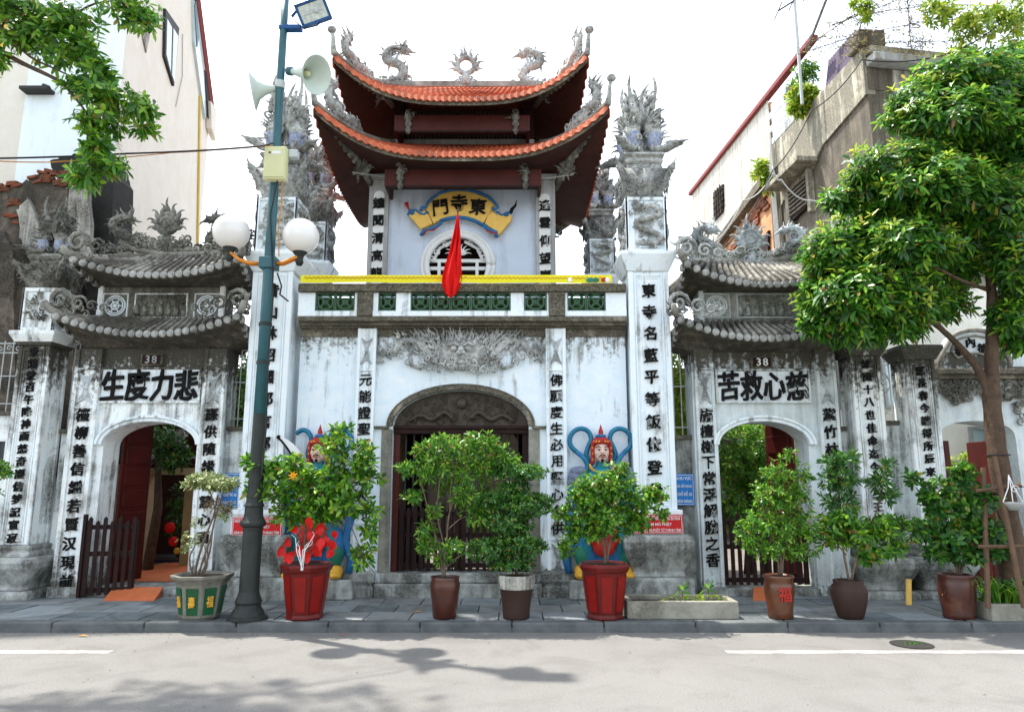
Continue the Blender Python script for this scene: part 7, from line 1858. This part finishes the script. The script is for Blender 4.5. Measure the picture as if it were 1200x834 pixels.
    # helmet hugging the face
    body('helmet', [((0, -.02, hz + .13), (.125, .125, .09))], 'red', .010,
         [([(-.10, -.07, hz + .15), (-.125, -.07, hz + .04), (-.12, -.06, hz - .08), (-.135, -.05, hz - .16)], [.035, .03, .028, .035]), ([(.10, -.07, hz + .15), (.125, -.07, hz + .04), (.12, -.06, hz - .08), (.135, -.05, hz - .16)], [.035, .03, .028, .035]),
          ([(-.11, -.10, hz + .12), (0, -.16, hz + .135), (.11, -.10, hz + .12)], [.03, .03, .03])])
    mb = MB(); mb.lathe([(.06, hz + .18), (.05, hz + .21), (.055, hz + .225), (.03, hz + .25), (.036, hz + .27), (.02, hz + .32), (.003, hz + .38)], (x, y - .03 * k, z0), 14); 
    mb.transform(Matrix.Translation((0, 0, z0)) @ Matrix.Scale(k, 4, (0, 0, 1)) @ Matrix.Translation((0, 0, -z0))); mb.build('helmet_spike', M['red'], t, smooth=True)
    mb = MB(); mb.lathe([(.075, hz + .17), (.07, hz + .20), (.055, hz + .21)], (x, y - .03 * k, z0), 14); mb.build('helmet_band', M['blue'], t, smooth=True)
    mb = MB()
    for i in range(9): a = PI * (1.08 + .84 * i / 8); mb.ball((x + .125 * k * math.cos(a), y + (-.05 + .12 * math.sin(a)) * k, z0 + (hz + .135) * k), .013 * k, 8, 6)
    for s_ in (-1, 1):
        for j in range(3): mb.ball((x + s_ * .128 * k, y - .10 * k, z0 + (hz + .05 - j * .08) * k), .012 * k, 8, 6)
    mb.build('helmet_studs', M['gold'], t, smooth=True)
    # floating ribbon loops
    for s_ in (-1, 1):
        pts = [(.10, 1.52), (.20, 1.62), (.18, 1.74), (.13, 1.86), (.17, 1.97), (.27, 2.01), (.37, 1.97), (.43, 1.87), (.41, 1.76), (.33, 1.68), (.25, 1.60), (.20, 1.50), (.22, 1.38), (.20, 1.2)] if s_ > 0 or not blade else [(.10, 1.52), (.17, 1.66), (.13, 1.84), (.17, 1.95), (.26, 1.99), (.36, 1.93)]
        V_ = [(x + s_ * a * k, y + .02 - (.10 if i > 9 else 0), z0 + b * k) for i, (a, b) in enumerate(pts)]
        fine = []
        for i in range(len(V_) - 1):
            p0, p1, p2, p3 = [Vector(V_[max(0, min(len(V_) - 1, j))]) for j in (i - 1, i, i + 1, i + 2)]
            for j in range(5): u = j / 5; fine.append(.5 * ((2 * p1) + (p2 - p0) * u + (2 * p0 - 5 * p1 + 4 * p2 - p3) * u * u + (3 * p1 - p0 - 3 * p2 + p3) * u ** 3))
        mb = MB(); mb.tube(fine, .034 * k, 8); mb.build('ribbon', M['blue'], t, smooth=True)
        mb = MB(); mb.tube([p + Vector((0, -.022, 0)) for p in fine], .018 * k, 6); mb.build('ribbon_stripe', M['teal'], t, smooth=True)  # teal stripe painted along the ribbon, blue left as darker outline
    for s_ in (-1, 1):
        pts = [(s_ * .36, -.05, 1.0), (s_ * .46, .0, .75), (s_ * .40, -.02, .5), (s_ * .50, .02, .25), (s_ * .47, -.02, .06)]
        mb = MB(); mb.tube([(x + a * k, y + b * k, z0 + c * k) for a, b, c in pts], [.05, .06, .05, .06, .04], 8); mb.build('sash_end', M['blue'], t, smooth=True)
    if blade:
        out = []; inn = []
        for i in range(13):
            u = i / 12; cx_, cz_ = XZ(328 + 26 * math.sin(u * PI * .52), 512 + 52 * u ** 1.25, y - .12)
            w_ = .085 * math.sin(PI * min(1, u * .85 + .02)) ** .8; out.append((cx_ + w_ * .8, cz_ + w_ * .45)); inn.append((cx_ - w_ * .3, cz_ - w_ * .15))
        mb = MB(); mb.prism(out + inn[::-1], y - .15, y - .125); bl = mb.build('crescent_blade', M['white'], t, bev=.004)
        mb = MB(); mb.tube([(q_[0] - .012, y - .14, q_[1] - .012) for q_ in inn], [.014] * 13, 6); mb.ball((inn[0][0] - .01, y - .14, inn[0][1]), .03, 8, 6); mb.build('blade_back', M['ink'], bl)
        mb = MB(); a, b = P(353, 562, y - .14), P(362, 612, y - .2); mb.tube([a, b], .022, 8); mb.build('blade_shaft', M['wood_red'], bl)
    return t
guardian('painted guardian relief in a red helmet with a full blue ribbon halo', P(705, 560, 9.85).x, 9.86, ZZ(677, 9.85), .985, False, 1)
guardian('painted guardian relief with fierce brows and a crescent blade', P(373, 560, 9.85).x, 9.86, ZZ(677, 9.85), .985, True, 2)
for i, (lab, px) in enumerate((('stone ledge under the guardian with the full halo', 705), ('stone ledge under the blade bearing guardian', 376))):
    a, b = P(px - 38, 700, 9.72).x, P(px + 38, 700, 9.72).x
    tagm(MB().box(a + (0 if i == 0 else -.2), b + (.2 if i == 0 else 0), 9.66, 9.775, G0, ZZ(678, 9.8)).build('stone_ledge', M['stone_base'], bev=.02), lab, 'ledge', 'ledges of the guardian statues')

# ================================================================ POTTED PLANTS
YQ = 8.42
def plant(name, label, px, Y=YQ, cat='potted plant', rot=0):
    c = P(px, 722, Y); return T(name, label, cat, (c.x, Y, G0), 'potted plants along the kerb'), c.x
def pot_lathe(t, x, prof, m, n=24, Y=YQ, smooth=True, soil=True, a0=0, name='pot', bev=0):
    mb = MB(); mb.lathe([(r, z) for r, z in prof], (x, Y, G0), n, a0); o = mb.build(name, M[m], t, smooth=smooth, bev=bev)
    return o
hp = lambda py, Y=YQ: ZZ(py, Y) - G0
kq = MPX(700, YQ)
def soil(t, x, r, z, Y=YQ):
    mb = MB(); mb.lathe([(r, z - .05), (r, z), (r * .5, z + .015), (0, z + .02)], (x, Y, G0), 14); mb.build('soil', M['soil'], t)
# 1 bonsai in a faceted stone pot with green panels
t, x = plant('potted_bonsai', 'pale variegated bonsai in a grey stone pot with green panels', 234)
H = hp(672); mb = MB()
mb.lathe([(.20, 0), (.21, .02), (.225, .03), (.27, H - .10), (.30, H - .06), (.335, H - .03), (.34, H), (.29, H), (.27, H - .03), (0, H - .04)], (x, YQ, G0), 8, PI / 8); pt_ = mb.build('pot', M['pot_stone'], t, bev=.006)
for f in range(8):
    a = -PI / 2 + (f - 0) * PI / 4; 
    r0, r1 = .205 * math.cos(PI / 8) + .012, .262 * math.cos(PI / 8) + .008
    def pp(u, v): r = r0 + (r1 - r0) * v; return (x + r * math.cos(a) - u * math.sin(a), YQ + r * math.sin(a) + u * math.cos(a), G0 + .06 + (H - .19) * v)
    w = .06; mb = MB(); vs = [pp(-w, 0), pp(w, 0), pp(w * 1.1, 1), pp(-w * 1.1, 1)]
    n_ = Vector((math.cos(a), math.sin(a), 0)) * .012
    mb.add(vs + [tuple(Vector(v) + n_) for v in vs], [(0, 1, 2, 3), (4, 5, 6, 7), (0, 1, 5, 4), (1, 2, 6, 5), (2, 3, 7, 6), (3, 0, 4, 7)]); gp = mb.build('green_panel', M['pot_green'], pt_)
    if f in (0, 7, 1):
        link('gold_motif', char_mesh('福' if f else '壽', M['gold'], .03, .02), gp, Vector(pp(0, .5)) + n_ * 1.3, (math.radians(4), 0, a + PI / 2), (.075, .5, .13))
soil(t, x, .27, H - .03)
stems(t, [([(228, 674), (232, 655), (240, 630), (250, 605), (255, 580)], .016, .008), ([(232, 674), (240, 650), (248, 625), (252, 600), (246, 575)], .014, .007), ([(236, 674), (246, 645), (250, 615), (258, 590), (262, 575)], .012, .006),
          ([(226, 674), (222, 655), (228, 640), (240, 622)], .010, .005), ([(238, 674), (243, 660), (243, 640)], .01, .006), ([(240, 660), (240, 640), (226, 630)], .007, .004)], YQ)
foliage(t, px_blobs([(247, 565, 34, 9, 200), (240, 560, 22, 8, 90), (262, 568, 20, 8, 70)], YQ, .9), LEAF_VAR, 41, 6, .045, .02, .3, every=6, tw=.002, droop=.1)
foliage(t, px_blobs([(222, 635, 14, 16, 26), (232, 612, 10, 10, 12), (262, 600, 16, 12, 30)], YQ, .9), LEAF_VAR, 42, 5, .04, .018, .3, every=3, tw=.002)
foliage(t, px_blobs([(258, 592, 22, 12, 46)], YQ, .9), leafmat('reddish_leaf', (.10, .04, .03), (.16, .09, .05), (.25, .2, .08)), 43, 5, .038, .014, .3, every=2, tw=.002, name='reddish_foliage')
# 2 and 5: red lacquer octagonal pots
def red_pot(t, x, Y=YQ):
    H = hp(659, Y)
    mb = MB(); mb.lathe([(.20, 0), (.215, .02), (.20, .06), (.205, .07), (.262, H - .10), (.285, H - .07), (.30, H - .03), (.285, H), (.25, H), (.24, H - .04), (0, H - .04)], (x, Y, G0), 8, PI / 8); pt_ = mb.build('pot', M['pot_red'], t, bev=.006)
    for f in range(8):
        a = -PI / 2 + f * PI / 4; ci = math.cos(PI / 8); r0, r1 = .207 * ci + .001, .258 * ci + .001
        def pp(u, v): r = r0 + (r1 - r0) * v; return (x + r * math.cos(a) - u * math.sin(a), Y + r * math.sin(a) + u * math.cos(a), G0 + .09 + (H - .22) * v)
        w = .052; vs = [pp(-w, 0), pp(w, 0), pp(w * 1.25, 1), pp(-w * 1.25, 1)]; n_ = Vector((math.cos(a), math.sin(a), 0)) * .008
        mb = MB(); mb.add(vs + [tuple(Vector(v) + n_) for v in vs], [(0, 1, 2, 3), (4, 5, 6, 7), (0, 1, 5, 4), (1, 2, 6, 5), (2, 3, 7, 6), (3, 0, 4, 7)]); pn = mb.build('red_panel', M['pot_panel'], pt_)
        if f in (0, 1, 2, 6, 7):
            mb = MB(); rg = random.Random(f)
            for q in range(7):
                st = len(mb.v); curl(mb, rg.uniform(-.015, .015), .12 + q * .045, -.004, .026, rg.uniform(0, 6), rg.choice((-1, 1)), 1.0, .17, 4, 7)
            mb.transform(Matrix.Translation((x + (r0 + .006) * math.cos(a), Y + (r0 + .006) * math.sin(a), G0)) @ Matrix.Rotation(a + PI / 2, 4, 'Z') @ Matrix.Rotation(-math.atan((r1 - r0) / (H - .22)), 4, 'X'))
            mb.build('gold_motif', M['gold'], pn)
    soil(t, x, .25, H - .02, Y)
t, x = plant('potted_shrub', 'large leafy shrub with red flowers in the left red lacquer pot', 357)
red_pot(t, x)
stems(t, [([(355, 660), (352, 640), (345, 615), (335, 590)], .016, .008), ([(358, 660), (362, 635), (372, 605), (385, 580)], .018, .008), ([(356, 660), (358, 620), (360, 580), (365, 545)], .014, .006), ([(362, 655), (380, 625), (405, 600), (420, 570)], .012, .005), ([(405, 600), (415, 625), (428, 655)], .008, .004), ([(345, 615), (320, 585), (300, 560)], .010, .004), ([(372, 605), (385, 560), (392, 520), (396, 500)], .01, .004)], YQ)
foliage(t, px_blobs([(312, 552, 26, 18, 42), (295, 540, 14, 8, 16), (330, 575, 30, 18, 50), (345, 600, 26, 18, 40), (360, 560, 24, 16, 34), (385, 590, 30, 20, 55), (400, 560, 28, 20, 50), (420, 545, 24, 16, 38), (438, 560, 12, 12, 12), (375, 575, 26, 22, 40), (410, 590, 26, 18, 36), (392, 520, 20, 14, 26), (400, 505, 14, 10, 14), (425, 525, 16, 10, 14), (330, 545, 18, 14, 20), (350, 540, 12, 10, 10), (425, 650, 16, 16, 20), (432, 620, 14, 14, 14), (300, 575, 14, 8, 10), (365, 600, 30, 16, 34), (436, 598, 12, 12, 10)], YQ, .8, 1.0), LEAF_BRIGHT, 44, 6, .095, .042, .5, every=3, tw=.003, shell=.15)
def anthurium(parent, c, r, rg):
    mb = MB(); n = 14; a0 = rg.uniform(-.5, .5); tl = rg.uniform(-.4, .4); pts = []
    for i in range(n):
        u = 2 * PI * i / n; rr = r * (.80 + .34 * abs(math.sin(u / 2)) ** 1.2 - .42 * math.exp(-(min(u, 2 * PI - u) / .35) ** 2) + .30 * math.exp(-((u - PI) / .45) ** 2)); pts.append(Vector((rr * math.sin(u) * .85, -.02 * math.sin(u * 2), -rr * math.cos(u) * 1.1)))
    Rm = Matrix.Translation(c) @ Matrix.Rotation(a0, 4, 'Y') @ Matrix.Rotation(tl, 4, 'X') @ Matrix.Rotation(rg.uniform(-.6, .6), 4, 'Z')
    mb.add([Rm @ Vector((0, .02, 0))] + [Rm @ p for p in pts], [(0, i + 1, (i + 1) % n + 1) for i in range(n)])
    mb.build('red_flower', M['flower'], parent, smooth=True)
rg = random.Random(70)
fl_ = [(337, 637), (350, 648), (365, 630), (383, 636), (392, 628), (374, 622), (358, 655), (372, 648), (345, 622), (330, 648), (386, 650), (376, 640), (338, 655), (363, 615), (390, 640)]
for i, (a, b) in enumerate(fl_): anthurium(t, P(a, b, YQ - .24 + rg.uniform(-.05, .08)), rg.uniform(.042, .062), rg)
rg2 = random.Random(5)
for i in range(6):
    mb = MB(); b0 = P(354 + rg2.uniform(-2, 2), 668, YQ - .27); b1 = P(354 + (i - 3) * 2.6 + rg2.uniform(-3, 3), 652 - rg2.uniform(0, 8), YQ - .32); b2 = P(356 + (i - 3) * 5 + rg2.uniform(-6, 6), 642 - rg2.uniform(0, 16), YQ - .33 + rg2.uniform(-.05, .1))
    mb.tube([b0, b1, b2, b2 + Vector((rg2.uniform(-.05, .05), 0, .04))], [.005, .0045, .003, .002], 5); mb.build('white_twig', M['panel_white'], t)
for (a, b) in ((344, 557),):
    mb = MB(); c_ = P(a, b, YQ - .2)
    for i in range(7): flame(mb, c_.x, c_.z, c_.y, i * .9, .06, .013, .5, 4, 5, dy=-.03)
    mb.build('orange_ornament', M['flower_y'], t)  # orange tuft standing in for the guardian's hand ornament
t, x = plant('potted_shrub', 'rounded bright green bush in the right red lacquer pot', 709)
red_pot(t, x)
stems(t, [([(709, 660), (708, 640), (700, 615), (690, 590)], .018, .008), ([(711, 660), (716, 630), (728, 600), (740, 580)], .016, .007), ([(710, 640), (712, 605), (715, 570)], .014, .006), ([(700, 620), (680, 600), (668, 595)], .009, .004)], YQ)
foliage(t, px_blobs([(705, 575, 34, 24, 70), (725, 565, 26, 18, 44), (690, 600, 30, 22, 60), (680, 580, 20, 16, 30), (720, 605, 34, 22, 66), (750, 585, 26, 18, 40), (768, 580, 18, 16, 24), (745, 610, 24, 14, 30), (705, 620, 30, 14, 40), (676, 620, 14, 18, 24), (664, 640, 12, 16, 16), (725, 552, 14, 10, 14), (775, 600, 10, 10, 8), (660, 602, 12, 14, 12)], YQ, .85, 1.5), LEAF, 45, 7, .062, .034, .5, every=3, tw=.003, shell=.15)
# 3 brown pot
t, x = plant('potted_shrub', 'airy upright shrub in a glazed brown pot before the central door', 521)
H = hp(675); pot_lathe(t, x, [(.12, 0), (.135, .02), (.15, .20), (.165, H - .14), (.17, H - .08), (.155, H - .03), (.165, H), (.14, H), (.13, H - .04), (0, H - .04)], 'pot_brown'); soil(t, x, .135, H - .02)
stems(t, [([(519, 676), (516, 650), (505, 610), (495, 570), (490, 545)], .013, .005), ([(521, 676), (523, 640), (527, 600), (540, 565), (548, 530)], .014, .005), ([(522, 665), (540, 650), (555, 640)], .008, .004), ([(518, 670), (508, 645), (500, 625)], .007, .003), ([(525, 620), (545, 605), (570, 610), (590, 600)], .007, .003), ([(520, 676), (520, 640), (512, 600), (516, 560), (520, 530)], .011, .004), ([(527, 600), (530, 560), (545, 520), (560, 512)], .008, .003)], YQ)
foliage(t, px_blobs([(478, 548, 15, 8, 18), (498, 550, 22, 14, 40), (515, 545, 20, 12, 32), (500, 525, 16, 10, 22), (540, 525, 20, 12, 32), (560, 540, 22, 12, 34), (585, 530, 18, 12, 28), (565, 515, 20, 9, 24), (598, 540, 12, 10, 12), (485, 580, 16, 8, 16), (545, 580, 20, 12, 26), (560, 600, 24, 14, 34), (500, 620, 14, 10, 16), (500, 640, 14, 12, 18), (530, 640, 20, 8, 18), (510, 600, 10, 8, 8), (545, 555, 16, 10, 16), (520, 515, 12, 8, 12), (520, 655, 12, 6, 10)], YQ, .85, 1.25), LEAF, 46, 6, .078, .026, .5, every=3, tw=.003, shell=.15)
# 4 cloud pruned tree in fluted rim pot
t, x = plant('potted_bonsai', 'dark cloud pruned tree in a brown pot with a white fluted rim', 605)
H = hp(673); pot_lathe(t, x, [(.145, 0), (.15, .02), (.155, .10), (.185, H - .14), (.19, H - .13)], 'pot_plain')
mb = MB(); n = 40; prof = [(.190, H - .145), (.195, H - .13), (.205, H - .02), (.20, H), (.175, H), (.17, H - .03), (0, H - .03)]
vs = []
for (r, z) in prof:
    for j in range(n): a = 2 * PI * j / n; rr = r * (1 + (.035 if j % 2 else -.01) * (r > .18)); vs.append((x + rr * math.cos(a), YQ + rr * math.sin(a), G0 + z))
mb.add(vs, [(i * n + j, i * n + (j + 1) % n, (i + 1) * n + (j + 1) % n, (i + 1) * n + j) for i in range(len(prof) - 1) for j in range(n)]); mb.build('fluted_rim', M['ruin_white'], t); soil(t, x, .17, H - .02)
stems(t, [([(605, 674), (606, 645), (600, 615), (607, 590), (600, 565), (605, 552)], .022, .008), ([(603, 640), (590, 632), (578, 630)], .009, .005), ([(602, 610), (620, 600), (632, 598)], .009, .005)], YQ, 'bark')
foliage(t, px_blobs([(612, 553, 34, 9, 170), (588, 548, 16, 7, 46), (614, 590, 38, 15, 260), (578, 586, 24, 10, 90), (596, 612, 34, 13, 170), (574, 643, 34, 14, 160), (608, 638, 36, 14, 180), (600, 660, 28, 9, 80), (604, 572, 22, 10, 60)], YQ, .95, 1.1), LEAF_DARK, 47, 6, .048, .024, .4, every=7, tw=.0025, shell=.3)
foliage(t, px_blobs([(610, 549, 28, 4, 40), (615, 583, 32, 5, 60), (600, 634, 36, 5, 50)], YQ, .95, 1.1), LEAF_BRIGHT, 48, 6, .04, .02, .4, every=0, name='top_leaves')  # brighter leaves over the top of the dark tiers
# 6 concrete planter
a, b = P(735, 724, 8.35).x, P(866, 724, 8.35).x
t = T('concrete_planter', 'low empty rectangular concrete planter near the tall right pillar', 'planter', ((a + b) / 2, 8.6, G0))
z1_ = ZZ(704, 8.35); mb = MB()
for (x0, x1, y0, y1) in ((a, b, 8.33, 8.40), (a, b, 8.80, 8.87), (a, a + .07, 8.401, 8.799), (b - .07, b, 8.401, 8.799)): mb.box(x0, x1, y0, y1, G0, z1_)
mb.build('planter_wall', M['concrete'], t, bev=.012)
MB().box(a + .05, b - .05, 8.38, 8.82, G0, z1_ - .05).build('soil', M['soil'], t)
foliage(t, [(Vector((b - .3, 8.55, z1_)), .25, .1, .03, 30), (Vector(((a + b) / 2 + .1, 8.6, z1_ - .02)), .3, .1, .02, 14)], LEAF_YEL, 49, 5, .04, .014, .8, every=0)
for (px, py) in ((830, 690), (800, 692)):
    c_ = P(px, py, 8.6); mb = MB(); mb.tube([(c_.x, 8.6, z1_ - .05), c_], .005, 4); mb.build('seedling_stem', M['twig'], t); foliage(t, [(c_, .04, .03, .05, 3)], LEAF_BRIGHT, 50, 3, .10, .045, .6, every=0)
# 7 glazed pot with diamond mark
t, x = plant('potted_shrub', 'dense light green shrub in an ochre brown glazed pot before the right side gate', 915)
H = hp(673); M['pot_ochre'] = mat('ochre_brown_glaze', (.12, .038, .012), (.055, .017, .009), rough=.25, scale=6, spec=.6, bump=.1)
pot_lathe(t, x, [(.13, 0), (.14, .02), (.135, .08), (.165, .28), (.165, H - .10), (.15, H - .05), (.175, H - .02), (.165, H), (.14, H), (.13, H - .04), (0, H - .04)], 'pot_ochre'); soil(t, x, .14, H - .02)
link('red_mark', char_mesh('福', M['red'], .03, .03), t, (x, YQ - .168, G0 + .28), (0, 0, 0), (.15, .4, .17))
stems(t, [([(913, 674), (910, 645), (900, 615), (893, 590)], .014, .006), ([(916, 674), (920, 640), (930, 610), (935, 580)], .013, .006), ([(915, 674), (915, 620), (915, 580), (917, 550)], .013, .005)], YQ)
foliage(t, px_blobs([(912, 555, 22, 18, 40), (905, 580, 28, 20, 64), (930, 585, 28, 20, 60), (890, 610, 26, 18, 56), (920, 615, 30, 20, 72), (945, 620, 22, 18, 40), (880, 632, 16, 14, 28), (905, 642, 30, 14, 50), (935, 645, 24, 12, 34), (940, 555, 14, 14, 16), (925, 535, 12, 10, 12), (870, 618, 10, 8, 8)], YQ, .85, 1.8), LEAF_BRIGHT, 51, 6, .056, .022, .5, every=3, tw=.0025, shell=.15)
# 8 bulging plain pot
t, x = plant('potted_shrub', 'tall dark leaved plant in a plain bulging dark brown jar', 997)
H = hp(679); pot_lathe(t, x, [(.12, 0), (.14, .02), (.18, .16), (.20, .28), (.185, H - .07), (.155, H - .04), (.165, H - .01), (.155, H), (.13, H), (.125, H - .04), (0, H - .04)], 'pot_plain'); soil(t, x, .13, H - .02)
stems(t, [([(995, 680), (990, 655), (985, 620), (982, 590), (985, 545)], .015, .005), ([(998, 680), (1005, 650), (1018, 620), (1030, 590), (1036, 555)], .014, .005), ([(998, 670), (1015, 645), (1035, 630), (1050, 622)], .01, .004), ([(992, 650), (975, 630), (968, 615)], .008, .004)], YQ)
foliage(t, px_blobs([(985, 540, 24, 14, 44), (982, 560, 24, 16, 50), (985, 585, 22, 14, 36), (1030, 565, 16, 16, 26), (1038, 545, 8, 8, 8), (1040, 580, 14, 12, 16)], YQ, .85, 1.4), LEAF_DARK, 52, 7, .082, .024, .75, every=3, tw=.003, shell=.1, name='upright_foliage')
foliage(t, px_blobs([(985, 610, 26, 16, 46), (1010, 625, 26, 16, 44), (1035, 615, 26, 16, 40), (1055, 620, 16, 14, 18), (975, 630, 22, 14, 30), (1020, 650, 22, 12, 26), (1045, 640, 18, 12, 20)], YQ, .85, 1.3), LEAF_BRIGHT, 53, 6, .09, .038, .4, every=3, tw=.003, shell=.15)
# 9 pot with leaf pattern
t, x = plant('potted_shrub', 'green shrub in a brown pot with orange leaf marks near the tree', 1124)
H = hp(672); pot_lathe(t, x, [(.15, 0), (.165, .02), (.16, .05), (.185, .25), (.19, H - .08), (.175, H - .03), (.185, H - .01), (.175, H), (.15, H), (.145, H - .04), (0, H - .04)], 'pot_brown'); soil(t, x, .15, H - .02)
rg = random.Random(8)
for i in range(9):
    a = rg.uniform(-PI, 0); z = G0 + rg.uniform(.08, H - .1); r = .178 + .01 * (z - G0); mb = MB(); s_ = .03
    vs = [(-s_, 0, 0), (0, -.004, s_ * .45), (s_, 0, 0), (0, -.004, -s_ * .45)]
    mb.add([Matrix.Translation((x + r * math.cos(a), YQ + r * math.sin(a), z)) @ Matrix.Rotation(a + PI / 2, 4, 'Z') @ Matrix.Rotation(rg.uniform(-1, 1), 4, 'Y') @ Vector(v) for v in vs], [(0, 1, 3), (1, 2, 3)]); mb.build('leaf_mark', M['gold'] if i % 3 else M['red'], t)
stems(t, [([(1122, 674), (1118, 640), (1108, 610), (1100, 585)], .015, .006), ([(1126, 674), (1132, 640), (1142, 605), (1148, 580)], .014, .006), ([(1124, 674), (1125, 620), (1126, 580), (1130, 555)], .012, .005), ([(1115, 640), (1095, 625), (1078, 612)], .008, .004)], YQ)
foliage(t, px_blobs([(1128, 560, 14, 14, 22), (1085, 575, 12, 12, 14), (1100, 600, 26, 18, 50), (1125, 590, 26, 18, 50), (1148, 585, 20, 18, 36), (1080, 620, 20, 12, 26), (1115, 625, 30, 18, 60), (1150, 620, 24, 18, 44), (1135, 650, 26, 14, 40), (1165, 640, 16, 16, 24), (1100, 645, 18, 12, 22), (1070, 560, 8, 10, 8), (1105, 568, 12, 10, 12)], YQ, .85, 1.3), LEAF_DARK, 54, 5, .095, .050, .4, every=3, tw=.003, shell=.15)
foliage(t, px_blobs([(1128, 553, 12, 12, 10), (1100, 585, 24, 10, 14), (1140, 575, 20, 10, 14), (1120, 612, 28, 10, 14)], YQ, .85, 1.3), LEAF_BRIGHT, 55, 6, .08, .036, .5, every=0, name='top_leaves')  # brighter leaves over the upper clumps
# 10 planter with strap leaved grass
a = P(1153, 724, 8.35).x; b = a + .95
t = T('grass_planter', 'concrete planter of strap leaved grass at the foot of the tree', 'planter', ((a + b) / 2, 8.5, G0))
z1_ = ZZ(706, 8.3); mb = MB()
for (x0, x1, y0, y1) in ((a, b, 8.20, 8.27), (a, b, 8.70, 8.77), (a, a + .07, 8.271, 8.699), (b - .07, b, 8.271, 8.699)): mb.box(x0, x1, y0, y1, G0, z1_)
mb.build('planter_wall', M['concrete'], t, bev=.012); MB().box(a + .05, b - .05, 8.25, 8.72, G0, z1_ - .04).build('soil', M['soil'], t)
rg = random.Random(90); mb = MB()
for i in range(230):
    bx, by = rg.uniform(a + .0, b - .1), rg.uniform(8.28, 8.6); h = rg.uniform(.15, .32); an = rg.uniform(0, 2 * PI); sp = rg.uniform(.05, .25); w = .010
    p0 = Vector((bx, by, z1_ - .05)); d_ = Vector((math.cos(an), math.sin(an), 0)); s_ = Vector((-d_.y, d_.x, 0)) * w
    p1 = p0 + d_ * sp * .35 + Vector((0, 0, h * .7)); p2 = p0 + d_ * sp + Vector((0, 0, h)); p3 = p0 + d_ * sp * 1.6 + Vector((0, 0, h * .72))
    mb.add([p0 - s_, p0 + s_, p1 - s_, p1 + s_, p2 - s_ * .8, p2 + s_ * .8, p3], [(0, 1, 3, 2), (2, 3, 5, 4), (4, 5, 6)])
mb.build('grass_blades', LEAF_BRIGHT, t, kind='stuff')
# 11 sprig at the left frame edge
c = P(-2, 552, 8.9)
t = T('edge_shrub', 'sprig of green leaves poking in at the left frame edge', 'shrub', (c.x, 8.9, G0))
foliage(t, px_blobs([(-6, 550, 22, 12, 60), (-20, 570, 20, 20, 40)], 8.9), LEAF_BRIGHT, 56, 6, .06, .024, .4, every=4); mb = MB(); mb.tube([(c.x - .15, 8.9, G0), c], [.02, .01], 6); mb.build('stem', M['twig'], t)
# leaning yellow board by the slim pillars
a = P(1061, 700, 9.3); b = P(1068, 679, 9.45)
mb = MB(); mb.add([(a.x, 9.28, G0), (a.x + .06, 9.28, G0), (b.x + .03, 9.5, b.z), (b.x - .03, 9.5, b.z), (a.x, 9.31, G0), (a.x + .06, 9.31, G0), (b.x + .03, 9.53, b.z), (b.x - .03, 9.53, b.z)], [(0, 1, 2, 3), (4, 5, 6, 7), (0, 1, 5, 4), (1, 2, 6, 5), (2, 3, 7, 6), (3, 0, 4, 7)])
tagm(mb.build('yellow_board', M['yellow']), 'small yellow board leaning by the pedestal of the slim right pillars', 'board')
